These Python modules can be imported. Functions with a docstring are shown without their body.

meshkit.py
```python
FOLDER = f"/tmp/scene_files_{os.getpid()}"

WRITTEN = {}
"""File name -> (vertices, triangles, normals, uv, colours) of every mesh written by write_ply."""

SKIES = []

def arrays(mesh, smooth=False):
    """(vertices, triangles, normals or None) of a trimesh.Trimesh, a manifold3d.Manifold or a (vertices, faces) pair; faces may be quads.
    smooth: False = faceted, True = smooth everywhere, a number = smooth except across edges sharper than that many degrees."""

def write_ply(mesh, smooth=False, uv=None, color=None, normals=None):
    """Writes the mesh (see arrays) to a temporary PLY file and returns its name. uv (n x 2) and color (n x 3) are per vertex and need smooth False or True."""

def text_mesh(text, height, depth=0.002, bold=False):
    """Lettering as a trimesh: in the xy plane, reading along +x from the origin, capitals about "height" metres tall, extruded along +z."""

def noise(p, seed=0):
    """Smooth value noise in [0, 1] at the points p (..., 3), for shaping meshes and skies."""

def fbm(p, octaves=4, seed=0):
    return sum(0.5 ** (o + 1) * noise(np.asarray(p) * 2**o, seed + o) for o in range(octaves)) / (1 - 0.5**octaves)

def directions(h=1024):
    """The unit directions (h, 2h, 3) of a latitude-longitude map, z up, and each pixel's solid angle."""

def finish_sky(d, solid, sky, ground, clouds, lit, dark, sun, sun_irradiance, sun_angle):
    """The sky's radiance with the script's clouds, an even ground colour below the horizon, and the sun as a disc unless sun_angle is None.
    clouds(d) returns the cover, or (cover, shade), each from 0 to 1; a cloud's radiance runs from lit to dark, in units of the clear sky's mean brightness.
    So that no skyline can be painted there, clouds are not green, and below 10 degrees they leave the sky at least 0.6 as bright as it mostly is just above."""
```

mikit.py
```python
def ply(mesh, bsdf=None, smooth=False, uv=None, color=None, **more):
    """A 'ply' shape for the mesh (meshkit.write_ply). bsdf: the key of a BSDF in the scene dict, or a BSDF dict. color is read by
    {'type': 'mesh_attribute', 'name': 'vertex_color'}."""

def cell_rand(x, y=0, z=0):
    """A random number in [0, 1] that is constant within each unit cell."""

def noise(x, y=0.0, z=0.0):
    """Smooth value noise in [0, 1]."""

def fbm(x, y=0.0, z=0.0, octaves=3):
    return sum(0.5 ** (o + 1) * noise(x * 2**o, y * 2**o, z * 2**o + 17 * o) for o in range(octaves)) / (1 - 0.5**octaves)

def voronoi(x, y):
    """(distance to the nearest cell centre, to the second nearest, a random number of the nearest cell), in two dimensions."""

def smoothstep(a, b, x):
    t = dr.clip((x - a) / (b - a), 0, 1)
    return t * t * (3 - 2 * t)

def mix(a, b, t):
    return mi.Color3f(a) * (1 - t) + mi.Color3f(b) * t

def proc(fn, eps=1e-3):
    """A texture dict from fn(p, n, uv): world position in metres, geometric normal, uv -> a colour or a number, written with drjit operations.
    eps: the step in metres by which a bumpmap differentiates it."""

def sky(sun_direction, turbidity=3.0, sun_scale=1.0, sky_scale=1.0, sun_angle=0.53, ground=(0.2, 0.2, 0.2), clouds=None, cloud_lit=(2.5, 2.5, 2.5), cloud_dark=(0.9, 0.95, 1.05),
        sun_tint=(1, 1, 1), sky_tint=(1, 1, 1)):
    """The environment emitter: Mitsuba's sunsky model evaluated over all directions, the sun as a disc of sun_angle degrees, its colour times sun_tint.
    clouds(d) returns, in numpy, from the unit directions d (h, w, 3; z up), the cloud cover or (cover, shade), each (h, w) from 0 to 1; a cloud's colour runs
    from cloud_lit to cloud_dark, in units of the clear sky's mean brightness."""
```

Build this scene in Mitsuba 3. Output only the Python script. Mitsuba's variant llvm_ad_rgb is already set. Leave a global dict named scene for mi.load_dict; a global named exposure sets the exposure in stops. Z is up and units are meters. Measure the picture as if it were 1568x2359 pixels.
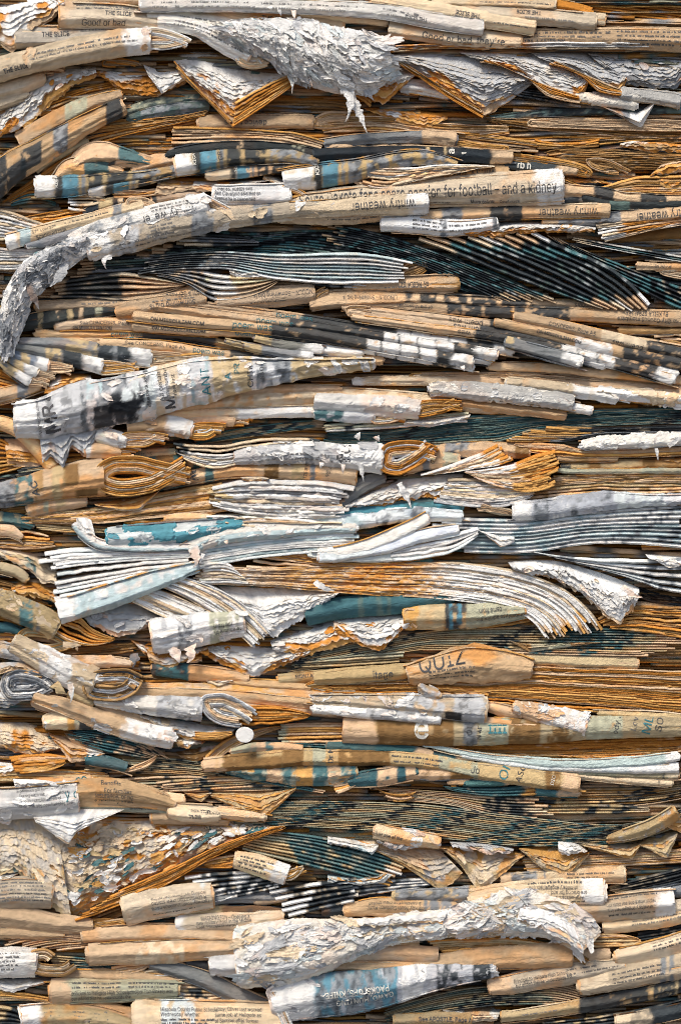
import math, random
import numpy as np
import mitsuba as mi
import mikit, meshkit

# ---------------------------------------------------------------- camera, light, exposure
T = mi.ScalarTransform4f
scene, labels = {}, {}
MM = 0.001
DIST = 1500.0          # mm from the lens to the face of the stack
UNIT = 680.0 / 3136.0  # mm at the face of the stack per drawing unit
scene['camera'] = {'type': 'perspective', 'fov': 2 * math.degrees(math.atan(340.0 / DIST)), 'fov_axis': 'x',
                   'near_clip': 0.05, 'far_clip': 50.0,
                   'to_world': T().look_at(origin=[0, -DIST * MM, 0], target=[0, 0, 0], up=[0, 0, 1])}
scene['sky'] = mikit.sky((-0.3, -0.55, 0.78), turbidity=3, sun_scale=0.3, sun_angle=20, ground=(0.16, 0.155, 0.15),
                         sun_tint=(0.93, 1.0, 1.1), clouds=lambda d: 1.0, cloud_lit=(0.66, 0.76, 0.94))
labels['sky'] = {'kind': 'structure'}
exposure = 3.2

# ---------------------------------------------------------------- materials
grain = mikit.proc(lambda p, n, uv: mikit.fbm(p.x * 520, p.y * 520, p.z * 800, 3), eps=4e-4)
VC = {'type': 'mesh_attribute', 'name': 'vertex_color'}
scene['paper'] = {'type': 'twosided', 'b': {'type': 'bumpmap', 'texture': grain, 'scale': 0.0011,
                  'bsdf': {'type': 'diffuse', 'reflectance': VC}}}
scene['ink'] = {'type': 'twosided', 'b': {'type': 'diffuse', 'reflectance': {'type': 'rgb', 'value': [0.10, 0.10, 0.105]}}}
scene['faded_ink'] = {'type': 'twosided', 'b': {'type': 'diffuse', 'reflectance': {'type': 'rgb', 'value': [0.17, 0.165, 0.165]}}}
scene['pale_ink'] = {'type': 'twosided', 'b': {'type': 'diffuse', 'reflectance': {'type': 'rgb', 'value': [0.7, 0.68, 0.62]}}}
scene['teal_ink'] = {'type': 'twosided', 'b': {'type': 'diffuse', 'reflectance': {'type': 'rgb', 'value': [0.06, 0.2, 0.24]}}}

PAL = dict(tan=(.62, .45, .295), cream=(.70, .57, .41), white=(.80, .79, .775), grey=(.50, .51, .53), slate=(.22, .24, .265),
           orange=(.60, .255, .055), honey=(.66, .365, .12), rust=(.46, .19, .04), brown=(.42, .255, .115), umber=(.24, .135, .055), dark=(.050, .060, .068), black=(.026, .029, .034),
           teal=(.075, .175, .195), blue=(.11, .27, .36), sky=(.44, .55, .58), pale=(.64, .69, .70), sage=(.43, .43, .32),
           green=(.13, .19, .175), peach=(.72, .50, .32), bright=(.11, .33, .41), straw=(.55, .42, .24))
PAL = {k: np.array(v) for k, v in PAL.items()}
ORD = ['first', 'second', 'third', 'fourth', 'fifth', 'sixth', 'seventh', 'eighth', 'ninth', 'tenth', 'eleventh', 'twelfth', 'thirteenth', 'fourteenth', 'fifteenth',
       'sixteenth', 'seventeenth', 'eighteenth', 'nineteenth', 'twentieth', 'twenty-first', 'twenty-second', 'twenty-third', 'twenty-fourth']
ORIGIN = [0, 0]
SEED = [11]


def origin(row, side):
    """Drawing units are counted from the corner of one of sixteen fields of the stack's face."""
    ORIGIN[0], ORIGIN[1] = 1568 * side, row


def rng():
    SEED[0] += 1
    return np.random.default_rng(SEED[0])


def pts(s):
    a = np.array([[float(x) for x in q.split(',')] for q in s.split()]) if isinstance(s, str) else np.array(s, float)
    return a + np.array(ORIGIN)


def world(gx, gy, y):
    """The point at depth y (mm behind the face) that stands at (gx, gy) on the face, drawn in perspective."""
    k = (DIST + y) / DIST * UNIT * MM
    return np.stack([(gx - 1568.0) * k, y * MM, (2359.0 - gy) * k], -1)


def pchip(x, y, xi):
    from scipy.interpolate import PchipInterpolator
    y = np.asarray(y, float)
    if len(x) > 2:
        return PchipInterpolator(x, y, axis=0)(xi)
    t = (np.asarray(xi, float) - x[0]) / (x[1] - x[0])
    return y[0] + (y[1] - y[0]) * (t[:, None] if y.ndim > 1 else t)


class Curve:
    def __init__(self, p, w=None, straight=False):
        self.p = p
        d = np.hypot(*np.diff(p, axis=0).T)
        self.k = np.r_[0, np.cumsum(d)]
        # resample finely and re-measure
        q = np.linspace(0, self.k[-1], max(40, int(self.k[-1] / 5)))
        P = pchip(self.k, p, q) if not straight else np.stack([np.interp(q, self.k, p[:, i]) for i in (0, 1)], 1)
        for _ in range(3):
            P[1:-1] = 0.25 * P[:-2] + 0.5 * P[1:-1] + 0.25 * P[2:]
        s = np.r_[0, np.cumsum(np.hypot(*np.diff(P, axis=0).T))]
        self.P, self.s, self.len = P, s, s[-1]
        self.w = None
        if w is not None:
            w = np.atleast_1d(np.array(w, float))
            if len(w) == 1:
                w = np.repeat(w, 2)
            self.w = pchip(np.linspace(0, 1, len(w)), w, np.clip(s / s[-1], 0, 1))

    def at(self, a):
        """Positions at arc length a (drawing units), going on straight past the ends; normals point up."""
        c = np.clip(a, 0, self.len)
        x, y = np.interp(c, self.s, self.P[:, 0]), np.interp(c, self.s, self.P[:, 1])
        e = 8.0
        c0, c1 = np.clip(c - e, 0, self.len), np.clip(c + e, 0, self.len)
        tx = np.interp(c1, self.s, self.P[:, 0]) - np.interp(c0, self.s, self.P[:, 0])
        ty = np.interp(c1, self.s, self.P[:, 1]) - np.interp(c0, self.s, self.P[:, 1])
        n = np.hypot(tx, ty) + 1e-9
        tx, ty = tx / n, ty / n
        x, y = x + (a - c) * tx, y + (a - c) * ty
        return x, y, ty, -tx     # normal = (ty, -tx): up (towards smaller gy) when the curve runs rightwards

    def width(self, a):
        return np.interp(a, self.s, self.w)

    def arc_of_x(self, gx):
        return np.interp(gx, self.P[:, 0], self.s) if self.P[-1, 0] > self.P[0, 0] else np.interp(-gx, -self.P[:, 0], self.s)


_TAB = np.random.default_rng(77).random((256, 256)).astype(np.float32)


def _vnoise(x, y):
    i, j = np.floor(x).astype(np.int32), np.floor(y).astype(np.int32)
    u, v = (x - i).astype(np.float32), (y - j).astype(np.float32)
    u, v = u * u * (3 - 2 * u), v * v * (3 - 2 * v)
    i0, j0, i1, j1 = i & 255, j & 255, (i + 1) & 255, (j + 1) & 255
    a, b = _TAB[i0, j0], _TAB[i0, j1]
    a = a + (_TAB[i1, j0] - a) * u
    b = b + (_TAB[i1, j1] - b) * u
    return a + (b - a) * v


def N(x, y=0, z=0, f=1.0, seed=0, o=3):
    """fbm noise in [-1, 1] in mm coordinates."""
    x, y, z = np.broadcast_arrays(np.asarray(x, float), np.asarray(y, float), np.asarray(z, float))
    x, y = x * f + z * f * 3.71 + 50.3 + seed * 13.37, y * f + z * f * 2.93 + 20.7 + seed * 7.91
    out, amp = 0, 0.5
    for k in range(o):
        out = out + amp * _vnoise(x, y)
        x, y, amp = x * 2.03 + 11.3, y * 2.03 + 5.7, amp * 0.5
    return np.asarray(out, float) / (1 - 0.5 ** o) * 2 - 1


def sstep(a, b, x):
    t = np.clip((x - a) / (b - a), 0, 1)
    return t * t * (3 - 2 * t)


def grid_faces(n, m):
    i = np.arange(n * m).reshape(n, m)
    return np.stack([i[:-1, :-1], i[1:, :-1], i[1:, 1:], i[:-1, 1:]], -1).reshape(-1, 4)


TRIS = [0]


class Mesh:
    def __init__(self):
        self.v, self.f, self.c, self.n = [], [], [], 0

    def grid(self, v, c, keep=None):
        n, m = v.shape[:2]
        f = grid_faces(n, m)
        if keep is not None:
            f = f[keep.reshape(-1)]
        self.add(v.reshape(-1, 3), f, np.broadcast_to(c, v.shape).reshape(-1, 3))

    def add(self, v, f, c):
        if len(f) == 0:
            return
        f = np.asarray(f)
        if f.shape[1] == 4:
            f = np.vstack([f[:, [0, 1, 2]], f[:, [0, 2, 3]]])
        self.v.append(v), self.f.append(f + self.n), self.c.append(np.broadcast_to(c, (len(v), 3)))
        self.n += len(v)

    def put(self, key, bsdf='paper', smooth=True):
        if not self.v:
            return None
        v, f, c = np.vstack(self.v), np.vstack(self.f), np.vstack(self.c)
        used = np.zeros(len(v), bool)
        used[f.reshape(-1)] = True
        remap = np.cumsum(used) - 1
        v, f, c = v[used], remap[f], np.clip(c[used], 0.012, 0.86)
        TRIS[0] += len(f)
        col = c if bsdf == 'paper' else None
        scene[key] = mikit.ply((v, f), bsdf, smooth=smooth, color=col)
        return key


COUNT = {}


def numbered(name):
    COUNT[name] = COUNT.get(name, 0) + 1
    return name if COUNT[name] == 1 else f'{name}_{COUNT[name] - 1:03d}'


class Thing:
    def __init__(self, name, label, group=None):
        self.key = numbered(name)
        labels[self.key] = {'label': label, 'category': 'newspaper'}
        if group:
            labels[self.key]['group'] = group
        self.surf = None
        self.bits = None

    def part(self, name):
        return numbered(self.key + '__' + name)


# ---------------------------------------------------------------- colour of one sheet: paper tone, age stains, printed bands, bare margins
def tone(col, gx, a, b, r, age=0.3, sd=0):
    base = PAL[col] if isinstance(col, str) else np.asarray(col)
    c = np.broadcast_to(base, gx.shape + (3,)).copy()
    n = N(a, b, sd * 7.7, 1 / 34.0, sd)
    n2 = N(a, b * 2, sd * 3.1, 1 / 9.0, sd + 3, 4)
    st = np.clip(0.9 * age * (sstep(0.0, 0.45, n + 0.35 * n2) * 2.4 + 0.05), 0, 0.92)[..., None]
    c = c * (1 - st) + st * (0.25 * c + 0.75 * PAL['orange'] * (c.mean(-1, keepdims=True) / 0.40) ** 0.6)
    n3 = N(a * 0.12, b * 1.5, sd * 1.7, 1 / 2.2, sd + 5, 3)
    n4 = N(a, b, sd * 1.3, 1 / 2.6, sd + 6, 2)
    return c * np.clip(1 + 0.16 * n2 + 0.08 * n + 0.20 * n3 + 0.14 * n4, 0.3, 1.4)[..., None]


def ink(c, gx, a, b, bands, sd, wear=0.3, soft=3.0):
    """Printed bands across the sheet: (from, to, colour[, wear[, from b, to b]]) in drawing units along x."""
    for k, bd in enumerate(bands):
        x0, x1, col = bd[0] + ORIGIN[0], bd[1] + ORIGIN[0], bd[2]
        wr = bd[3] if len(bd) > 3 else wear
        e = 5 * N(a, b, k * 5.5, 1 / 3.0, sd + k) + (soft > 4) * soft * N(a, b, k * 2.5, 1 / 20.0, sd + k + 60)
        m = sstep(x0 - soft, x0 + soft, gx + e) * (1 - sstep(x1 - soft, x1 + soft, gx + e))
        if len(bd) > 4:
            eb = 0.05 * N(a, b, k * 3.5, 1 / 4.0, sd + k + 9)
            m = m * sstep(bd[4] - .05, bd[4] + .05, b + eb) * (1 - sstep(bd[5] - .05, bd[5] + .05, b + eb))
        w = sstep(1 - wr * 1.25, 1 - wr * 1.25 + 0.25, N(a, b * 9, k + 8.8, 1 / 6.0, sd + 40 + k, 4) * 0.75 + 0.5)
        m = (m * (1 - w) * 0.95)[..., None]
        cc = PAL[col] * (1 + 0.35 * N(a, b * 8, k, 1 / 5.0, sd + 70)[..., None])
        if bd[2] in ('slate', 'grey') and bd[1] - bd[0] > 60:
            q = N(a * 0.9, b * 11, k * 4.0, 1 / 4.5, sd + 75 + k, 3)
            pv = (sstep(0.12, 0.2, q) * 0.4)[..., None]
            cc = cc * (1 - pv) + pv * (np.asarray(PAL['grey']) * 0.75 + cc * 0.25)
            dv = (sstep(-0.15, -0.25, q) * 0.5)[..., None]
            cc = cc * (1 - dv) + dv * PAL['black']
        c = c * (1 - m) + m * cc
    return c


# ---------------------------------------------------------------- a folded paper whose fold faces the viewer
def fold(label, path, w, y=0, pk=None, sharp=None, col='tan', age=0.3, bands=(), tipL=None, tipR=None, rag=(2.0, 2.0), layers=3, torn=0.0, skin=2, rough=0.0, bulge=0.34,
         deep=60, name='folded_newspaper', on=None, grooves=None, edges=None, wear=0.3, dent=1.0, ext=1.2, twist=0, under='white', wob=1.0, flake=0, inner=None, step=1.8, end='both'):
    g = rng()
    sd = SEED[0]
    t = on or Thing(name, label)
    C = Curve(pts(path), w)
    jt = np.clip(g.normal(1.0, 0.13), 0.72, 1.22) * (1 + np.array([0.03, 0, -0.06]) * g.normal(0, 1.0))
    L = C.len * UNIT
    nu = max(10, int(L / step))
    wm = C.w.max() * UNIT
    m = int(np.clip(wm / 1.0, 8, 40))
    th = np.linspace(-1, 1, m) * math.pi / 2
    if pk is None:
        pk = -0.05 if name == 'rolled_newspaper' else g.uniform(-0.55, 0.05)
    if sharp is None:
        sharp = 0.25 if name == 'rolled_newspaper' else g.uniform(0.35, 0.95)
    fb = np.sin(th)
    fb = np.sign(fb) * np.abs(fb) ** 1.12

    def prof(b):
        x = np.clip(np.where(b < pk, (b - pk) / (1 + pk), (b - pk) / (1 - pk)), -1, 1)
        return (1 - sharp) * np.sqrt(np.clip(1 - np.abs(x) ** 1.8, 0, 1)) + sharp * (1 - np.abs(x)) ** 0.9
    fy = prof(fb)
    # legs running back into the stack
    B = np.r_[-0.72, -0.93, fb, 0.93, 0.72]
    Yk = np.r_[1.0, 0.3, np.zeros(m), 0.3, 1.0]
    FY = np.r_[0, 0, fy, 0, 0]
    B_, FY_, Yk_ = B, FY, Yk

    if grooves is None:
        grooves = 1 if rough else int(round(wm / (9.0 if name == 'rolled_newspaper' else 4.2)))
    ngr = min(grooves, 6)
    gro = [(-0.9 + 1.8 * (k + g.uniform(0.2, 0.8)) / ngr, g.uniform(0.05, 0.2), g.uniform(0.7, 1.5)) for k in range(ngr)]
    nst = int(np.clip(wm / 6, 0, 4)) if not rough else 1
    steps = [(g.uniform(-0.8, 0.8), g.uniform(0.3, 0.95), g.uniform(0.08, 0.35)) for _ in range(nst)]
    edge_ = lambda am, k: steps[k][0] + steps[k][2] * N(am, k * 17.0, sd, 1 / 70.0, sd + 80 + k, 2) + 0.05 * N(am, k * 7.0, sd, 1 / 6.0, sd + 90 + k, 2)

    def surface(a, b, fyv, back, off):
        """a in drawing units, b in -1..1, off in mm outwards."""
        x, yy, nx, ny = C.at(a)
        am = a * UNIT
        ww = C.width(np.clip(a, 0, C.len)) * (1 + 0.07 * wob * N(am, sd, 0, 1 / 30.0, sd))
        wv = wob * (4.0 * N(am, sd, 2, 1 / 45.0, sd + 1))
        d = dent * (0.55 * N(am, b * ww * UNIT, sd, 1 / 16.0, sd + 2) + 0.30 * N(am * 0.5, b * ww * UNIT, sd, 1 / 4.5, sd + 3))
        d = d + dent * 0.34 * N(am * 0.10, b * ww * UNIT * 0.9, sd, 1 / 2.4, sd + 6, 2)
        if rough:
            rr = N(am, b * ww * UNIT, sd, 1 / 7.0, sd + 4, 4)
            d = d + rough * (1.6 * (1 - np.abs(rr) * 2.2) + 0.7 * N(am * 0.5, b * ww * UNIT, sd, 1 / 2.6, sd + 5, 3))
        for k in range(nst):
            e_ = edge_(am, k)
            d = d + 1.5 * steps[k][1] * (sstep(e_ + 0.04, e_ - 0.04, b) if steps[k][0] > 0 else sstep(e_ - 0.04, e_ + 0.04, b))
        for k in range(ngr):
            e_ = gro[k][0] + gro[k][1] * N(am, k * 23.0, sd, 1 / 90.0, sd + 101 + k, 2) + 0.03 * N(am, k * 9.0, sd, 1 / 7.0, sd + 111 + k, 2)
            wd_ = np.maximum(0.07, 0.95 / np.maximum(ww * UNIT * 0.5, 2))
            x_ = (b - e_) / wd_
            dep = gro[k][2] * np.clip(0.75 + 1.1 * N(am, k * 5.0, sd, 1 / 26.0, sd + 121 + k, 2), 0, 1.4)
            d = d - dep * np.exp(-np.where(x_ > 0, x_ * 0.75, x_ * 1.9) ** 2)
        # sharp creases across and along
        cr = 1 - np.abs(N(am * 0.6 + b * ww * UNIT * 0.8, b * ww * UNIT - am * 0.25, sd, 1 / 15.0, sd + 61, 2)) * 3.2
        d = d + dent * 0.75 * np.clip(cr, 0, 1) ** 2
        d = d + off
        h = ww / 2
        gx = x + nx * (b * h + np.sign(b) * np.abs(b) * d / UNIT) + 0
        gy = yy + ny * (b * h + np.sign(b) * np.abs(b) * d / UNIT) + wv
        Y = y - fyv * (h * UNIT * 2 * bulge + d) + back * deep + twist * (a / C.len - 0.5)
        return gx, gy, Y

    def sheet(mesh, u0, u1, off, cfn, nu, scale=1.0, keepfn=None, liftfn=None, ragm=(0, 0), cut=None, skip=1):
        B, FY, Yk = B_[::skip], FY_[::skip], Yk_[::skip]
        uu = np.linspace(0, 1, nu)[:, None]
        eL = u0 + ragm[0] / UNIT * N(B * wm * 0.5, off * 3, sd, 1 / 2.5, sd + 11, 4)[None]
        eR = u1 + ragm[1] / UNIT * N(B * wm * 0.5, off * 3, sd, 1 / 2.5, sd + 12, 4)[None]
        a = eL + (eR - eL) * uu
        b = np.broadcast_to(B[None] * scale, a.shape)
        o = off
        if liftfn is not None:
            o = off + liftfn(a * UNIT, b * wm * 0.5)
        gx, gy, Y = surface(a, b, np.broadcast_to(FY[None] * (scale ** 0.5), a.shape), Yk[None], o)
        v = world(gx, gy, Y)
        c = cfn(gx, a * UNIT, b)
        keep = None
        if keepfn is not None:
            ac, bc = (a[:-1, :-1] + a[1:, 1:]) / 2, (b[:-1, :-1] + b[1:, 1:]) / 2
            keep = keepfn(ac * UNIT, bc * wm * 0.5)
        mesh.grid(v, c, keep)

    def paint(gx, a, b, colr=col, full=True):
        c = tone(colr, gx, a, b * wm * 0.5, g, age, sd) * jt
        for k in range(nst):
            e_ = edge_(a, k)
            c = c * (1 - (0.04 + 0.09 * ((k * 7 + sd) % 3 - 0.7)) * sstep(e_ - 0.02, e_ + 0.02, b))[..., None]
        if full:
            if bands:
                c = ink(c, gx, a, b, bands, sd, wear)
            for tip, s in ((tipL, 0), (tipR, 1)):
                if tip:
                    ln, tc = (tip if isinstance(tip, tuple) else (tip, 'white'))
                    dd = (a if s == 0 else L - a) + 1.5 * N(a, b * 6, 3, 1 / 3.0, sd + 21 + s) + 5.0 * N(a, b * wm, 3, 1 / 11.0, sd + 25 + s)
                    mm = ((1 - sstep(ln * UNIT - 2.5, ln * UNIT + 2.5, dd)) * (1 - 0.55 * sstep(0.05, 0.5, N(a, b * wm * .5, 7, 1 / 6.0, sd + 27, 4))))[..., None]
                    c = c * (1 - mm) + mm * PAL[tc] * (1 + 0.08 * N(a, b * 9, 1, 1 / 4., sd)[..., None])
        return c

    cov = Mesh()
    if torn:
        tn = lambda a, b, k: N(a * 0.45, b * 1.1, k * 2.0, 1 / 12.0, sd + 31, 5)
        # the whole inner sheet, fibrous and bare
        sheet(cov, 0, C.len, 0, lambda gx, a, b: paint(gx, a, b, under, False), nu, ragm=rag)
        cov.put(t.part('cover'))
        for k in range(1, skin + 1):
            sk = Mesh()
            thr = -0.75 + 1.5 * torn + 0.10 * (k - 1)
            sheet(sk, 3, C.len - 3, 0.55 * k, lambda gx, a, b: paint(gx, a, b, col if k == skin else under), nu,
                  keepfn=lambda a, b: tn(a, b, k) > thr - 0.12,
                  liftfn=lambda a, b: 1.4 * np.exp(-np.clip(tn(a, b, k) - thr, 0, 1) / 0.08) - (1.6 + 0.55 * k) * sstep(0.01, -0.05, tn(a, b, k) - thr), ragm=rag)
            sk.put(t.part('torn_layer'))
    else:
        sheet(cov, 0, C.len, 0, lambda gx, a, b: paint(gx, a, b), nu, ragm=rag)
        cov.put(t.part('cover'))
    # the sheets inside, seen at both ends
    inn = Mesh()
    cut = min(C.len * 0.45, 26 / UNIT)
    ic = inner or col
    for i in range(1, layers + 1):
        sc = max(0.3, 1 - i * 1.25 / max(wm, 3))
        for s in (0, 1):
            if end != 'both' and s != dict(L=0, R=1)[end]:
                continue
            e = ext * (0.25 * i + g.uniform(-0.6, 1.4)) / UNIT
            cl = lambda gx, a, b, i=i: tone((tipL if s == 0 else tipR)[1] if isinstance((tipL if s == 0 else tipR), tuple) else 'white' if (tipL if s == 0 else tipR) else ic, gx, a, b * 5, g, min(1, age + 0.25), sd + i)
            if s == 0:
                sheet(inn, -e, cut, -0.4 * i, cl, 7, sc, ragm=(1.2, 0), skip=2)
            else:
                sheet(inn, C.len - cut, C.len + e, -0.4 * i, cl, 7, sc, ragm=(0, 1.2), skip=2)
    # page edges that show above and below the fold
    if edges is None:
        edges = 0 if rough else 1 if name == 'rolled_newspaper' else 3
    for e in range(edges):
        side = 1 if (e + sd) % 2 else -1
        a = np.linspace(g.uniform(-9, 22) / UNIT, C.len + g.uniform(-22, 9) / UNIT, max(8, int(L / 4.0)))
        am = a * UNIT
        px, pz, nx, ny = C.at(a)
        of = side * (C.width(np.clip(a, 0, C.len)) * 0.44 + (g.uniform(0.1, 1.9) + 0.7 * N(am, e * 9.0, sd, 1 / 40.0, sd + 140 + e, 2)) / UNIT)
        wv = wob * 4.0 * N(am, sd, 2, 1 / 45.0, sd + 1)
        th_ = g.uniform(0.8, 2.1) * (1 + 0.25 * N(am, e, sd, 1 / 15.0, sd + 150, 2))
        yf_ = y - wm * bulge * 0.5 + g.uniform(0.3, 2.2) + 0.6 * N(am, e * 7.0, sd, 1 / 9.0, sd + 160 + e, 3) + twist * (a / C.len - 0.5)
        ec = [col, col, 'tan', 'honey', 'cream'][int(g.integers(0, 5))] if not isinstance(col, str) or PAL[col].mean() > 0.3 else [col, col, 'tan', 'slate'][int(g.integers(0, 4))]
        mu = g.uniform(0.75, 1.1)

        def ecf(yq, px=px, am=am, e=e, ec=ec, mu=mu):
            A, Q = np.broadcast_arrays(am[:, None], (yq * 6)[None])
            c = tone(ec, np.broadcast_to(px[:, None], A.shape), A + e * 40, Q, g, min(0.9, age + 0.15), sd + e) * mu
            return ink(c, np.broadcast_to(px[:, None], A.shape), A, Q * 0, [q for q in bands if len(q) < 5], sd + e, wear) if bands else c
        M = Mesh()
        ribbon(M, px + nx * of, pz + ny * of + wv, nx, ny, yf_, th_, 40, ecf, blunt=0.5)
        M.put(t.part('page'))
    k = inn.put(t.part('inner_pages'))
    if k:
        labels[k] = {'kind': 'stuff'}
    t.surf = lambda a, b: surface(a, b, prof(np.clip(b, -1, 1)), 0.0, 0.0)
    t.C = C
    t.front = y - wm * bulge
    t.half = lambda a: float(C.width(np.clip(a, 0, C.len))) / 2
    t.len = C.len
    if flake:
        scraps(t, max(2, int(flake * 0.5)), size=(5, 14), cols=f'{under} {under} {col}', lift=0.9, curl=0.9, age=age, print_=0.5)
    return t


def scraps(t, n, size=(8, 26), cols='white white grey', lift=2.5, lean=0.0, long=1.8, arange=(0, 1), brange=(-0.9, 0.9), print_=0.5, curl=1.0, age=0.12, aspect=1.0):
    """Torn scraps of newsprint still stuck to the surface, each with its own ragged outline and lifting edges."""
    g = rng()
    sd = SEED[0]
    names = cols.split()
    C = t.C
    for q in range(n):
        a0 = C.len * g.uniform(*arange)
        b0 = g.uniform(*brange)
        sz = g.uniform(*size) ** 1.0
        la, lb = sz * long * g.uniform(0.6, 1.2) / 2, sz * g.uniform(0.5, 1.0) / 2
        hw = t.half(a0) * UNIT
        nr, nt = max(4, int(max(la, lb) / 1.7)), int(np.clip((la + lb) * 2.2, 12, 46))
        rr, tt = np.meshgrid(np.linspace(0, 1, nr), np.linspace(0, 2 * math.pi, nt), indexing='ij')
        tt[:, -1] = tt[:, 0]
        R = 0.85 + 0.5 * N(np.cos(tt) * la, np.sin(tt) * lb, q * 3.1, 1 / 5.0, sd, 4) + 0.22 * N(np.cos(tt) * la * 3, np.sin(tt) * lb * 3, q * 5.1, 1 / 3.0, sd + 6, 2)
        u, v = rr * R * np.cos(tt), rr * R * np.sin(tt)
        an = lean + g.normal(0, 0.35)
        da, db = (u * la * math.cos(an) - v * lb * math.sin(an)), (u * la * math.sin(an) + v * lb * math.cos(an))
        a, b = a0 + da / UNIT, b0 + db / max(hw, 2)
        x, z, Y = t.surf(a, np.clip(b, -1.15, 1.15))
        tilt = g.normal(0, 0.5, 2)
        r = rr
        up = lift * (g.uniform(0.1, 1) + 0.35 * (tilt[0] * u + tilt[1] * v)) + curl * 2.2 * np.clip(r - 0.4, 0, 1) ** 2 * 2.2 * np.clip(0.3 + 1.7 * N(u * la, v * lb, q, 1 / 9.0, sd + 1, 2), -0.4, 1.6)
        up = up + 0.6 * N(u * la * 0.3, v * lb * 1.5, q, 1 / 3.0, sd + 2, 2) * (0.3 + r)
        up = np.maximum(up, 0.05)
        cn = names[int(g.integers(0, len(names)))]
        c = tone(cn, x, a * UNIT, v * lb + q * 9, g, age, sd + q % 9) * g.uniform(0.84, 1.06)
        if g.random() < print_:
            ln = np.abs(((db / 1.9 + q) % 1) - 0.5) < 0.24
            pm = (ln & (N(da, np.floor(db / 1.9) * 5, q, 1 / 1.6, sd + 3, 1) > -0.25) & (N(da, db, q, 1 / 9.0, sd + 4, 2) > -0.1))[..., None] * 0.6
            c = c * (1 - pm) + pm * PAL['slate']
        M = Mesh()
        M.grid(world(x, z, Y - up), c)
        M.put(t.part('torn_scrap'))


def flakes(t, n, col, g, size=(3.0, 9.0)):
    """Small torn curls that stand up from the surface: one part, many bits."""
    M = Mesh()
    C = t.C
    for _ in range(n):
        a = g.uniform(0, C.len)
        b = g.uniform(-0.85, 0.85)
        x, yy, Y = (float(np.ravel(q)[0]) for q in t.surf(np.array([a]), np.array([b])))
        flake(M, x, yy, Y - 0.3, g, g.uniform(*size), col)
    k = M.put(t.part('torn_flakes'))
    if k:
        labels[k] = {'kind': 'stuff'}


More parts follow.
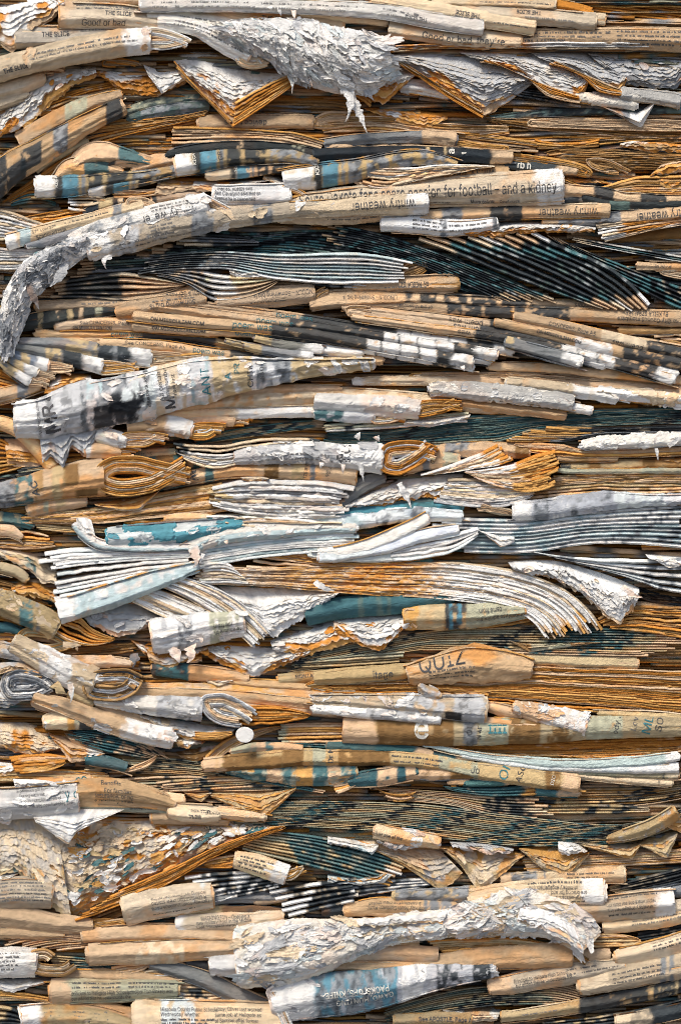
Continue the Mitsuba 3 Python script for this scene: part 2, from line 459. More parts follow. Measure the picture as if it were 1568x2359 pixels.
def flake(M, gx, gy, Y, g, size, col, dirn=None):
    n, m = 6, 4
    an = g.uniform(0, 2 * math.pi) if dirn is None else dirn + g.normal(0, 0.5)
    d = np.array([math.cos(an), math.sin(an)])
    e = np.array([-d[1], d[0]])
    u = np.linspace(0, 1, n)[:, None]
    v = np.linspace(-1, 1, m)[None]
    wid = size * g.uniform(0.12, 0.3) * (1 - u ** g.uniform(1, 3) * g.uniform(0.5, 1)) * (1 + 0.5 * g.normal(0, 0.3, (n, 1)))
    curl = g.uniform(0.5, 2.2)
    along = size * np.sin(u * curl) / curl
    up = size * (1 - np.cos(u * curl)) / curl * g.uniform(0.4, 1.1)
    px = gx + (d[0] * along + e[0] * wid * v) / UNIT
    py = gy + (d[1] * along + e[1] * wid * v) / UNIT
    YY = Y - up + 0.4 * v * g.normal(0, 1) * u + 0 * px
    c = PAL[col] * g.uniform(0.65, 1.0)
    M.grid(world(px, py, YY), c)


# ---------------------------------------------------------------- a sheet seen from its edge
def ribbon(M, gx, gy, nx, ny, yf, th, deep, cfn, droop=0, sd=0, blunt=0.0):
    """gx, gy: the edge's course; (nx, ny): its upward normal; yf: depth of its front; th: thickness in mm."""
    if droop:
        q = np.array([1, 0.6, 0.35, 0.18, 0.07, 0.0])
    else:
        q = np.array([1, 0.22, 0.03])
    k = len(q)
    yq = np.r_[q, 0 - 0.0, q[::-1]]
    hz = np.r_[np.full(k, 0.5), 0, np.full(k, -0.5)]
    hz[k - 1], hz[k], hz[k + 1] = 0.42, -0.2, -0.45
    dz = -droop * (1 - yq) ** 2.2 if droop else 0 * yq
    Y = yf[:, None] + yq[None] * deep - np.where(yq == 0, 1, 0)[None] * 0.0
    mid = (np.arange(2 * k + 1) == k)[None]
    Y = Y - mid * 0.5 * th[:, None] + (np.arange(2 * k + 1) == k - 1)[None] * (0.55 - 0.42 * blunt) * th[:, None] + mid * 0.3 * blunt * th[:, None]
    off = (hz[None] * th[:, None] + dz[None]) / UNIT
    X, Z = gx[:, None] + nx[:, None] * hz[None] * th[:, None] / UNIT, gy[:, None] + ny[:, None] * hz[None] * th[:, None] / UNIT - dz[None] / UNIT
    v = world(X, Z, Y)
    c = cfn(yq)
    M.grid(v, c)


KEEP = ('left lower fan', 'right lower fan', 'left end of the fan', 'bright sheaf', 'folding open', 'folding back', 'grey folded newspaper with white tip', 'piled at the right', 'drooping to the right edge')


def pages(label, top, bot, n, y=0, col='tan', age=0.3, fill=1.2, jit=0.3, endj=2.0, deep=40, yj=None, ragf=0.5, droop=0, lean=0, bands=(), sh=0, tipL=None, tipR=None, uneven=0.5,
          name='newspaper_bundle', on=None, fan=None, wear=0.15, part='page', step=3.0, offset=None, seedk=None, tips=('white',), tipj=0.35, blocks=None, wave=0.6, edge=None, cj=0.16, soft=3.0, edgewear=0.25, edgecol='cream'):
    """n sheets between the curves top and bot (or n offsets of top), each with its own course; fan: every sheet is a paper of its own, or one sheet of a sheaf."""
    g = rng()
    sd = SEED[0]
    sheaf = fan and not any(q in fan[1] for q in KEEP)
    if sheaf:
        lab = fan[1].split(', {o}')[0]
        label = 'sheaf of ' + lab.replace('newspaper', 'newspapers', 1)
    t = Thing('newspaper_sheaf', label) if sheaf else None if fan else (on or Thing(name, label))
    P0 = Curve(pts(top))
    P1 = Curve(pts(bot)) if offset is None else None
    Lm = max(P0.len, P1.len if P1 else 0) * UNIT
    if yj is None:
        gm = abs(offset) * UNIT if offset is not None else np.hypot(*(P0.P.mean(0) - P1.P.mean(0))) / n * UNIT
        yj = min(1.0, 0.3 * gm) if fan else min(0.7, 0.22 * gm)
    nu = max(8, int(Lm / step))
    names = col.split()
    blk = None
    if blocks:
        bl = blocks.split()
        edges = np.cumsum(np.r_[0, g.uniform(3, 16, 400)])
        bcol = g.integers(0, len(bl), 400)
    thick = np.exp(g.normal(0, uneven, n)) if not fan else np.exp(g.normal(0, 0.15, n))
    thick /= thick.sum()
    mid_ = np.cumsum(thick) - thick / 2
    for k in range(n):
        f = mid_[k]
        e0 = g.uniform(-endj, endj) / UNIT
        e1 = g.uniform(-endj, endj) / UNIT
        u = np.linspace(0, 1, nu)
        if offset is None:
            a0 = e0 * 1.0 + (P0.len + e1 - e0) * u
            a1 = e0 * 1.0 + (P1.len + e1 - e0) * u
            x0, y0, nx0, ny0 = P0.at(a0)
            x1, y1, nx1, ny1 = P1.at(a1)
            gx, gy = x0 * (1 - f) + x1 * f, y0 * (1 - f) + y1 * f
            nx, ny = nx0 * (1 - f) + nx1 * f, ny0 * (1 - f) + ny1 * f
            nn = np.hypot(nx, ny) + 1e-9
            nx, ny = nx / nn, ny / nn
            gap = np.abs((x1 - x0) * nx + (y1 - y0) * ny) * thick[k] * UNIT
            am = a0 * UNIT
        else:
            a0 = e0 + (P0.len + e1 - e0) * u
            gx, gy, nx, ny = P0.at(a0)
            gx, gy = gx + nx * offset * k, gy + ny * offset * k
            gap = np.full(nu, abs(offset) * UNIT)
            am = a0 * UNIT
        if fan:
            jit, wave = min(jit, 0.14), min(wave, 0.25)
        jz = jit * gap * (N(am, k * 13.0, sd, 1 / 40.0, sd, 3) + 0.6 * N(am, k * 13.0, sd, 1 / 9.0, sd + 1, 2)) / UNIT
        wz = wave * N(am, sd, k * 0.05, 1 / 30.0, sd + 2, 2) / UNIT
        gx, gy = gx + nx * (jz + wz), gy + ny * (jz + wz)
        yf = y + lean * (f - 0.5) + g.uniform(-yj, yj) + ragf * N(am, k * 7.0, sd, 1 / 2.5, sd + 3, 3) + 1.5 * ragf * N(am, k * 7.0, sd, 1 / 20.0, sd + 4, 2)
        if not fan:
            yf = yf + g.uniform(0.8, 2.5) * sstep(0.22, 0.3, N(am, k * 11.0, sd, 1 / 22.0, sd + 33, 3))
        if not fan:
            fill = max(fill, 1.6)
        th = np.clip(fill * gap * (1 + 0.25 * N(am, k, 5, 1 / 12., sd + 5, 2)), 0.22, 4.5 if fan else 3.2)
        cn = names[int(g.integers(0, len(names)))]
        kc = g.normal(0, cj)
        shr = g.uniform(0, 60) if (sheaf or not fan) else 0
        tp = tips[int(g.integers(0, len(tips)))]
        tl = (tipL or 0) * UNIT * g.uniform(1 - tipj, 1 + tipj)
        tr = (tipR or 0) * UNIT * g.uniform(1 - tipj, 1 + tipj)

        def cfn(yq, cn=cn, kc=kc, gx=gx, am=am, k=k):
            A, Q = np.broadcast_arrays(am[:, None], (yq * 6)[None])
            G = np.broadcast_to(gx[:, None], A.shape)
            c = tone(cn, G, A + k * 31, Q + k * 17, g, age, sd + k % 7) * (1 + kc)
            if blocks:
                i = np.searchsorted(edges, am + 400 + (k * sh + shr) * UNIT)
                cc = np.array([PAL.get(bl[j], PAL['dark']) for j in bcol[np.clip(i, 0, 399)]])[:, None] * (1 + 0.25 * N(A, Q, k, 1 / 4., sd + 9))[..., None]
                mk = (np.array([bl[j] != 'none' for j in bcol[np.clip(i, 0, 399)]])[:, None] * (1 - sstep(0.3, 0.75, N(A, Q, k * 3, 1 / 5.0, sd + 8) + wear)))[..., None]
                c = c * (1 - mk) + mk * cc
            if bands:
                c = ink(c, G + k * sh, A, Q * 0.1, bands, sd + (k % 3), wear, soft)
            if edge:
                mk = (sstep(edge[1] - 0.3, edge[1] + 0.3, N(A, k * 3.3, sd, 1 / 15.0, sd + 19, 3) * 0.5 + 0.5) if len(edge) > 1 else np.ones_like(A))[..., None]
                c = c * (1 - mk) + mk * PAL[edge[0]] * (1 + 0.1 * N(A, Q, k, 1 / 3., sd)[..., None])
            # bare worn front edges
            tipm = np.zeros(len(yq))
            tipm[len(yq) // 2] = 1
            tipm[len(yq) // 2 - 1] = 0.5
            we = (sstep(0.1, 0.5, N(A, k * 5.0, 3, 1 / 7.0, sd + 51, 3) + (edgewear if fan else edgewear - 0.15) - 0.3) * tipm[None])[..., None] * 0.55
            c = c * (1 - we) + we * PAL[edgecol]
            lenm = am[-1]
            for tt, dd in ((tl, A - am[0]), (tr, lenm - A)):
                if tt > 0:
                    mk = (1 - sstep(tt - 1.2, tt + 1.2, dd + 0.8 * N(A, Q, k * 2, 1 / 2.0, sd)))[..., None]
                    c = c * (1 - mk) + mk * PAL[tp] * (1 + kc)
            return c
        M = Mesh()
        ribbon(M, gx, gy, nx, ny, yf, th, deep, cfn, droop, sd, 0.25 if fan else 1.15)
        if sheaf:
            M.put(t.part('folded_sheet'))
        elif fan:
            tk = Thing(fan[0], fan[1].replace('{o}', ORD[k]), fan[2] if len(fan) > 2 else None)
            M.put(tk.part('folded_sheet'))
        else:
            M.put(t.part(part))
    return t


def loop(label, path, n, pitch, **kw):
    """n nested folds: the sheet's course seen from its end, each next one inside the last."""
    q = pts(path)
    area = np.sum(q[:-1, 0] * q[1:, 1] - q[1:, 0] * q[:-1, 1]) + q[-1, 0] * q[0, 1] - q[0, 0] * q[-1, 1]
    if kw.get('on') is not None:
        kw['y'] = kw['on'].front + 1.5
    kw = {'fill': 0.97, 'jit': 0.15, 'endj': 3.0, 'wave': 0.2, 'age': 0.12, **kw}
    return pages(label, path, None, n, offset=-pitch if area > 0 else pitch, **kw)


# ---------------------------------------------------------------- a drooping wedge of sheets with torn hems, in terraces
def flap(label, hinge, hem, n, y=0, col='tan', topcol='white', age=0.4, f0=0.3, out=26, rag=2.2, saw=0.0, name='torn_newspaper', on=None, white=0.5, bow=0.22, step=1.5, lay=1.2, hemcol=None,
         bands=(), skew=0.0, flake=0, greys=0.25, jag=1.0):
    g = rng()
    sd = SEED[0]
    t = on or Thing(name, label)
    H, E = Curve(pts(hinge)), Curve(pts(hem), straight=True)
    Lm = max(H.len, E.len) * UNIT
    nu = max(10, int(Lm / step))
    u = np.linspace(0, 1, nu)
    hx, hy, _, _ = H.at(u * H.len)
    ex, ey, _, _ = E.at(u * E.len)
    names = col.split()
    n = max(4, int(n * 0.7))
    thick = np.exp(g.normal(0, 0.5, n))
    thick = np.cumsum(thick) / thick.sum()
    fs = f0 + (1 - f0) * thick
    drop = np.hypot(ex - hx, ey - hy) * UNIT
    for k in range(n):
        f = fs[k]
        lo = max(0.0, (fs[k - 1] if k else 0) - 0.22)
        hemf = f + (rag * jag * (N(u * Lm, k * 5.0, sd, 1 / 3.0, sd, 4) + 1.2 * N(u * Lm, k * 5.0, sd, 1 / 14.0, sd + 1, 2)) + saw * (np.abs(((u * Lm / 1.9) % 1) - 0.5) * 2 - 0.5)) / np.maximum(drop, 6)
        mrow = max(4, int((f - lo) * drop.max() / step))
        q = np.linspace(0, 1, mrow)
        F = lo + (hemf[:, None] - lo) * q[None]
        uu = np.clip(u[:, None] + skew * F * (k / n - 0.5), 0, 1)
        X = np.interp(uu, u, hx) * (1 - F) + np.interp(uu, u, ex) * F
        Z = np.interp(uu, u, hy) * (1 - F) + np.interp(uu, u, ey) * F
        A, Q = np.broadcast_arrays(u[:, None] * Lm, F * drop[:, None])
        rip = 0.8 * N(A, Q * 0.5, k * 3, 1 / 9.0, sd + 5) + 0.35 * N(A, Q, k * 4, 1 / 3.0, sd + 6)
        Y = y + out * np.clip(1 - F, 0, 1) ** 1.6 - out * bow * np.sin(np.clip(F, 0, 1) * math.pi) + lay * k + rip * 1.2
        cl = np.clip((hemf[:, None] - F) * drop[:, None], 0, 9)
        Y = Y - 2.4 * np.exp(-cl / 2.2) * np.clip(0.15 + 1.9 * N(A, k * 3, 3, 1 / 7., sd + 7), 0, 1.6)
        cn = names[int(g.integers(0, len(names)))]
        base = tone(cn, X, A + 40 * k, Q, g, age, sd + k % 6) * (1 + g.normal(0, 0.1))
        if bands:
            base = ink(base, X, A, Q * 0.05, bands, sd + k)
        wn = N(A * 0.5, Q * 0.6, k * 0.12, 1 / 14.0, sd + 8, 4) * 0.9 + 0.5
        lim = white * 1.45 * (1 - 0.8 * (k / max(n - 1, 1)) ** 1.5) + g.normal(0, 0.06)
        wm_ = sstep(-0.06, 0.06, lim - wn)[..., None]
        tc = PAL[topcol] * (1 + g.normal(0, 0.07)) * (1 + 0.16 * N(A, Q, k, 1 / 3.5, sd + 9)[..., None])
        gm = (sstep(0.0, 0.5, N(A, Q, 4.4 * k, 1 / 8.0, sd + 10) + greys - 0.25) * 0.6)[..., None]
        tc = tc * (1 - gm) + gm * PAL['grey'] * 0.9
        c = base * (1 - wm_) + wm_ * tc
        c = c * (1 + 0.16 * N(A, Q * 0.15, k * 0.6, 1 / 2.4, sd + 14, 2))[..., None]
        rim = (np.exp(-cl / 0.7) * sstep(-0.1, 0.3, N(A, k * 2, 9, 1 / 4.0, sd + 12)))[..., None] * 0.6
        c = c * (1 - rim) + rim * PAL['cream']
        if hemcol:
            hm = np.exp(-cl / 2.5)[..., None] * 0.8
            c = c * (1 - hm) + hm * PAL[hemcol]
        M = Mesh()
        M.grid(world(X, Z, Y), c)
        M.put(t.part('page'))
    t.C = E

    def fsurf(a, b):
        uu = np.clip(a / E.len, 0, 1)
        F = np.clip((1 - b) / 2, 0, 1.05)
        X = np.interp(uu, u, hx) * (1 - F) + np.interp(uu, u, ex) * F
        Z = np.interp(uu, u, hy) * (1 - F) + np.interp(uu, u, ey) * F
        return X, Z, y + out * np.clip(1 - F, 0, 1) ** 1.6 - out * bow * np.sin(np.clip(F, 0, 1) * math.pi) + lay * n * 0.5 * F - 0.8
    if on is None or not hasattr(t, 'half'):
        t.surf, t.half = fsurf, (lambda a: max(6.0, float(np.interp(a / E.len, u, drop)) / 2 / UNIT))
    if flake:
        scraps(t, max(2, int(flake * 0.22)), size=(4, 11), cols=(topcol + ' ') * 3 + names[0], lift=1.6, brange=(-0.7, 0.6), print_=0.35, curl=1.3, age=age * 0.6)
    if False:
        M = Mesh()
        for _ in range(max(2, int(flake * 0.5))):
            i = int(g.integers(0, nu))
            F = g.uniform(f0 * 0.6, 1)
            flake_(M, hx[i] * (1 - F) + ex[i] * F, hy[i] * (1 - F) + ey[i] * F, y + out * np.clip(1 - F, 0, 1) ** 1.6 - out * bow * math.sin(F * math.pi) + lay * n * F * 0.5 - 0.5, g, topcol)
        k = M.put(t.part('torn_flakes'))
        if k:
            labels[k] = {'kind': 'stuff'}
    return t


def flake_(M, x, z, Y, g, col):
    flake(M, x, z, Y, g, g.uniform(2, 6.5), col, dirn=math.pi / 2)


# ---------------------------------------------------------------- a torn strip that hangs loose
def strip(t, path, w, y=0, col='white', curl=3.0, part='torn_strip', taper=0.3):
    g = rng()
    sd = SEED[0]
    C = Curve(pts(path))
    nu, m = max(8, int(C.len * UNIT / 1.2)), max(5, int(np.max(w) * UNIT / 1.3))
    u = np.linspace(0, 1, nu)[:, None]
    v = np.linspace(-1, 1, m)[None]
    x, z, nx, ny = C.at(u * C.len)
    A = u * C.len * UNIT
    wd = np.interp(u, np.linspace(0, 1, len(np.atleast_1d(w))), np.atleast_1d(w)) / 2 * 0.72 * (1 - 0.8 * np.clip(u - 0.55, 0, 1) / 0.45) * (1 + 0.7 * N(A, v * 0 + np.sign(v) * 9, sd, 1 / 3.0, sd, 3))
    X, Z = x + nx * wd * v, z + ny * wd * v
    Y = y + curl * N(A, sd, 1, 1 / 14., sd + 1) + curl * 0.5 * v ** 2 * N(A, 3, sd, 1 / 12., sd + 2) - curl * 0.6 * np.sin(u * 3) + 0.5 * N(A, v * 4, sd, 1 / 3., sd + 3)
    M = Mesh()
    M.grid(world(X, Z, Y), tone(col, X, A + 0 * v, A * 0 + v * 5, g, 0.2, sd) * 0.92)
    M.put(t.part(part))
    return t


# ---------------------------------------------------------------- print: lettering and columns of small type lying on a fold
def lift(t, gx, b, off=0.16):
    """Puts points (arc a, b in -1..1) on the surface of a fold, off mm in front of it."""
    a, b = np.broadcast_arrays(gx, b)
    x, z, Y = t.surf(a, b)
    return world(x, z, Y - off - 0.1)


def text(t, s, x, h, b=0.0, flip=False, bold=False, ink='ink', squeeze=1.0, angle=0, part='headline', off=0.55, cutp=0.0):
    """s: the words; x: drawing x where they start (left end on the face); h: height of capitals in units; b: their middle, -1 (below) to 1 (above)."""
    m = meshkit.text_mesh(s, 1.0, 0.01, bold)
    v, f = np.array(m.vertices), np.array(m.faces)
    keep = (v[f][:, :, 2].max(1) > 0.005) & (v[f][:, :, 2].min(1) > 0.005)
    f = f[keep]
    v = v[:, :2] - np.array([v[:, 0].min(), 0.36])
    v[:, 0] *= squeeze
    W_ = v[:, 0].max()
    if flip:
        v = np.stack([W_ - v[:, 0], -v[:, 1]], 1)
    v = v * h
    # split long triangles so that the letters follow the curve of the paper
    import trimesh
    vv, ff = trimesh.remesh.subdivide_to_size(np.c_[v, np.zeros(len(v))], f, max_edge=max(h * 0.6, 6), max_iter=8)
    v, f = vv[:, :2], ff
    if angle:
        ca, sa = math.cos(math.radians(angle)), math.sin(math.radians(angle))
        v = v @ np.array([[ca, sa], [-sa, ca]])
    C = t.C
    a0 = C.arc_of_x(x + ORIGIN[0])
    a = a0 + v[:, 0]
    ww = C.width(np.clip(a, 0, C.len)) / 2
    bb = b + v[:, 1] / ww
    inside = (np.abs(bb) < 0.97) & (a > -2) & (a < C.len + 2)
    f = f[inside[f].all(1)]
    if len(f) == 0:
        return t
    if cutp:
        cen = v[f].mean(1)
        f = f[N(cen[:, 0] * UNIT, cen[:, 1] * UNIT, len(s), 1 / 5., 5) * 0.5 + 0.5 > cutp]
    M = Mesh()
    M.add(lift(t, a, np.clip(bb, -0.99, 0.99), off), f, np.zeros(3))
    M.put(t.part(part), ink, smooth=False)
    return t


def column(t, x0, x1, b0, b1, pitch=8.0, ink='faded_ink', dens=0.85, miss=0.0, off=0.45, cols=None):
    """Small type: rows of letter-sized dashes between x0 and x1 (drawing units) and b0 and b1."""
    g = rng()
    C = t.C
    a0, a1 = C.arc_of_x(x0 + ORIGIN[0]), C.arc_of_x(x1 + ORIGIN[0])
    wmid = C.width((a0 + a1) / 2) / 2
    rows = max(1, int((b1 - b0) * wmid / pitch))
    V, F = [], []
    for r in range(rows):
        b = b0 + (r + 0.5) / rows * (b1 - b0)
        a = a0 + g.uniform(0, 4)
        stop = a1 - (g.uniform(0, 0.5) * (a1 - a0) if g.random() < 0.15 else g.uniform(0, 5))
        while a < stop:
            for _ in range(int(g.integers(2, 9))):
                wl = pitch * g.uniform(0.28, 0.5)
                hl = pitch * g.choice([0.2, 0.2, 0.2, 0.34]) / wmid
                if g.random() < dens:
                    V += [(a, b - pitch * 0.2 / wmid), (a + wl * 0.8, b - pitch * 0.2 / wmid), (a + wl * 0.8, b + hl), (a, b + hl)]
                    F.append([len(V) - 4, len(V) - 3, len(V) - 2, len(V) - 1])
                a += wl
            a += pitch * 0.42
    if not F:
        return t
    V, F = np.array(V), np.array(F)
    if miss:
        F = F[N(V[F[:, 0], 0] * UNIT, V[F[:, 0], 1] * 6, 1, 1 / 6., 9) * 0.5 + 0.5 > miss]
        if len(F) == 0:
            return t
    M = Mesh()
    M.add(lift(t, V[:, 0], np.clip(V[:, 1], -.97, .97), off), F, np.zeros(3))
    k = M.put(t.part('small_print'), ink, smooth=False)
    labels[k] = {'kind': 'stuff'}
    return t
# ================================================================ the deeper papers, seen only in the gaps
def deeper():
    g = np.random.default_rng(5)
    M = Mesh()

    def sheet(gx, gy, th, yf, deep, cn, mul, band=None, sd=6):
        d = np.gradient(gy, gx)
        n = np.hypot(1, d)

        def cf(yq):
            A, Q = np.broadcast_arrays((gx * UNIT)[:, None], (yq * 8)[None])
            c = tone(cn, A, A, Q + gy[0], g, 0.35, sd) * mul
            if band:
                i = np.floor((A + 8 * N(A, gy[0], 1, 1 / 20.0, sd)) / band[1]) % 3
                k = (i < band[2])[..., None] * 0.9
                c = c * (1 - k) + k * PAL[band[0]]
            return c
        ribbon(M, gx, gy, d / n, -1 / n, yf, th, deep, cf, blunt=0.8)
    z = -160
    while z < 4900:                     # a solid back of closed pages
        nu = 26
        gx = np.linspace(-500, 3640, nu)
        th = np.full(nu, g.uniform(3.0, 5.0))
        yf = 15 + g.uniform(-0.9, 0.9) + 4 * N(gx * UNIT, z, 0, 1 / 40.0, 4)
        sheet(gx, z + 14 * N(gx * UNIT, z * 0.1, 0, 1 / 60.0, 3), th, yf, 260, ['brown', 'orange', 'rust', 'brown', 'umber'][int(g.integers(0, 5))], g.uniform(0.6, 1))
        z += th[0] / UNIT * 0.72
    z = -120
    while z < 4850:                     # folded papers half seen between those in front
        x = -500 + g.uniform(0, 300)
        while x < 3500:
            ln = g.uniform(350, 1100)
            nu = max(10, int(ln * UNIT / 10))
            gx = np.linspace(x, x + ln, nu)
            slope = g.normal(0, 0.035)
            for k in range(int(g.integers(1, 5))):
                w = g.uniform(1.8, 6.5)
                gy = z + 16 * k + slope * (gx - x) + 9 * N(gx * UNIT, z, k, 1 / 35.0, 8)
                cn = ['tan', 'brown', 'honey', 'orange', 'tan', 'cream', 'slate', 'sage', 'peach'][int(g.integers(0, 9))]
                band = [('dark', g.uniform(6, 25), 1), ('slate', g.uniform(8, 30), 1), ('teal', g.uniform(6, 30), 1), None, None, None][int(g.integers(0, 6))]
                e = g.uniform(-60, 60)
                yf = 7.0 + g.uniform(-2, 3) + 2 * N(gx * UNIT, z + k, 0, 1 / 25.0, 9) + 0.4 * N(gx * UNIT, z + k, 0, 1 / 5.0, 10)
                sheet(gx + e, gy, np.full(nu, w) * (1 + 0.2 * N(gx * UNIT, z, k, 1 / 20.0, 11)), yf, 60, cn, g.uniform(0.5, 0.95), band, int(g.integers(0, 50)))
            x += ln * g.uniform(0.55, 0.95)
        z += g.uniform(34, 52)
    k = M.put('packed_newspapers')
    labels[k] = {'label': 'folded newspapers packed deeper in the stack, glimpsed between those in front', 'category': 'newspapers', 'kind': 'stuff'}


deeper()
F, P, LP, FL, ST, TX, CO = fold, pages, loop, flap, strip, text, column
KICK = lambda x, s=1.0, d='dark': [(x + 80 * s, x + 118 * s, 'dark'), (x + 116 * s, x + 190 * s, 'blue', .25), (x + 205 * s, x + 222 * s, 'slate', .2), (x + 236 * s, x + 300 * s, d, .3), (x + 322 * s, x + 420 * s, d, .35), (x + 440 * s, x + 2000 * s, 'slate', .45)]

# ================================================================ row 0, left
origin(0, 0)
FL('torn orange newspaper corner with white pulp in the top left corner', '-60,-10 120,-60 290,-20', '-40,200 55,238 140,165 235,95 300,20', 10, y=-6, col='orange honey tan', white=.4, flake=16)
t = F('cream folded newspaper headed Good or bad near the top left', '278,70 480,72 740,100', [118, 112, 90], y=-1, col='cream', age=.25, tipL=(14, 'peach'))
TX(t, 'THE SLICE', 484, 17, b=.22, bold=True); TX(t, 'Good or bad', 378, 27, b=-.5, squeeze=.95); CO(t, 350, 700, .45, .85, 11)
t = F('long white folded newspaper lying along the top edge of the stack', '648,22 1000,18 1400,30 1700,45 2000,95 2224,122', [58, 60, 62, 66, 72], y=-10, col='white', age=.05, dent=1.3)
CO(t, 700, 1900, -.5, .6, 12, miss=.45); TX(t, 'THE SLICE', 1865, 15, flip=True, bold=True)
ST(t, '1285,30 1295,70', [30, 16], y=-16); ST(t, '1350,40 1358,90', [34, 10], y=-16); ST(t, '1245,25 1250,48', [22, 14], y=-16)
t = F('pale folded newspaper sloping down into the shredded white wad', '680,72 860,88 1110,138', [62, 62, 60], y=-3, col='white', age=.1, ext=.6)
CO(t, 730, 1060, -.3, .5, 12)
t = F('cream folded newspaper with a small heading behind the shredded white wad', '943,58 1250,88 1580,118', [60, 62, 50], y=2, col='cream', age=.45)
TX(t, 'THE SLICE', 1205, 19, b=0, bold=True)
F('plain tan folded newspaper under the long white one at the top', '1383,62 1600,80 1782,98', [42, 42, 36], y=3, col='cream', age=.3)
F('cream folded newspaper cut off by the top edge left of centre', '290,0 480,-5 700,0', [34, 34, 34], y=4, col='tan', age=.3)
t = F('tan folded newspaper with a small heading under the Good or bad one', '72,165 260,165 540,140', [98, 96, 60], y=1, col='cream', age=.3)
TX(t, 'THE SLICE', 193, 18, b=.12, bold=True); CO(t, 370, 500, .1, .5, 12)
t = F('thick cream rolled newspaper rising from the left edge to an open coil', '-60,330 150,272 350,228 520,198 690,182', [100, 100, 106, 112, 108], y=-9, col='cream', age=.25, tipR=(120, 'white'), name='rolled_newspaper', layers=2, flake=8)
CO(t, 130, 600, -.1, .5, 13, miss=.3); TX(t, 'THE SLICE', 10, 17, b=-.35, bold=True)
LP('', '870,178 770,140 700,128 655,150 650,190 680,222 750,222 860,200', 6, 8, y=-12, col='white cream peach', on=t, deep=25)
t = F('grey white rolled newspaper ending in a coil above the orange torn wedge', '730,98 900,128 1050,200 1150,258', [62, 66, 92, 104], y=-8, col='white', age=.06, name='rolled_newspaper', layers=2, flake=10)
CO(t, 800, 1100, -.2, .6, 12, miss=.3)
LP('', '1230,298 1160,312 1098,290 1084,250 1112,218 1170,222 1225,262', 6, 8, y=-13, col='white grey cream tan', on=t, deep=22)
t = F('shredded white newspaper wad hanging over the stack below the top edge', '1045,150 1250,180 1450,248 1640,285 1790,250', [96, 170, 262, 290, 190], y=-14, col='white', age=.12, torn=.45, skin=2, rough=.4, under='white', bulge=.3, name='torn_newspaper', bands=[(1100, 1700, 'slate', .72), (1150, 1260, 'blue', .7)], wear=.6, layers=4)
CO(t, 1300, 1650, -.4, .3, 13, miss=.45, off=1.6)
scraps(t, 190, size=(5, 17), cols='white white white white grey pale', lift=4.5, lean=-.5, long=2.9, age=.08, curl=1.3)
ST(t, '1578,400 1612,470 1590,560', [50, 46, 14], y=-24); ST(t, '1590,400 1640,490 1690,612', [60, 56, 22], y=-22); ST(t, '1400,300 1440,400', [40, 14], y=-22); ST(t, '1350,330 1345,430', [36, 10], y=-16); ST(t, '1660,380 1720,460', [60, 20], y=-20, col='grey')
t = FL('torn orange and white wedge of pages pointing down near the top', '790,262 930,235 1150,290 1400,335', '835,340 940,440 1075,578 1200,480 1400,345', 18, y=-8, col='orange tan honey', white=.55, flake=26, saw=.8, f0=.25)
P('', '1085,470 1240,385 1395,320', '1078,582 1220,488 1402,346', 8, y=-9, col='orange rust honey orange', age=.3, on=t, ragf=.6, jit=.4)
P('', '800,275 930,420 1060,545', '832,345 935,442 1070,582', 5, y=-9, col='honey orange peach', age=.3, on=t, ragf=.6)
t = FL('small orange drooping newspaper left of the torn wedge', '430,322 560,290 700,300 870,352', '440,332 560,425 720,448 790,415 870,366', 9, y=-2, col='orange rust honey', white=.3, f0=.3)
FL('grey white torn scrap lying on the small orange drooping newspaper', '650,275 740,300 850,310', '690,360 745,432 800,400 860,360', 6, y=-7, col='white', white=.9, flake=12)
t = FL('torn orange and white pulpy newspaper near the upper left edge', '-40,560 130,370 260,295 440,300', '-30,650 150,565 240,470 330,400 445,345', 13, y=-7, col='orange honey rust', white=.62, flake=50, f0=.2, rag=3)
F('cream folded newspaper at the left edge above the pulpy torn one', '-60,425 80,388 200,352', [76, 76, 50], y=1, col='cream', age=.2)
F('cream folded newspaper sticking from the left edge beside white pulp', '-60,490 60,455 130,430', [56, 50, 40], y=3, col='cream', age=.2)
LP('small tan coil under the thick cream roll near the upper left', '300,310 240,300 185,312 180,332 240,335', 4, 7, y=0, col='tan peach', name='rolled_newspaper')
LP('small brown coil below the opening of the thick cream roll', '640,285 540,270 480,272 470,296 540,305', 4, 7, y=3, col='brown tan orange', name='rolled_newspaper')
P('brown newspaper pages showing left of the drooping orange one', '180,470 400,400 600,360', '200,560 420,470 620,430', 9, y=4, col='brown orange rust', age=.5)
F('diagonal tan rolled newspaper with a faint grey band at the upper left', '90,650 250,560 420,475 560,430', [80, 84, 70, 40], y=2, col='tan', age=.35, bands=[(300, 400, 'sage', .3)])
F('diagonal tan rolled newspaper with black lettering shapes at the left edge', '-80,880 60,765 200,685 350,595 565,490', [150, 135, 110, 84, 70], y=-3, col='tan', age=.25, bands=[(-40, 30, 'dark', .2), (30, 120, 'dark', .2, -1, .1), (95, 190, 'dark', .2, -.7, .6), (245, 312, 'slate', .3), (488, 566, 'dark', .15)], name='rolled_newspaper')
P('honey brown saw edged pages below the upper left pulpy newspaper', '432,548 600,548 800,535 950,508', '372,690 520,640 660,605 940,545', 9, y=1, col='honey brown orange', age=.35, ragf=.8)
F('dark green folded newspaper just below the torn orange wedge, upper of two', '540,530 700,472 920,440', [26, 38, 34], y=6, col='green', age=.1, bands=[(600, 900, 'sage', .5)])
F('dark green folded newspaper just below the torn orange wedge, lower of two', '590,548 760,508 960,488', [30, 50, 44], y=4, col='green', age=.1, bands=[(650, 950, 'slate', .5)])
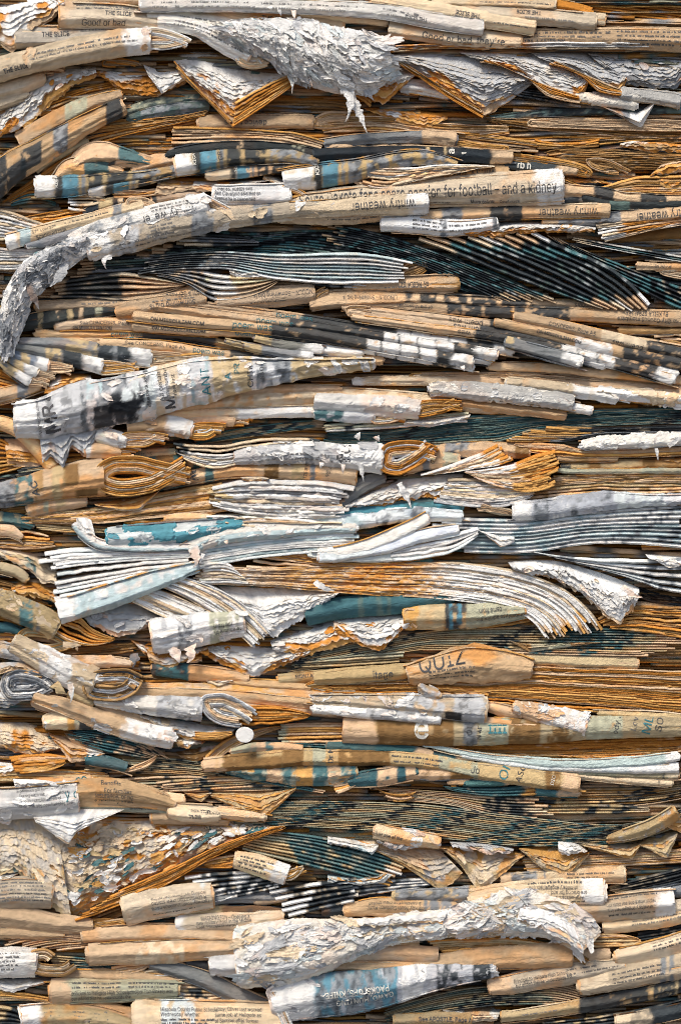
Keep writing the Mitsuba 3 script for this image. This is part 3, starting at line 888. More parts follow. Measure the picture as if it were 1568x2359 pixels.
P('brown pages just under the two dark green folded newspapers', '560,590 800,530 960,505', '640,620 800,600 960,560', 6, y=5, col='brown orange', age=.4)
P('tan block of straight pages below the torn orange wedge', '795,582 1000,588 1320,605 1500,650', '790,672 900,668 1200,650 1460,700', 6, y=-2, col='tan honey', age=.3, endj=.8)
t = F('brown newspaper printed with upside down device headline', '915,565 1100,556 1440,560', [66, 62, 60], y=4, col='tan', age=.35)
TX(t, 'device takes', 1035, 24, flip=True, b=-.1)
LP('tan coiled newspaper under the hanging white strips', '1600,580 1500,590 1430,580 1450,545 1530,515 1600,520', 6, 8, y=1, col='tan brown peach', name='rolled_newspaper')
P('dark brown pages between the device headline and the torn wedge', '1100,470 1300,440 1620,470', '1000,520 1300,520 1620,530', 8, y=8, col='umber brown', age=.4)

# ================================================================ row 0, right
origin(0, 1)
t = F('cream folded newspaper second from the top right with upside down heading', '140,0 400,36 650,85 898,122', [56, 62, 70, 76], y=-6, col='cream', age=.1)
TX(t, 'THE SLICE', 530, 16, flip=True, b=.3, bold=True); CO(t, 500, 860, -.5, .1, 12, miss=.35)
t = F('cream folded newspaper third from the top right with upside down heading', '560,40 850,66 1172,98', [70, 74, 76], y=-2, col='cream', age=.2)
TX(t, 'THE SLICE', 810, 16, flip=True, b=.4, bold=True); CO(t, 850, 1080, -.5, .1, 12, miss=.2)
F('cream folded newspaper end peeping out farthest right near the top', '900,70 1060,82 1218,92', [54, 54, 54], y=2, col='cream', age=.3)
t = F('cream folded newspaper cut by the top edge right of centre', '420,0 700,5 985,22', [60, 60, 58], y=0, col='cream', age=.2); CO(t, 640, 960, -.3, .3, 12)
P('brown blurred pages sloping down in the top right corner', '985,-60 1300,-30 1640,30', '1010,60 1250,118 1640,150', 9, y=10, col='brown rust orange', age=.4, jit=.1, endj=6)
F('brown folded pages behind the cream newspaper ends at the top right', '970,20 1050,30 1150,60', [50, 50, 50], y=5, col='orange', age=.3)
t = F('cream newspaper with a large Good or bad headline at the upper right', '224,125 500,165 830,186', [78, 78, 56], y=-3, col='cream', age=.25)
TX(t, "Good or bad, they're", 378, 30, b=-.3, squeeze=.96)
t = F('tan newspaper with rows of small type at the upper right edge', '640,188 1000,166 1300,172 1640,182', [60, 70, 90, 100], y=1, col='tan', age=.3)
CO(t, 810, 1240, -.6, .6, 14, ink='ink'); CO(t, 1270, 1600, -.7, .7, 14, ink='ink')
t = P('thin white and orange newspaper lying on the grey drooping pages', '195,212 500,196 900,192 1380,196', '200,240 500,222 900,222 1390,224', 5, y=-5, col='white cream white', age=.1, ragf=1.2, jit=.5, bands=[(150, 900, 'orange', .35)], soft=60, wear=.35, endj=9, yj=1.2)
t = FL('grey white drooping pages with orange hem, leftmost of the drooping row', '180,250 420,222 620,232 890,330', '215,262 340,335 500,445 655,538 760,480 885,385', 20, y=-12, col='orange honey tan', topcol='grey', white=.74, flake=14, greys=.5, f0=.22, skew=.5, jag=.6)
P('', '250,258 480,405 645,500', '212,264 340,342 500,452 655,545', 8, y=-13, col='orange honey orange tan', age=.3, on=t, ragf=.7, jit=.4, tipL=60, tips=('cream',))
t = FL('grey white drooping pages with orange hem, second of the drooping row', '520,228 760,222 960,240 1150,345', '640,280 830,335 970,440 1105,465 1150,365', 16, y=-9, col='orange honey', white=.75, greys=.6, f0=.22, skew=.5, jag=.6)
P('', '690,275 900,372 1090,438', '640,284 830,342 970,446 1108,472', 7, y=-10, col='orange honey tan', age=.3, on=t, ragf=.7, jit=.4)
t = FL('grey white drooping pages with orange hem, third of the drooping row', '850,226 1050,224 1200,250 1315,345', '960,290 1110,345 1200,425 1292,433 1318,365', 14, y=-6, col='orange honey', topcol='grey', white=.8, greys=.65, f0=.22, skew=.5, jag=.6)
P('', '1000,282 1150,352 1290,410', '965,294 1110,350 1200,430 1295,438', 6, y=-7, col='orange honey tan', age=.3, on=t, ragf=.7, jit=.4)
FL('slate grey drooping pages at the upper right edge of the stack', '1120,228 1350,228 1480,230 1620,250', '1200,300 1290,380 1450,412 1545,412 1620,310', 14, y=-3, col='grey slate', topcol='grey', white=.75, greys=.8, f0=.22, flake=14, skew=.4)
FL('white torn pages with orange saw edge right of the shredded wad', '140,270 260,262 350,332', '50,412 150,455 200,478 255,430 348,340', 9, y=-10, col='orange honey', white=.8, flake=18, saw=1)
P('orange pages hanging left of the white torn pages under the wad', '60,400 120,420 170,450', '70,440 110,470 130,490', 4, y=-2, col='orange honey')
F('grey torn folded newspaper in the dark gap left of the drooping point', '275,392 400,405 505,440', [50, 64, 40], y=2, col='grey', age=.05, torn=.45, skin=1)
P('', '700,395 1000,425 1240,462', '720,420 880,455 1080,492', 4, y=2, col='slate', tipR=70, tips=('cream', 'white'), fan=('folded_newspaper', 'thin dark folded newspaper with pale tip under the grey drooping row, {o} from top'), blocks='dark dark none', fill=.9, endj=6)
F('torn grey folded newspaper end under the slate drooping pages, left one', '1080,445 1250,462 1366,478', [44, 48, 44], y=0, col='white', torn=.4, skin=1, age=.1)
F('torn grey folded newspaper end under the slate drooping pages, right one', '1290,428 1450,445 1566,466', [50, 56, 60], y=-2, col='grey', torn=.4, skin=1, age=.05)
FL('dark hanging newspaper corner with a white tip at the upper right', '1190,482 1320,480 1445,462', '1210,492 1330,560 1385,588 1445,480', 4, y=-3, col='slate', white=.0, f0=.7, rag=.4, bands=[(1330, 1450, 'white', .1)])
FL('honey coloured drooping sheet with saw edge under the hanging white strips', '100,492 300,478 500,530', '120,506 300,572 375,598 490,548', 6, y=0, col='honey orange', white=.05, saw=1.4, rag=.6)
P('tan block of pages below the honey drooping sheet', '-80,545 150,530 450,562 770,580', '-80,610 150,605 500,648 775,616', 8, y=2, col='tan brown honey', age=.35, endj=1)
P('long brown pages at the right edge below the hanging grey corner', '660,538 860,545 1620,565', '690,560 1000,605 1640,640', 9, y=4, col='brown tan umber', age=.35)
LP('small brown hairpin fold in the long brown pages on the right', '1620,560 1000,550 870,555 860,572 1000,585 1620,600', 4, 7, y=1, col='brown tan')
F('dark green folded newspaper running to the right edge under the drooping row', '690,548 1000,520 1640,500', [22, 34, 40], y=6, col='green', bands=[(800, 1500, 'dark', .4)])
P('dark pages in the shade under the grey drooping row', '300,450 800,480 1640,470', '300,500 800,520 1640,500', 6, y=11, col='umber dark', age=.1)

# ================================================================ row 1, left
origin(600, 0)
P('orange pages with saw edge below the black lettered roll at the left', '40,300 200,190 380,60', '0,340 200,240 420,100', 9, y=2, col='orange rust brown', age=.4, ragf=.8)
P('long orange brown pages behind the weather page folds', '440,60 700,30 820,30', '560,130 700,120 860,90', 8, y=8, col='orange brown', age=.4)
F('folded teal and tan newspaper beside the black lettered roll', '160,180 260,110 400,50', [50, 50, 30], y=1, col='straw', bands=[(180, 290, 'teal', .3, -.2, .8)])
F('tan rumpled newspaper with a teal edge, upper of two at the left', '340,150 460,95 560,110 690,140', [50, 92, 60, 26], y=-2, col='peach', age=.4, bands=[(545, 690, 'teal', .1)], dent=1.6)
F('tan rumpled newspaper with a teal edge, lower of two at the left', '262,215 340,165 420,165 560,190', [40, 78, 66, 40], y=-3, col='peach', age=.35, bands=[(390, 500, 'teal', .2)], dent=1.6)
F('tan folded newspaper with black corner between rumpled tan and weather folds', '495,160 580,135 700,150', [40, 64, 40], y=-1, col='peach', age=.4, bands=[(400, 530, 'dark', .1)])
F('small peach folded newspaper end beside the weather folds', '610,185 720,150 820,140', [40, 66, 40], y=0, col='peach', age=.3)
F('long black folded newspaper above the third weather fold', '770,115 960,80 1130,76 1300,82 1500,125', [34, 50, 52, 50, 50], y=-1, col='dark', age=.05, bands=[(1090, 1120, 'tan', .3), (1350, 1400, 'sage', .5)])
F('black folded newspaper with a tan patch, topmost of the dark folds', '780,105 930,72 1080,50 1180,50', [26, 40, 40, 30], y=1, col='slate', bands=[(980, 1070, 'tan', .1)])
t = F('weather page fold with white end and blue block, lowest left of them', '168,268 350,255 520,230 700,208 820,185', [96, 90, 62, 46, 40], y=-6, col='straw', age=.15, tipL=86, bands=KICK(172))
TX(t, 'KICKOFF 7:07', 262, 14, angle=90, ink='pale_ink', bold=True)
t = F('weather page fold with white end and blue block, second from left', '410,270 560,240 700,212 850,175', [74, 64, 50, 36], y=-4, col='straw', age=.2, tipL=70, bands=KICK(412, .95))
t = F('weather page fold with white end and blue block, middle one', '812,168 950,148 1100,126 1300,122 1460,152', [88, 80, 56, 46, 34], y=-7, col='straw', age=.25, tipL=80, bands=KICK(812, .98))
TX(t, 'KICKOFF 7:07', 900, 13, angle=90, ink='pale_ink', bold=True); TX(t, 'GRI', 1020, 18, angle=90, bold=True)
F('narrow weather page fold tucked under the middle one', '1113,140 1250,138 1400,160', [30, 34, 26], y=-4, col='peach', tipL=60, bands=KICK(1120, .6))
t = F('weather page fold with cream end just below the narrow one', '952,198 1100,190 1250,172 1410,165', [56, 52, 44, 28], y=-6, col='peach', age=.2, tipL=(110, 'cream'), bands=KICK(995, .8))
TX(t, '7:07 PM', 1090, 12, angle=90, ink='pale_ink', bold=True)
t = F('weather page fold with white end and blue block, largest and rightmost', '1312,225 1480,200 1640,178 1800,136 1920,122 2100,152', [100, 104, 90, 70, 56, 34], y=-8, col='straw', age=.15, tipL=(130, 'white'), bands=KICK(1368, 1.0, 'slate'))
TX(t, 'KICKOFF: 7:07', 1466, 17, angle=90, ink='pale_ink', bold=True)
P('torn tan pages fraying under the weather folds, leftmost', '310,300 380,295 500,320', '320,370 390,380 480,335', 5, y=-6, col='peach cream tan', age=.4, ragf=1.2, tipL=40)
P('torn tan pages fraying under the weather folds, second', '518,262 620,275 730,265', '525,318 640,310 740,300', 5, y=-5, col='peach honey tan', age=.4, ragf=1.0)
FL('torn tan pages fraying under the weather folds, third', '740,200 800,210 890,225', '712,290 790,290 890,280', 6, y=-7, col='peach tan honey', white=.35, rag=2)
FL('torn tan pages fraying under the weather folds, fourth', '900,220 1000,225 1240,225', '880,268 950,285 1060,265 1240,232', 6, y=-7, col='peach honey tan', white=.5, rag=2)
FL('torn tan pages fraying beside the largest weather fold', '1220,190 1290,215 1360,255', '1210,225 1280,255 1360,262', 5, y=-5, col='peach cream', white=.5, rag=2)
F('tan folded newspaper under the torn pages, dark letters on it', '700,318 800,300 920,290', [40, 52, 40], y=-1, col='peach', age=.3, bands=[(690, 720, 'dark', .1)])
P('orange pages spreading left from under the torn tan pages', '95,402 250,372 420,345', '130,415 260,445 420,405', 10, y=-3, col='orange rust honey', age=.4)
F('small black and tan folded newspaper left of the torn white roll ends', '390,385 480,345 570,328', [44, 54, 40], y=-4, col='dark', bands=[(455, 520, 'straw', .3), (545, 580, 'tan', .2)])
P('white pages fanned at the left edge, upper bundle', '-60,345 80,385 230,440', '-60,520 30,510 120,500', 11, y=-5, col='white cream', age=.15, ragf=.8)
P('white pages fanned at the left edge, lower bundle', '-60,535 100,545 230,545', '-60,640 60,640 150,600', 8, y=-5, col='white cream grey', age=.1, ragf=.8)
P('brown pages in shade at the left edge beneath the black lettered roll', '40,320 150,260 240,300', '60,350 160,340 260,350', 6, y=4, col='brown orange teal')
t = F('cream rolled newspaper with a weather forecast, left of the wintry roll', '34,512 150,482 300,440 560,372 660,345', [64, 58, 54, 60, 66], y=-8, col='cream', age=.1, tipL=50, bands=[(92, 140, 'sky', .2), (520, 560, 'slate', .4)], name='rolled_newspaper')
TX(t, 'Scattered rain', 162, 16, b=-.55); CO(t, 300, 480, .1, .6, 12, ink='ink'); TX(t, '37° Low 37°', 150, 14, b=.3)
LP('', '720,345 650,312 600,312 580,340 600,372 680,365', 4, 8, y=-9, col='white cream tan', on=t)
F('black and white scuffed rolled newspaper between two cream rolls at the left', '118,528 300,482 450,432 580,378', [30, 46, 48, 40], y=-9, col='slate', torn=.35, skin=1, under='white', age=.05, name='rolled_newspaper')
t = F('grey white torn roll with upside down wintry headline at the left', '330,520 450,470 600,425 800,378 955,345', [80, 92, 98, 104, 108], y=-12, col='white', age=.08, bands=[(330, 610, 'slate', .62)], wear=.6, tipR=(60, 'white'), name='rolled_newspaper', flake=20)
TX(t, 'wintry we', 715, 30, flip=True, b=0); TX(t, 'er', 655, 30, flip=True); CO(t, 700, 880, .35, .85, 12)
LP('', '1060,360 985,320 945,300 920,325 935,375 980,385 1050,375', 5, 8, y=-13, col='white peach tan', on=t)
t = F('thick white torn roll with a ragged end above the dark fan', '404,545 560,505 800,452 1000,412 1250,382 1600,352', [120, 122, 104, 86, 74, 62], y=-13, col='cream', age=.06, tipL=(110, 'white'), bands=[(515, 640, 'grey', .45), (640, 780, 'slate', .72), (882, 985, 'slate', .25), (1165, 1255, 'slate', .35), (1450, 1568, 'grey', .5)], wear=.5, name='rolled_newspaper', flake=30, dent=1.6, rag=(3.5, 1))
CO(t, 540, 860, -.75, -.1, 13, ink='ink', miss=.3); CO(t, 690, 870, .0, .7, 13, miss=.4)
ST(t, '515,580 478,600 490,640', [34, 26, 12], y=-22)
t = F('white folded newspaper with three lines of type right of the wintry roll', '985,290 1150,296 1335,290', [72, 88, 92], y=-9, col='white', age=.1, tipR=(50, 'white'))
TX(t, 'Ren Cleveland said that on', 990, 15, b=.05, squeeze=.82); TX(t, 'Avenue he is concerned', 990, 14, b=-.4, squeeze=.85); TX(t, 'than 65, Huesby said.', 1000, 14, b=.5, squeeze=.85)
LP('', '1420,300 1350,262 1305,255 1290,290 1310,332 1390,322', 4, 8, y=-9, col='white peach honey', on=t)
t = F('tan newspaper with heavy black headline under the three line one', '1000,348 1200,345 1375,338', [46, 54, 44], y=-3, col='peach', age=.3); TX(t, 'downs biggest', 1070, 24, b=-.25, bold=True)
F('tan folded newspaper above the South Dakota headline', '1380,265 1480,262 1580,265', [40, 40, 36], y=2, col='peach', age=.4, bands=[(1500, 1568, 'dark', .2)])
t = F('large cream folded newspaper with the South Dakota football headline', '1375,332 1700,302 2000,286 2300,272 2582,256', [70, 86, 112, 134, 148], y=-9, col='cream', age=.22, tipR=(110, 'white'), layers=7, ext=1.6, dent=1.3)
TX(t, 'South Dakota fans share passion for football – and a kidney', 1380, 43, b=-.06, squeeze=.72); TX(t, 'More online:', 2165, 14, b=-.72, bold=True); TX(t, 'Read more', 2300, 13, b=-.76); CO(t, 1980, 2070, -.9, -.55, 11)
# ================================================================ row 1, right
origin(600, 1)
F('black folded newspaper whose right end is a bare tan flap', '-70,62 150,38 380,30 530,45', [40, 44, 48, 66], y=-1, col='slate', age=.05, bands=[(376, 540, 'tan', .05)])
t = F('black folded newspaper with pale letters and tan end, upper right', '-120,112 200,98 500,106 790,122', [50, 56, 60, 54], y=-5, col='dark', age=.05, tipR=(85, 'tan'), bands=[(395, 410, 'straw', .4), (480, 488, 'straw', .3)])
TX(t, 'ac', 512, 32, angle=90, ink='pale_ink', bold=True); TX(t, 't', 570, 22, angle=90, ink='pale_ink', bold=True)
F('small dark folded newspaper with tan patch left of the lettered black one', '40,82 180,74 330,68', [26, 28, 26], y=1, col='dark', bands=[(240, 330, 'tan', .1)])
t = F('black folded newspaper with white letters reaching toward a tan end', '760,158 900,168 1086,184', [36, 50, 40], y=-2, col='dark', age=.05, tipR=(82, 'tan'))
TX(t, 'rb h', 815, 26, angle=0, ink='pale_ink', bold=True)
F('small tan folded newspaper standing left of the dark lettered folds', '-40,80 10,80 45,85', [56, 60, 50], y=-1, col='tan', age=.3)
P('brown block of pages stepping down behind the black lettered newspaper', '420,0 700,20 905,55', '500,40 700,85 905,100', 7, y=1, col='brown tan honey', age=.35, endj=1)
LP('brown hairpin folded newspaper right of the black lettered one', '500,40 700,68 775,78 770,95 600,80 460,60', 4, 7, y=-1, col='brown tan honey')
LP('long brown hairpin folded newspaper sloping down beneath brown nested loops', '790,112 1000,135 1130,168 1160,195 1140,212 980,170 790,140', 5, 8, y=-3, col='brown honey orange')
P('brown strip of pages right of the tan end of the black newspaper', '880,30 1050,55 1195,35', '905,85 1080,80 1195,75', 5, y=3, col='orange brown honey', age=.4)
P('brown nested pages curving at the right edge under straight brown ones', '930,100 1020,82 1250,86 1640,108', '1060,160 1180,190 1350,178 1640,195', 13, y=3, col='brown tan umber', age=.3, wave=1.2)
LP('brown nested loops inside the curved pages at the right, upper', '1300,170 1180,130 1130,135 1150,165 1240,190', 4, 7, y=1, col='brown tan')
LP('brown nested loops inside the curved pages at the right, lower', '1330,185 1250,160 1200,165 1210,190 1280,200', 3, 7, y=2, col='brown tan')
FL('honey orange torn sheet at the right edge above the brown twist', '1430,200 1510,105 1640,110', '1425,212 1500,205 1640,180', 5, y=-2, col='honey orange tan', white=.15)
FL('orange torn corner at the right edge under the honey sheet', '1480,200 1560,180 1640,180', '1470,255 1520,285 1640,270', 5, y=-3, col='honey orange', white=.2)
P('brown twisted pages running to the right edge below the loops', '1010,212 1180,262 1400,205 1640,200', '1010,232 1190,282 1350,290 1640,300', 8, y=-1, col='brown honey tan', age=.4)
FL('small brown drooping sheet left of the brown twist', '1000,205 1150,215 1255,235', '1010,225 1130,240 1250,248', 4, y=2, col='brown honey', white=0)
P('straight brown pages at the far upper right below the hanging corner', '1040,20 1300,5 1640,0', '1080,50 1300,60 1640,50', 7, y=6, col='umber brown', age=.3)
FL('orange brown torn sheet pointing left at the upper right edge', '1290,50 1350,20 1640,55', '1285,75 1400,95 1640,110', 5, y=0, col='honey orange brown', white=.05)
P('frayed cream torn pages lying on the football headline paper', '138,165 300,172 500,155 700,163', '118,258 190,272 340,235 560,192', 9, y=-14, col='cream white peach', age=.3, ragf=1.3, endj=5)
FL('tan torn sheet left of the football headline, under frayed cream pages', '50,205 180,215 420,245', '65,245 190,280 400,262', 4, y=-11, col='peach tan honey', white=.3)
t = F('cream folded newspaper with upside down wintry headline above the football one', '440,215 600,200 772,196', [58, 64, 72], y=-3, col='tan', age=.25)
TX(t, 'wintry weathe', 455, 33, flip=True, b=.05, squeeze=.86)
t = F('cream folded newspaper with upside down wintry headline below South Dakota', '-230,362 0,352 200,335 396,326', [60, 84, 98, 104], y=-15, col='cream', age=.12, tipR=(85, 'white'), layers=5)
TX(t, 'wintry weather', 50, 36, flip=True, b=-.05, squeeze=.86)
t = F('grey and tan folded newspaper with upside down closed headline', '-280,395 0,395 190,385 380,368', [60, 66, 62, 50], y=-10, col='tan', age=.2, bands=[(192, 390, 'slate', .3)])
TX(t, 'closed by', 95, 24, flip=True, b=.35); CO(t, -60, 180, -.6, .3, 13, ink='ink')
t = F('tan folded newspaper with dark bands and upside down wintry headline', '370,400 600,388 840,378 1236,372', [52, 56, 56, 64], y=-8, col='tan', age=.2, bands=[(470, 562, 'slate', .2), (690, 836, 'dark', .25)])
TX(t, 'wintry weather', 912, 34, flip=True, squeeze=.84)
t = F('tan newspaper at the right edge with upside down wintry headline', '930,418 1200,408 1400,392 1640,368', [44, 48, 66, 76], y=-4, col='tan', age=.3, bands=[(1000, 1290, 'slate', .25)])
TX(t, 'wintry weather', 1360, 34, flip=True, squeeze=.84)
P('honey torn pages fanning to the right edge beneath the wintry headline', '1170,432 1350,412 1640,385', '1218,512 1350,480 1640,425', 9, y=-9, col='honey orange tan', age=.3, tipL=110, tips=('cream', 'white'), ragf=1.2, edge=('white', .75))
t = F('white torn folded newspaper with upside down type above the black fan', '188,430 330,435 500,450 720,425', [72, 80, 66, 50], y=-10, col='white', age=.15, bands=[(460, 490, 'slate', .3), (700, 800, 'slate', .3)], tipL=70)
CO(t, 330, 470, -.5, .6, 13, ink='ink'); CO(t, 500, 660, -.6, .6, 13, ink='ink')
FL('long torn honey and white strip of pages above the right end of the fan', '560,455 800,410 1000,408 1180,435', '550,480 700,495 800,470 1000,470 1170,468', 8, y=-13, col='honey orange peach', white=.55, rag=2, flake=10, f0=.35)
t = F('narrow weather page fold under the football headline', '588,352 750,342 950,328 1160,306', [34, 36, 34, 34], y=-4, col='slate', age=.1, tipL=(92, 'peach'), bands=[(695, 722, 'dark', .1), (735, 805, 'blue', .2), (830, 860, 'sky', .2), (880, 1100, 'dark', .3)])
F('tan and black banded folded newspaper right of the football headline', '1010,282 1170,290 1340,318 1640,320', [60, 52, 44, 40], y=-3, col='tan', age=.3, bands=[(1170, 1260, 'dark', .2), (1380, 1500, 'dark', .3)])
F('black folded newspaper curving to the right edge below the tan banded one', '1120,310 1240,338 1400,346 1640,338', [50, 46, 44, 44], y=-5, col='dark', age=.05, bands=[(1240, 1330, 'green', .3)])
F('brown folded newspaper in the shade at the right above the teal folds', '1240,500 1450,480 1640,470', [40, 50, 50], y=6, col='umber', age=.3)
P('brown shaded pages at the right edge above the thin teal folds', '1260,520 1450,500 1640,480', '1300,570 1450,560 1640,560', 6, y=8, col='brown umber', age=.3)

# ================================================================ the black fans, rows 1 and 2
origin(600, 0)
P('', '985,445 1150,470 1500,455 1750,490 1960,540 2350,680 2560,800', '360,665 700,632 1000,606 1350,628 1750,640 2050,720 2310,815', 15, y=1, col='slate green dark', age=.02, edgewear=.12, edgecol='pale', fill=1.1, jit=.3, endj=9, tipL=52, tipR=80, tips=('cream', 'white', 'peach'), blocks='dark black teal none', sh=26, wear=.1, yj=.8,
  fan=('folded_newspaper', 'thin black and teal folded newspaper in the long sagging fan, {o} layer from the top'))
P('', '845,465 1000,475 1150,490', '835,535 1000,535 1200,530', 4, y=-6, col='dark slate', age=.03, fill=.92, jit=.12, endj=6, tipL=80, tips=('white', 'cream'), yj=.8,
  fan=('folded_newspaper', 'white tipped black folded newspaper at the left end of the fan, {o} from top'))
P('', '355,590 500,580 650,575', '345,680 520,665 700,650', 6, y=-2, col='slate green dark', age=.05, fill=.9, endj=7, tipL=66, tips=('peach', 'tan'), blocks='dark teal none', sh=20,
  fan=('folded_newspaper', 'tan tipped black folded newspaper right of the grey torn roll, {o} from top'))
P('', '700,580 1000,555 1300,570 1600,560 1880,600', '650,665 1000,640 1300,695 1600,712 1850,705', 8, y=-9, col='pale sky white', age=.03, fill=.95, jit=.12, endj=5, tipR=80, tips=('white',), bands=[(600, 1000, 'dark', .2), (1000, 1180, 'slate', .4), (1180, 1330, 'sky', .5)], sh=14, yj=1.0,
  fan=('folded_newspaper', 'pale blue folded newspaper in the bright sheaf mid fan, {o} from top'))
P('brown frayed pages at the right end of the pale blue sheaf', '1860,610 1900,590 1960,580', '1850,700 1910,680 1960,650', 8, y=-3, col='brown tan honey', ragf=1)
origin(600, 1)
P('', '-20,435 200,480 400,545 700,660 1000,780', '-60,520 150,560 300,600 550,700 760,800', 9, y=-5, col='green teal dark', age=.02, edgewear=.12, edgecol='pale', fill=1.1, jit=.3, endj=9, tipL=36, tipR=70, tips=('tan', 'peach', 'cream'), blocks='dark teal black dark', sh=30, yj=.8,
  fan=('folded_newspaper', 'dark teal folded newspaper sloping down under the pale blue sheaf, {o} from top'))
P('', '930,478 1050,540 1250,630 1440,810', '310,490 500,560 800,680 1180,815', 9, y=-9, col='dark green dark', age=.02, edgewear=.12, edgecol='pale', fill=1.0, jit=.3, endj=7, tipL=95, tipR=75, tips=('white', 'cream', 'peach'), blocks='dark teal black dark', sh=24, yj=.8,
  fan=('folded_newspaper', 'white tipped black folded newspaper sloping down right of centre, {o} from the right'))
P('', '1020,505 1280,610 1640,740', '960,490 1200,640 1640,860', 5, y=-4, col='teal dark slate', age=.03, fill=.95, endj=8, tipL=40, tips=('tan', 'peach'), blocks='dark teal black dark', sh=40,
  fan=('folded_newspaper', 'dark teal folded newspaper running down to the right edge, {o} from top'))
P('', '1095,495 1300,530 1640,590', '1080,515 1300,560 1640,620', 3, y=-6, col='sage teal pale', age=.1, fill=.9, endj=6, tipL=60, tips=('cream',), blocks='none none dark', sh=20,
  fan=('folded_newspaper', 'thin sage folded newspaper with cream tip at the right edge, {o} of three from top'))
P('', '1300,622 1450,628 1640,632', '1310,660 1450,700 1640,720', 4, y=-1, col='dark teal', fill=.8, blocks='dark black none', tipL=30, tips=('tan',),
  fan=('folded_newspaper', 'shaded dark folded newspaper below the sage ones at the right edge, {o} from top'))
t = F('tan folded newspaper with two small words at the right edge below the fan', '1365,622 1480,626 1640,634', [34, 36, 36], y=-4, col='tan', age=.3); TX(t, 'in hand', 1450, 16, b=-.1)
LP('small cream coil at the right edge under the tan two word paper', '1640,640 1530,638 1465,648 1480,662 1560,680 1640,690', 4, 8, y=-5, col='cream tan', name='rolled_newspaper')

# ================================================================ row 2, left
origin(1200, 0)
t = F('long grey torn roll draped down the left edge of the stack', '400,-80 250,-5 150,70 85,160 55,270 20,430', [84, 110, 132, 130, 100, 60], y=-16, col='grey', age=.04, torn=.5, skin=2, rough=.3, name='torn_newspaper', bands=[(-60, 60, 'slate', .5), (100, 260, 'slate', .65), (120, 200, 'teal', .75)], wear=.55, under='white')
CO(t, 250, 380, -.3, .5, 13, off=2)
scraps(t, 150, size=(5, 15), cols='white grey slate grey white', lift=3.5, long=2.6, age=.05, curl=1.3)
ST(t, '130,110 160,180 180,225', [50, 60, 20], y=-26, col='slate'); ST(t, '50,230 40,300 45,335', [30, 50, 20], y=-26); ST(t, '300,10 280,60 230,120', [50, 60, 30], y=-24, col='grey')
P('', '250,98 400,75 570,50 700,72 860,112', '250,172 400,176 560,190 700,170 850,116', 5, y=-6, col='cream peach tan', age=.1, fill=.95, jit=.1, endj=4, bands=[(150, 545, 'dark', .12)], sh=-6, tipL=50, tips=('tan',),
  fan=('folded_newspaper', 'black newspaper folding open to cream and tan pages, left of centre, {o} from top'))
P('', '670,42 870,38 1050,62 1290,72', '730,72 860,108 1000,188 1290,92', 5, y=-9, col='tan cream peach', age=.1, fill=.95, jit=.1, endj=4, bands=[(600, 942, 'slate', .25), (942, 1060, 'white', .1)], sh=-12,
  fan=('folded_newspaper', 'grey newspaper with white corner folding back to tan pages, {o} from top'))
P('', '1060,32 1250,40 1568,70 1720,95', '1160,44 1350,88 1480,120 1640,128', 4, y=-7, col='slate dark grey', age=.03, fill=.92, endj=5, tipR=90, tips=('white',), blocks='dark slate none', sh=20,
  fan=('folded_newspaper', 'grey folded newspaper with white tip under the pale blue sheaf, {o} from top'))
FL('white torn scrap above the grey folded newspapers near the middle', '1050,28 1110,26 1160,28', '1060,60 1110,78 1200,75', 3, y=-11, col='white', white=.9)
P('', '240,90 350,80 560,60', '200,172 350,178 540,178', 6, y=3, col='dark black green', fill=.9, endj=8, blocks='dark teal black none', sh=20, tipL=60, tips=('peach', 'tan'),
  fan=('folded_newspaper', 'shaded black folded newspaper beside the grey torn roll, {o} from top'))
t = F('tan folded newspaper with upside down byline under the opened black ones', '165,208 400,200 640,182 930,138', [44, 54, 64, 60], y=-2, col='tan', age=.3)
TX(t, 'By KEILA SZPALLER', 752, 18, flip=True, squeeze=.9, b=.1); CO(t, 370, 530, -.3, .4, 12)
t = F('tan folded newspaper with upside down LINCOLN line at the centre', '1000,185 1200,168 1445,148', [84, 86, 74], y=-4, col='tan', age=.25)
TX(t, 'LINCOLN – Something big is', 1168, 19, flip=True, b=.2, squeeze=.85); CO(t, 1150, 1300, -.7, -.3, 12)
t = F('tan and black banded newspaper with LINCOLN line right of centre', '1430,190 1568,172 1850,168 2150,182 2440,195', [76, 80, 58, 50, 40], y=-3, col='tan', age=.2, bands=[(1863, 1900, 'dark', .4), (1935, 2010, 'dark', .35), (2045, 2150, 'dark', .35), (2170, 2290, 'dark', .4), (2310, 2425, 'dark', .2)])
TX(t, 'LINCOLN – Something big is', 1580, 16, flip=True, b=.1, squeeze=.85)
LP('', '1500,120 1450,150 1425,185 1440,208 1500,200', 5, 7, y=-4, col='tan brown', on=t)
F('black folded newspaper with tan bars right of the grey draped roll', '92,288 250,262 400,236 545,218', [72, 82, 72, 60], y=-3, col='dark', age=.1, bands=[(175, 195, 'straw', .3), (255, 285, 'tan', .4), (310, 335, 'straw', .3), (365, 380, 'tan', .3), (440, 470, 'sage', .3)], wear=.3)
t = F('tan folded newspaper with upside down type above the thick pale tips', '538,240 700,212 945,182', [64, 82, 60], y=-6, col='tan', age=.25)
TX(t, 'Something big is', 690, 20, flip=True, b=.05); CO(t, 700, 900, .3, .7, 12)
LB = 'thick tan newspaper turning black then scuffed white, '
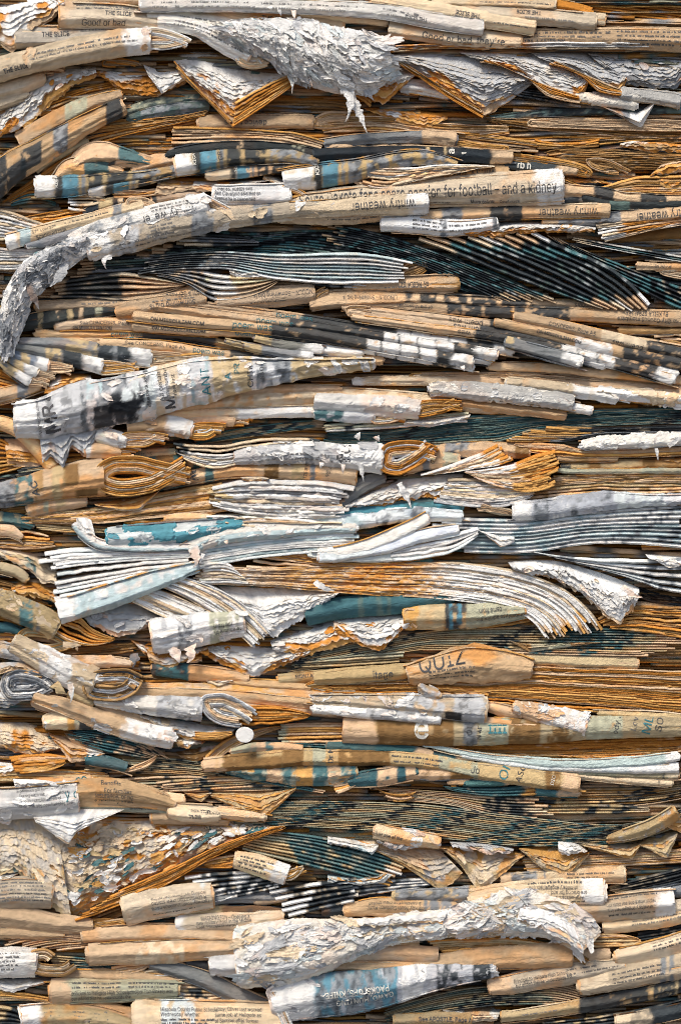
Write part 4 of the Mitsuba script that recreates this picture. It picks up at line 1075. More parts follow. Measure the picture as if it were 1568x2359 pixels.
def poem(name, path, w, y, b0, tr=95, sh=0, extra=(), wear=.35):
    return F(name, path, w, y=y, col='tan', age=.18, tipR=(tr, 'white'), wear=wear, layers=4, rag=(1.5, 3),
             bands=[(b0, b0 + 440, 'dark', .2), (b0 + 440, b0 + 760, 'white', .25), (b0 + 500, b0 + 508, 'dark', .1), (b0 + 590, b0 + 598, 'dark', .1), (b0 + 675, b0 + 683, 'dark', .1), (b0 + 760, b0 + 900, 'dark', .25)] + list(extra))
t = poem(LB + 'topmost of five ending near the centre right', '798,192 1100,226 1500,288 1900,345 2368,412', [28, 40, 42, 44, 54], -8, 1390)
TX(t, 'poem was', 1272, 26, b=.1, ink='teal_ink')
t = poem(LB + 'second of five ending near the centre right', '714,215 1000,250 1400,302 1800,360 2284,438', [36, 44, 46, 46, 54], -11, 1330)
TX(t, 'poem was', 1182, 26, b=-.1, ink='teal_ink')
t = poem(LB + 'third of five ending near the centre right', '700,240 1000,272 1300,300 1700,372 2258,462', [24, 34, 40, 44, 46], -7, 1370)
TX(t, 'poem was', 1250, 22, b=-.2, ink='teal_ink')
t = poem(LB + 'fourth of five ending near the centre right', '617,256 900,284 1250,312 1600,368 2170,472', [42, 46, 46, 44, 62], -13, 1250)
TX(t, 'poem was', 1072, 28, b=-.05, ink='teal_ink'); TX(t, 'ON MISSOULIAN.COM', 694, 15, b=-.2, bold=True, squeeze=1.1)
ST(t, '2130,485 2138,510', [26, 8], y=-24)
t = poem(LB + 'lowest of five ending near the centre right', '614,294 900,318 1250,336 1600,392 2176,492', [50, 46, 40, 40, 34], -10, 1230)
TX(t, 'ON MISSOULIAN.COM', 700, 15, b=-.3, bold=True, squeeze=1.1); TX(t, 'poem was', 1085, 26, b=-.25, ink='teal_ink')
t = F('tan folded newspaper marked CONCERNS at the left of the poem papers', '256,302 500,292 700,305 1000,332', [42, 52, 50, 30], y=-6, col='tan', age=.25)
TX(t, 'See CONCERNS, Page A5', 368, 15, b=.15, squeeze=1.05); TX(t, 'ON MISSOULIAN.COM', 335, 12, b=-.75, bold=True)
t = F('thin tan newspaper turning black beneath the first CONCERNS paper', '160,338 400,342 700,338 1100,395 1390,442', [32, 34, 32, 30, 34], y=-4, col='tan', age=.25, tipR=(90, 'white'), bands=[(655, 1000, 'dark', .15), (1000, 1160, 'straw', .4), (1160, 1300, 'dark', .3)])
TX(t, 'poem was', 512, 22, b=-.1, ink='teal_ink')
t = F('thin tan newspaper turning black, lowest by the left hand poem headline', '188,364 600,366 900,400 1200,432 1450,472', [30, 30, 28, 26, 30], y=-3, col='tan', age=.3, tipR=(80, 'white'), bands=[(640, 1000, 'dark', .2), (1000, 1130, 'straw', .4), (1130, 1370, 'dark', .3)])
TX(t, 'poem was', 540, 22, b=0, ink='teal_ink')
t = F('tan newspaper marked CONCERNS just above the white coil ends', '458,380 700,388 900,412 1300,452', [46, 46, 36, 28], y=-9, col='tan', age=.25, bands=[(1060, 1300, 'dark', .3)])
TX(t, 'See CONCERNS, Page A5', 576, 16, b=.1, squeeze=1.05); TX(t, 'poem was', 890, 22, b=0, ink='teal_ink')
F('thin tan folded newspaper hidden under the second CONCERNS paper', '490,408 700,420 1000,450', [26, 28, 22], y=-5, col='tan', age=.3)
for i, (x, z) in enumerate(((1300, 418), (1430, 408), (1385, 440))):
    t = F('scuffed white roll end among the black folds near the centre, ' + ['left one', 'right one', 'middle one'][i], f'{x-260},{z-48} {x-100},{z-15} {x+52},{z+6}', [26, 32, 40], y=-13 - i, col='slate', torn=0, tipR=(95 if i < 2 else 60, 'white'), bands=[(x - 300, x - 180, 'straw', .3)], wear=.4, age=.05, rag=(1, 3))
LP('tan looped folds under the scuffed white roll ends near the centre', '1360,452 1450,452 1500,430 1505,448 1450,478 1365,478', 3, 8, y=-10, col='tan cream')
t = F('black and tan folded newspaper with large white coil, rightmost of five', '95,378 300,392 450,420 692,452', [40, 60, 74, 82], y=-9, col='slate', age=.1, tipR=(90, 'white'), bands=[(300, 450, 'straw', .45), (450, 520, 'dark', .3), (540, 602, 'dark', .2)], wear=.4, name='rolled_newspaper', layers=2)
LP('', '940,448 780,425 700,420 676,448 705,490 800,480 930,465', 6, 8, y=-10, col='cream tan honey', on=t)
t = F('black and tan folded newspaper with white coil, second from right of five', '65,402 200,420 330,455 470,492', [30, 48, 60, 74], y=-10, col='slate', age=.1, tipR=(90, 'white'), bands=[(210, 280, 'straw', .4), (290, 382, 'dark', .2)], wear=.35, name='rolled_newspaper', layers=2)
LP('', '630,492 530,468 470,465 448,490 475,525 540,520 625,508', 6, 8, y=-10, col='cream tan honey', on=t)
for i, (p, w, lp) in enumerate((('42,420 110,445 220,480', [30, 44, 60], '335,495 260,468 210,465 185,485 205,510 280,512 335,505'),
                                ('0,428 90,478 165,520', [28, 40, 56], '260,520 210,505 165,500 145,520 165,545 230,545'),
                                ('-20,452 60,512 135,556', [28, 36, 50], '225,555 180,540 135,535 118,555 135,578 200,575'))):
    t = F('black banded folded newspaper with cream coil at the left, ' + ['third', 'fourth', 'leftmost'][i] + ' of the five coils', p, w, y=-11 - i, col='slate', age=.1, tipR=(60, 'white'), bands=[(20 - i * 20, 60 - i * 15, 'straw', .4), (95 - i * 30, 140 - i * 30, 'straw', .3)], name='rolled_newspaper', layers=2)
    LP('', lp, 5, 8, y=-10, col='cream tan peach', on=t)
P('orange shaded pages at the left edge under the coils', '-60,480 60,530 120,570', '-60,660 30,645 80,610', 11, y=0, col='orange rust brown', age=.5)
FL('orange torn coil with white rim above the big torn lettered roll', '215,560 300,512 420,530', '205,605 290,590 420,560', 7, y=-14, col='orange honey peach', white=.4)
F('brown and dark folded newspaper at the left edge beneath the coils', '-60,640 60,610 180,580', [70, 66, 40], y=-6, col='tan', age=.5, bands=[(80, 130, 'slate', .3)])
# the big torn roll with lettering across it
t = F('big torn roll lettered MR as with a black photograph, at the left', '74,728 180,722 300,690 450,655 600,628 850,562 1200,508 1560,476 1720,468', [150, 190, 212, 206, 196, 158, 96, 58, 40], y=-14, col='white', age=.14, tipL=(90, 'white'),
      bands=[(165, 250, 'grey', .35), (280, 400, 'grey', .3), (370, 690, 'slate', .5), (430, 640, 'black', .2, -.95, -.1), (500, 700, 'black', .3, -.5, .25), (560, 640, 'pale', .3, -.1, .6), (400, 470, 'sky', .5, .2, .9), (640, 720, 'pale', .4), (720, 860, 'cream', .4), (880, 960, 'sky', .5), (960, 1160, 'straw', .4), (1180, 1340, 'slate', .4), (1340, 1720, 'straw', .3)], wear=.45, dent=2.0, name='rolled_newspaper', layers=5, rag=(3.5, 1.5), flake=40, bulge=.36)
TX(t, 'MR as', 235, 58, angle=90, b=-.82, bold=True, off=.5); TX(t, 'WWW.GREATFALLSTRIBUNE', 180, 13, angle=90, b=-.8, off=.5, ink='faded_ink')
TX(t, 'quarterback Jordan', 668, 15, angle=82, b=-.8, bold=True, off=.5); TX(t, 'All certain', 735, 20, angle=82, b=-.5, off=.5); TX(t, 'the number', 765, 17, angle=82, b=-.4, off=.5); TX(t, 'from last', 795, 17, angle=82, b=-.5, off=.5); TX(t, 'M', 765, 48, angle=82, b=-.9, bold=True, off=.5)
TX(t, 'ANT', 945, 40, angle=85, b=-.7, ink='teal_ink', off=.5); TX(t, 'A', 1050, 26, angle=85, b=-.2, ink='teal_ink', bold=True, off=.5); TX(t, 'PR', 1095, 26, angle=85, b=.0, ink='teal_ink', off=.5); TX(t, 'CHIP', 1150, 26, angle=85, b=-.8, ink='ink', off=.5); TX(t, 'SSO', 1205, 18, angle=85, b=-.5, ink='ink', off=.5)
FL('', '560,560 700,500 860,480', '560,590 700,535 860,500', 4, y=-24, col='cream', topcol='white', white=.6, on=t, rag=2.5, out=8)
FL('', '180,780 370,760 560,715', '195,930 240,900 290,960 330,850 385,915 440,830 560,735', 4, y=-19, col='grey slate', topcol='grey', white=.6, on=t, out=8, bow=.1, rag=2.5, lay=2)

# ================================================================ row 2, right
origin(1200, 1)
LK = 'tan newspaper with black middle and white tip at the right, '
t = F('tan newspaper with black photo blocks and city council lines, centre right', '75,202 400,214 700,232 1050,246 1640,268', [36, 46, 54, 60, 76], y=-4, col='tan', age=.2, bands=[(490, 560, 'dark', .4), (572, 650, 'dark', .35), (665, 790, 'dark', .3), (800, 850, 'dark', .4), (866, 1056, 'dark', .3)])
TX(t, 'By KEILA SZPALLER', 1312, 17, flip=True, b=.45, squeeze=.88); TX(t, 'to City Council members', 1276, 19, flip=True, b=-.35, squeeze=.92); TX(t, 'of the Missoulian', 260, 15, flip=True, b=0)
t = F('shaded tan newspaper with city council line under the fan tips', '640,188 900,194 1398,214', [40, 44, 52], y=1, col='tan', age=.35); TX(t, 'to City Council members', 1078, 19, flip=True, b=-.1, squeeze=.9)
t = F('tan newspaper end with upside down byline under the pale blue sheaf', '60,120 300,108 540,100', [50, 66, 80], y=-3, col='tan', age=.3, tipR=(20, 'brown')); TX(t, 'By KEILA SZ', 275, 18, flip=True, b=.0, squeeze=.9); CO(t, 200, 390, -.6, -.2, 12)
F('brown folded newspaper tucked beneath the council newspaper at the right', '1280,318 1450,322 1600,320', [24, 30, 30], y=-2, col='brown', age=.4)
for i, (p, w, b0) in enumerate((('15,214 400,256 700,296 1040,360 1400,448 1540,488', [30, 36, 40, 40, 40, 44], 690), ('40,236 400,284 800,340 1200,430 1552,520', [30, 34, 40, 42, 42], 640), ('52,262 400,308 800,366 1150,445 1536,552', [26, 34, 38, 42, 46], 620))):
    t = F(LK + ['upper', 'middle', 'lowest'][i] + ' of three', p, w, y=-7 - 3 * i, col='tan', age=.2, tipR=(90, 'white'), rag=(1.5, 3), bands=[(b0, b0 + 400, 'dark', .2), (b0 + 400, b0 + 640, 'white', .3), (b0 + 470, b0 + 477, 'dark', .1), (b0 + 560, b0 + 567, 'dark', .1), (b0 + 640, b0 + 850, 'dark', .28)], wear=.35)
    TX(t, 'poem was', 500 + 20 * i, 24, flip=True, b=0)
LP('tan coiled left ends of the three white tipped newspapers', '130,215 60,210 25,222 40,255 120,262', 4, 7, y=-12, col='tan brown')
t = F('tan newspaper marked CONCERNS sloping to the right edge, upper', '800,262 1000,300 1200,350 1640,450', [46, 50, 50, 46], y=-9, col='tan', age=.2, bands=[(1410, 1650, 'dark', .3), (1200, 1410, 'cream', .2)]); TX(t, 'CONCERNS, Page A5', 960, 16, b=.1); TX(t, 'poem was', 1255, 22, flip=True, b=-.4)
t = F('tan newspaper marked with a web line sloping to the right edge, lower', '715,282 900,325 1200,400 1640,490', [36, 44, 46, 42], y=-12, col='tan', age=.2, bands=[(1300, 1650, 'dark', .3), (1080, 1250, 'white', .3)]); TX(t, 'ON MISSOULIAN.COM', 905, 14, b=-.1, bold=True)
P('', '1050,310 1300,340 1640,400', '1150,330 1400,390 1640,430', 3, y=-6, col='tan', age=.3, blocks='none none dark', fan=('folded_newspaper', 'thin tan folded newspaper near the right edge below the council lines, {o} of three'))
P('tan fan of pages at the right edge below the council newspaper', '1430,345 1520,325 1640,320', '1510,375 1560,400 1640,420', 6, y=-4, col='tan peach brown', age=.3)
t = F('white ended black newspaper, short one in the middle of the scuffed tips', '760,375 950,425 1108,468', [44, 54, 62], y=-15, col='slate', age=.03, tipR=(95, 'white'), bands=[(760, 800, 'straw', .4)], rag=(1, 3)); ST(t, '1090,470 1110,485', [40, 10], y=-22)
F('white ended black newspaper, thin one right of the middle scuffed tip', '1000,425 1120,455 1218,482', [30, 36, 38], y=-11, col='slate', age=.03, tipR=(80, 'white'))
F('black newspaper with tan tip above the short lettered cream ones', '130,432 280,434 380,440', [28, 30, 26], y=-4, col='dark', tipR=(90, 'tan'))
F('black newspaper with tan tip just under a similar one, lower left of centre', '190,458 320,460 420,466', [22, 26, 24], y=-5, col='dark', tipR=(95, 'tan'))
F('white torn roll end with tan coil at the left of the scuffed tips', '-160,395 -20,408 100,416', [50, 60, 62], y=-9, col='white', age=.15, bands=[(-170, -90, 'dark', .3)])
F('tan folded newspaper with black bar below the white roll end', '-100,470 60,466 195,460', [54, 50, 40], y=-7, col='peach', age=.3, bands=[(72, 102, 'dark', .1)])
# ================================================================ row 3, left
origin(1800, 0)
t = F('narrow peach folded newspaper running from the lettered roll to the right', '870,10 1100,-2 1300,-8 1568,-10', [34, 34, 30, 30], y=-5, col='peach', age=.25, tipL=40)
F('long cream newspaper with sagging white edge right of the lettered roll', '690,90 1000,50 1300,28 1568,18 2000,38 2300,74 2604,112', [30, 62, 66, 56, 44, 40, 34], y=-4, col='peach', age=.2, dent=1.3, bands=[(1000, 2000, 'cream', .4)])
t = F('white and peach newspaper with torn right end under the lettered roll', '668,120 900,108 1200,100 1515,92', [44, 52, 50, 52], y=-6, col='peach', age=.2, tipR=(420, 'white'), bands=[(1000, 1500, 'cream', .4)], torn=0, rag=(1, 3))
P('thin tan pages just beneath the right half of the lettered roll', '700,92 900,70 1100,52', '680,110 900,96 1100,84', 4, y=-3, col='tan peach')
t = F('peach and white torn roll with orange coil, upper right of the hanging rags', '590,168 720,162 880,188', [82, 84, 74], y=-9, col='peach', age=.2, tipR=(110, 'white'), name='rolled_newspaper', layers=2, flake=8)
LP('', '1030,155 950,150 885,158 865,190 890,222 945,222 1000,195', 6, 8, y=-9, col='white peach honey orange', on=t)
t = F('white torn roll with orange coil beside the hanging rags', '450,195 510,210 575,228', [64, 76, 66], y=-12, col='white', age=.2, name='rolled_newspaper', layers=2, flake=8)
LP('', '770,205 660,190 580,195 555,225 575,258 640,258 740,222', 6, 8, y=-9, col='white peach honey orange', on=t)
t = F('peach torn roll behind the hanging rags, lowest of three', '395,272 470,276 550,285', [64, 66, 50], y=-11, col='peach', age=.35, tipL=30, name='rolled_newspaper')
LP('', '640,270 560,262 520,275 530,300 610,298', 3, 8, y=-9, col='peach honey orange', on=t)
t = F('small peach coiled newspaper below the white and peach one', '860,122 990,134 1080,142', [34, 46, 46], y=-5, col='peach', age=.3, name='rolled_newspaper', layers=2)
LP('', '1160,135 1090,125 1055,140 1070,160 1120,160', 4, 7, y=-9, col='peach honey orange', on=t)
P('sage newspaper block with fine black lines left of the teal block', '905,215 1150,165 1490,130', '905,250 1200,205 1500,165', 7, y=2, col='sage straw teal', age=.15, blocks='none none none dark', sh=9, tipR=50, tips=('tan',), deep=60)
t = F('thin sage newspaper with small capitals under the coiled rolls', '470,312 640,290 810,278', [28, 30, 28], y=0, col='sage', age=.2); TX(t, 'OH GREAT NOW', 585, 11, flip=True, b=0)
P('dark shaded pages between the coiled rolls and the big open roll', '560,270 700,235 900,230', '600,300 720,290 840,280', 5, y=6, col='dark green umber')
FL('orange drooping folded newspaper at the left edge under the lettered roll', '15,180 110,190 190,245', '35,345 110,348 205,345', 8, y=-4, col='orange honey peach', white=.1, f0=.45, rag=1)
F('tan strip of newspaper sloping down at the left under the lettered roll', '-40,135 70,165 160,240 245,350', [50, 60, 62, 56], y=-6, col='peach', age=.5)
P('orange pages at the left edge beside the drooping orange newspaper', '-60,200 20,230 60,280', '-60,400 60,370 120,345', 9, y=0, col='orange honey rust', age=.4)
P('orange pages under the hanging rags at the left', '220,300 320,270 420,290', '210,370 320,345 420,318', 6, y=-3, col='orange honey', age=.4)
P('sage saw edged pages under the hanging rags, far left', '90,358 200,342 395,312', '70,402 200,392 380,345', 8, y=-2, col='sage straw dark', age=.15, blocks='none none dark', sh=8)
P('dark sage pages at the left edge above the big open roll', '-60,410 40,385 200,365', '-60,450 60,425 220,390', 5, y=1, col='sage dark green', blocks='none dark', sh=10)
t = F('big open tan roll with brown lettering shapes at the left', '-60,495 100,470 300,425 480,400', [88, 116, 146, 176], y=-8, col='tan', age=.35, bands=[(-60, 70, 'slate', .3), (70, 150, 'teal', .5), (160, 200, 'brown', .4), (290, 362, 'umber', .12, -.2, .9), (350, 450, 'umber', .2, -1, -.55), (240, 300, 'straw', .4)], name='rolled_newspaper', layers=2, end='L')
TX(t, 'AC', 165, 30, angle=90, b=-.4, bold=True)
LP('', '880,362 740,330 620,305 540,305 460,340 430,395 455,450 560,482 680,468 780,425 870,372', 9, 9, y=-9, col='peach cream honey orange', on=t, ragf=1.0, deep=50)
P('orange layered pages inside the mouth of the big open roll', '560,335 660,345 840,368', '590,400 700,395 850,372', 8, y=2, col='orange honey rust', age=.3)
t = F('grey torn newspaper with black letters and coiled end at the centre', '1080,315 1250,296 1400,292 1568,305 1760,318', [50, 78, 86, 100, 130], y=-9, col='grey', age=.06, torn=0, bands=[(1180, 1230, 'white', .3), (1290, 1400, 'white', .35), (1400, 1450, 'slate', .5), (1480, 1540, 'white', .4), (1590, 1900, 'white', .3)], wear=.5, tipR=(110, 'white'), name='rolled_newspaper', layers=2, rag=(2, 3), flake=36)
TX(t, 'fu', 1590, 58, angle=90, b=-.5, bold=True); CO(t, 1200, 1530, -.6, .2, 14)
LP('', '2010,262 1880,235 1790,245 1750,285 1745,335 1775,375 1830,385 1900,355 2000,280', 8, 9, y=-9, col='white grey peach orange', on=t, ragf=1.2, deep=40)
ST(t, '1660,340 1675,420', [34, 12], y=-34); ST(t, '1580,340 1578,385', [24, 10], y=-30); ST(t, '1640,220 1660,190', [40, 16], y=-26); ST(t, '1730,225 1745,205', [50, 20], y=-24); ST(t, '1480,330 1478,360', [30, 14], y=-24)
P('white pages with black lines fanned left of the torn fu roll', '795,242 1000,252 1250,215 1470,228', '832,308 1000,358 1110,335 1280,268', 8, y=-11, col='white cream', age=.06, fill=.92, blocks='none none none dark', sh=12, ragf=.6, endj=4, wear=.1)
FL('white torn flap standing above the fanned black lined pages', '1250,212 1400,220 1568,240', '1262,250 1400,248 1550,252', 3, y=-11, col='white', white=.9)
t = F('tan folded newspaper with black AC letters running under the torn grey roll', '690,442 880,405 1130,366 1400,370 1640,388', [40, 56, 66, 80, 90], y=-4, col='tan', age=.3, bands=[(720, 850, 'teal', .5), (945, 985, 'teal', .4), (1215, 1285, 'umber', .3), (1430, 1450, 'slate', .3), (1340, 1400, 'straw', .3)])
TX(t, 'AC', 900, 34, angle=90, b=-.6, bold=True); TX(t, 'TIER CO', 1405, 15, angle=80, b=-.8); TX(t, 'WE.COM', 1505, 16, angle=70, b=-.6)
F('teal and dark folded newspaper behind the big open roll', '690,320 830,318 960,345', [56, 62, 40], y=0, col='teal', age=.1, bands=[(720, 800, 'umber', .4), (860, 890, 'straw', .3)])
F('tan torn folded newspaper below the big open roll at the left', '128,548 240,522 400,510', [76, 74, 44], y=-5, col='peach', age=.45, bands=[(200, 225, 'sage', .2), (260, 300, 'straw', .4)], torn=.3, skin=1, under='cream')
P('thick straw coloured frayed pages under the big open roll', '160,556 450,530 720,470 1010,420', '88,604 400,606 700,582 1020,552', 15, y=-6, col='straw brown honey tan', age=.35, ragf=1.6, droop=1.5, endj=10)
FL('tan folded corner hanging over the straw frayed pages', '430,515 600,490 735,456', '440,530 560,556 645,550 735,462', 5, y=-12, col='tan honey', white=0, rag=.6)
t = P('white shredded stack of pages bulging at the centre left', '975,432 1200,398 1450,402 1600,424', '1000,522 1200,562 1400,572 1570,566', 19, y=-13, col='white white grey cream', age=.1, ragf=2.4, yj=2, droop=3.5, endj=8, cj=.18, tipL=60, tips=('straw', 'white'), jit=.5)
P('', '950,566 1200,568 1500,592', '1050,600 1300,640 1470,660', 7, y=-14, col='white grey cream', age=.15, ragf=2.2, droop=3, on=t, jit=.5)
P('', '1400,420 1520,430 1590,430', '1440,570 1500,610 1560,560', 7, y=-9, col='grey white slate', ragf=2, droop=3, on=t, jit=.5)
FL('', '1100,390 1200,385 1240,400', '1120,412 1180,415 1235,412', 3, y=-15, col='cream', topcol='cream', white=.7, on=t)
P('thin orange rolled pages under the white shredded stack', '570,600 750,590 1000,560', '580,612 760,610 950,612', 4, y=-6, col='orange honey brown')
F('cream folded newspaper end above the blue torn roll', '760,592 870,588 975,590', [30, 42, 34], y=-8, col='cream', age=.3)
t = LP('brown coiled newspaper at the left edge below the big open roll', '150,532 60,535 5,552 15,575 120,580', 5, 7, y=0, col='brown honey umber', name='rolled_newspaper')
F('teal folded newspaper at the left edge above the torn straw scraps', '-40,592 60,600 150,625', [50, 56, 40], y=-2, col='teal', age=.1, bands=[(-40, 10, 'straw', .3), (70, 90, 'straw', .4)])
P('straw pages at the far left below the teal folded newspaper', '150,600 300,610 500,630', '180,640 300,650 500,655', 4, y=-3, col='straw brown')

# ================================================================ row 3, right
origin(1800, 1)
t = F('scuffed grey white newspaper with torn right end, right of centre', '410,-8 700,8 1072,56', [44, 70, 62], y=-9, col='grey', age=.1, torn=.4, skin=2, under='white', rag=(2, 3), flake=20)
F('white torn newspaper end just right of the scuffed grey one', '780,5 950,45 1155,92', [40, 44, 40], y=-6, col='cream', age=.15, tipR=(160, 'white'), rag=(1, 3))
F('cream torn newspaper above the white torn end at the right', '760,-36 1000,-10 1272,36', [40, 50, 50], y=-7, col='cream', age=.25, tipR=(200, 'white'), torn=.25, skin=1, under='white', rag=(1, 3))
F('pale torn newspaper lying along the right edge below the tan ones', '1180,-2 1400,24 1640,40', [40, 62, 76], y=-6, col='cream', age=.2, torn=.45, skin=2, under='white', flake=20)
FL('brown torn scrap curling up from the pale newspaper at the right edge', '1300,-40 1400,-20 1500,0', '1310,15 1400,25 1500,18', 4, y=-8, col='tan brown', white=.3)
F('tan folded newspaper along the right edge above the pale torn one', '60,-40 500,-46 1000,-30 1640,0', [36, 44, 44, 40], y=-1, col='peach', age=.25, tipL=50, bands=[(100, 500, 'cream', .4)])
F('brown folded newspaper sloping under the white tips at the right', '680,-112 1000,-100 1300,-70 1640,-40', [34, 40, 40, 36], y=-2, col='tan', age=.45)
P('tan thin pages between two long cream newspapers at the right', '320,-80 700,-86 1000,-70 1640,-30', '310,-60 700,-60 1000,-45 1640,-12', 4, y=-2, col='tan peach honey', age=.3, tipL=60, tips=('honey',))
t = F('white peach coil with orange frayed tail, upper, at the centre', '-120,48 100,66 250,78 368,92', [56, 66, 84, 66], y=-9, col='white', age=.15, name='rolled_newspaper', layers=2, flake=10, torn=.3, skin=1)
LP('', '560,50 450,45 375,52 345,85 365,118 440,105 540,75', 6, 8, y=-9, col='peach honey orange', on=t)
t = F('white peach coil with orange frayed tail, lower, at the centre', '-120,110 40,118 150,118', [44, 60, 62], y=-8, col='white', age=.15, bands=[(-140, 15, 'teal', .4)], name='rolled_newspaper', layers=2)
LP('', '300,112 220,95 160,92 135,118 155,148 220,145 285,125', 5, 8, y=-9, col='white peach orange', on=t)
F('tan folded newspaper end under the scuffed grey white one', '480,62 640,82 760,90', [34, 40, 30], y=-2, col='tan', age=.35)
P('teal and sage block of pages running to the right edge', '-50,190 140,192 560,118 1100,95 1640,72', '-80,236 350,252 700,236 900,190 1640,150', 19, y=0, col='teal sage teal green', age=.08, blocks='dark none none green none', sh=7, ragf=.5, wear=.15, deep=60)
P('white pages with black lines lying on the teal block', '-80,160 200,130 600,95', '-60,190 300,166 570,148', 4, y=-7, col='white cream sage', age=.08, ragf=.5, blocks='none none none dark', sh=10, endj=3)
FL('white curled sheets with black rules on the teal block, centre right', '300,118 450,100 605,96', '290,160 420,168 590,128', 4, y=-10, col='white', white=.8, rag=.8)
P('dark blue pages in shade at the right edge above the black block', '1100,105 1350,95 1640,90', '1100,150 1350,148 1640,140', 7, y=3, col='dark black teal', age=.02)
P('black block of pages with tan curled left corners at the right', '985,158 1200,172 1400,165 1640,152', '760,235 1000,236 1200,212 1640,215', 11, y=-4, col='slate dark black', age=.03, tipL=190, tips=('tan', 'brown', 'honey'), tipj=.3, endj=6, ragf=.5)
t = F('white torn newspaper edge at the right below the black block', '1110,252 1300,236 1640,222', [40, 52, 50], y=-8, col='white', age=.08, torn=.4, skin=2, flake=20); ST(t, '1455,265 1462,320', [22, 14], y=-18); ST(t, '1190,240 1220,270', [50, 20], y=-16); ST(t, '1510,255 1568,215', [30, 40], y=-14)
P('tan and peach pages below the white torn edge at the right', '790,240 1000,244 1120,270 1640,250', '860,282 1080,306 1300,308 1640,296', 7, y=-4, col='peach tan honey', age=.35, ragf=.8)
FL('orange torn scrap at the right edge under the tan and peach pages', '1450,305 1550,300 1640,300', '1460,318 1550,335 1640,340', 3, y=-2, col='orange honey', white=.1)
F('tan folded newspaper with brown patch under the peach pages', '1000,312 1130,312 1275,312', [26, 30, 28], y=-1, col='tan', age=.4, bands=[(1080, 1140, 'brown', .2)])
F('shaded green and tan folded newspaper at the right, above the sage one', '1015,345 1200,342 1500,332 1640,330', [30, 34, 34, 34], y=2, col='straw', age=.4, bands=[(1000, 1060, 'dark', .2), (1140, 1200, 'umber', .2), (1390, 1450, 'umber', .2)])
F('sage green folded newspaper above the brown block at the right', '1000,362 1080,372 1300,370 1640,368', [18, 26, 24, 24], y=-3, col='sage', age=.1)
P('brown block of straight pages at the right edge below the sage newspaper', '985,392 1300,376 1640,380', '740,525 1000,502 1300,488 1640,486', 14, y=-2, col='straw tan brown', age=.3, ragf=.4, blocks='none none none none brown', sh=5)
t = FL('white crumpled torn newspaper under the coiled grey roll', '15,525 180,440 340,388 575,372', '25,538 160,538 320,508 520,476', 10, y=-12, col='white honey orange', white=.95, rag=2.5, flake=30, f0=.3)
ST(t, '270,425 300,480 325,540', [34, 44, 20], y=-26); ST(t, '300,470 315,520', [30, 10], y=-27)
t = P('frayed tan and white bow of pages, narrow left hand tail to upright end', '350,382 540,322 640,280 718,236', '470,372 620,352 700,340 790,312', 10, y=-13, col='cream white peach', age=.25, tipR=70, tips=('honey', 'tan', 'orange'), ragf=1.4, droop=2)
P('frayed bow of pages ending in an orange ruffle at the centre right', '590,362 780,335 900,290 985,268', '600,384 760,440 860,456 975,430', 17, y=-15, col='white cream peach', age=.2, tipR=170, tips=('orange', 'honey', 'honey'), tipj=.5, ragf=1.6, droop=2, jit=.4, endj=6)
P('grey white wavy pages under the orange ruffle', '505,398 700,402 890,438', '430,505 700,528 880,480', 15, y=-9, col='white grey cream', age=.12, ragf=1.2, droop=2.2, jit=.4)
P('orange pages peeping under the grey white wavy pages', '380,480 500,520 700,520', '430,500 540,535 690,530', 4, y=-5, col='orange honey')
t = F('peach folded newspaper with a dark stripe and letters right of the grey coil', '295,350 400,322 545,322', [70, 84, 44], y=-3, col='peach', age=.3, bands=[(378, 415, 'slate', .2), (470, 540, 'sage', .3)])
TX(t, 'G R', 425, 18, angle=70, b=-.3)
F('tan and dark folded newspaper behind the frayed bow of pages', '410,290 600,272 870,278', [50, 66, 60], y=1, col='tan', age=.3, bands=[(480, 620, 'slate', .5), (805, 880, 'umber', .2)])
F('grey comic printed folded newspaper with torn left end at the right', '800,556 900,548 1050,530 1250,508 1640,500', [70, 78, 74, 46, 40], y=-9, col='grey', age=.06, tipL=(80, 'white'), bands=[(890, 960, 'slate', .4), (980, 1060, 'white', .5), (1060, 1250, 'slate', .5), (1260, 1500, 'pale', .4)], wear=.5, torn=.25, skin=1, rag=(3, 1))
LP('cream coil left of the grey comic printed newspaper', '640,530 740,540 795,556 800,575 740,570 650,545', 4, 7, y=-9, col='cream sage tan')
F('dark blue shaded folded newspaper left of the white crumpled torn one', '-60,590 30,480 200,400', [60, 70, 40], y=0, col='slate', age=.05, bands=[(-40, 10, 'blue', .3)])
F('bright blue folded newspaper right of the white shredded stack', '-60,570 200,560 400,540 560,530', [50, 60, 56, 40], y=-4, col='bright', age=.02, bands=[(250, 600, 'teal', .4)])
F('dark teal folded newspaper above the bright blue one', '190,520 340,510 480,515', [30, 42, 30], y=-2, col='green', age=.05)

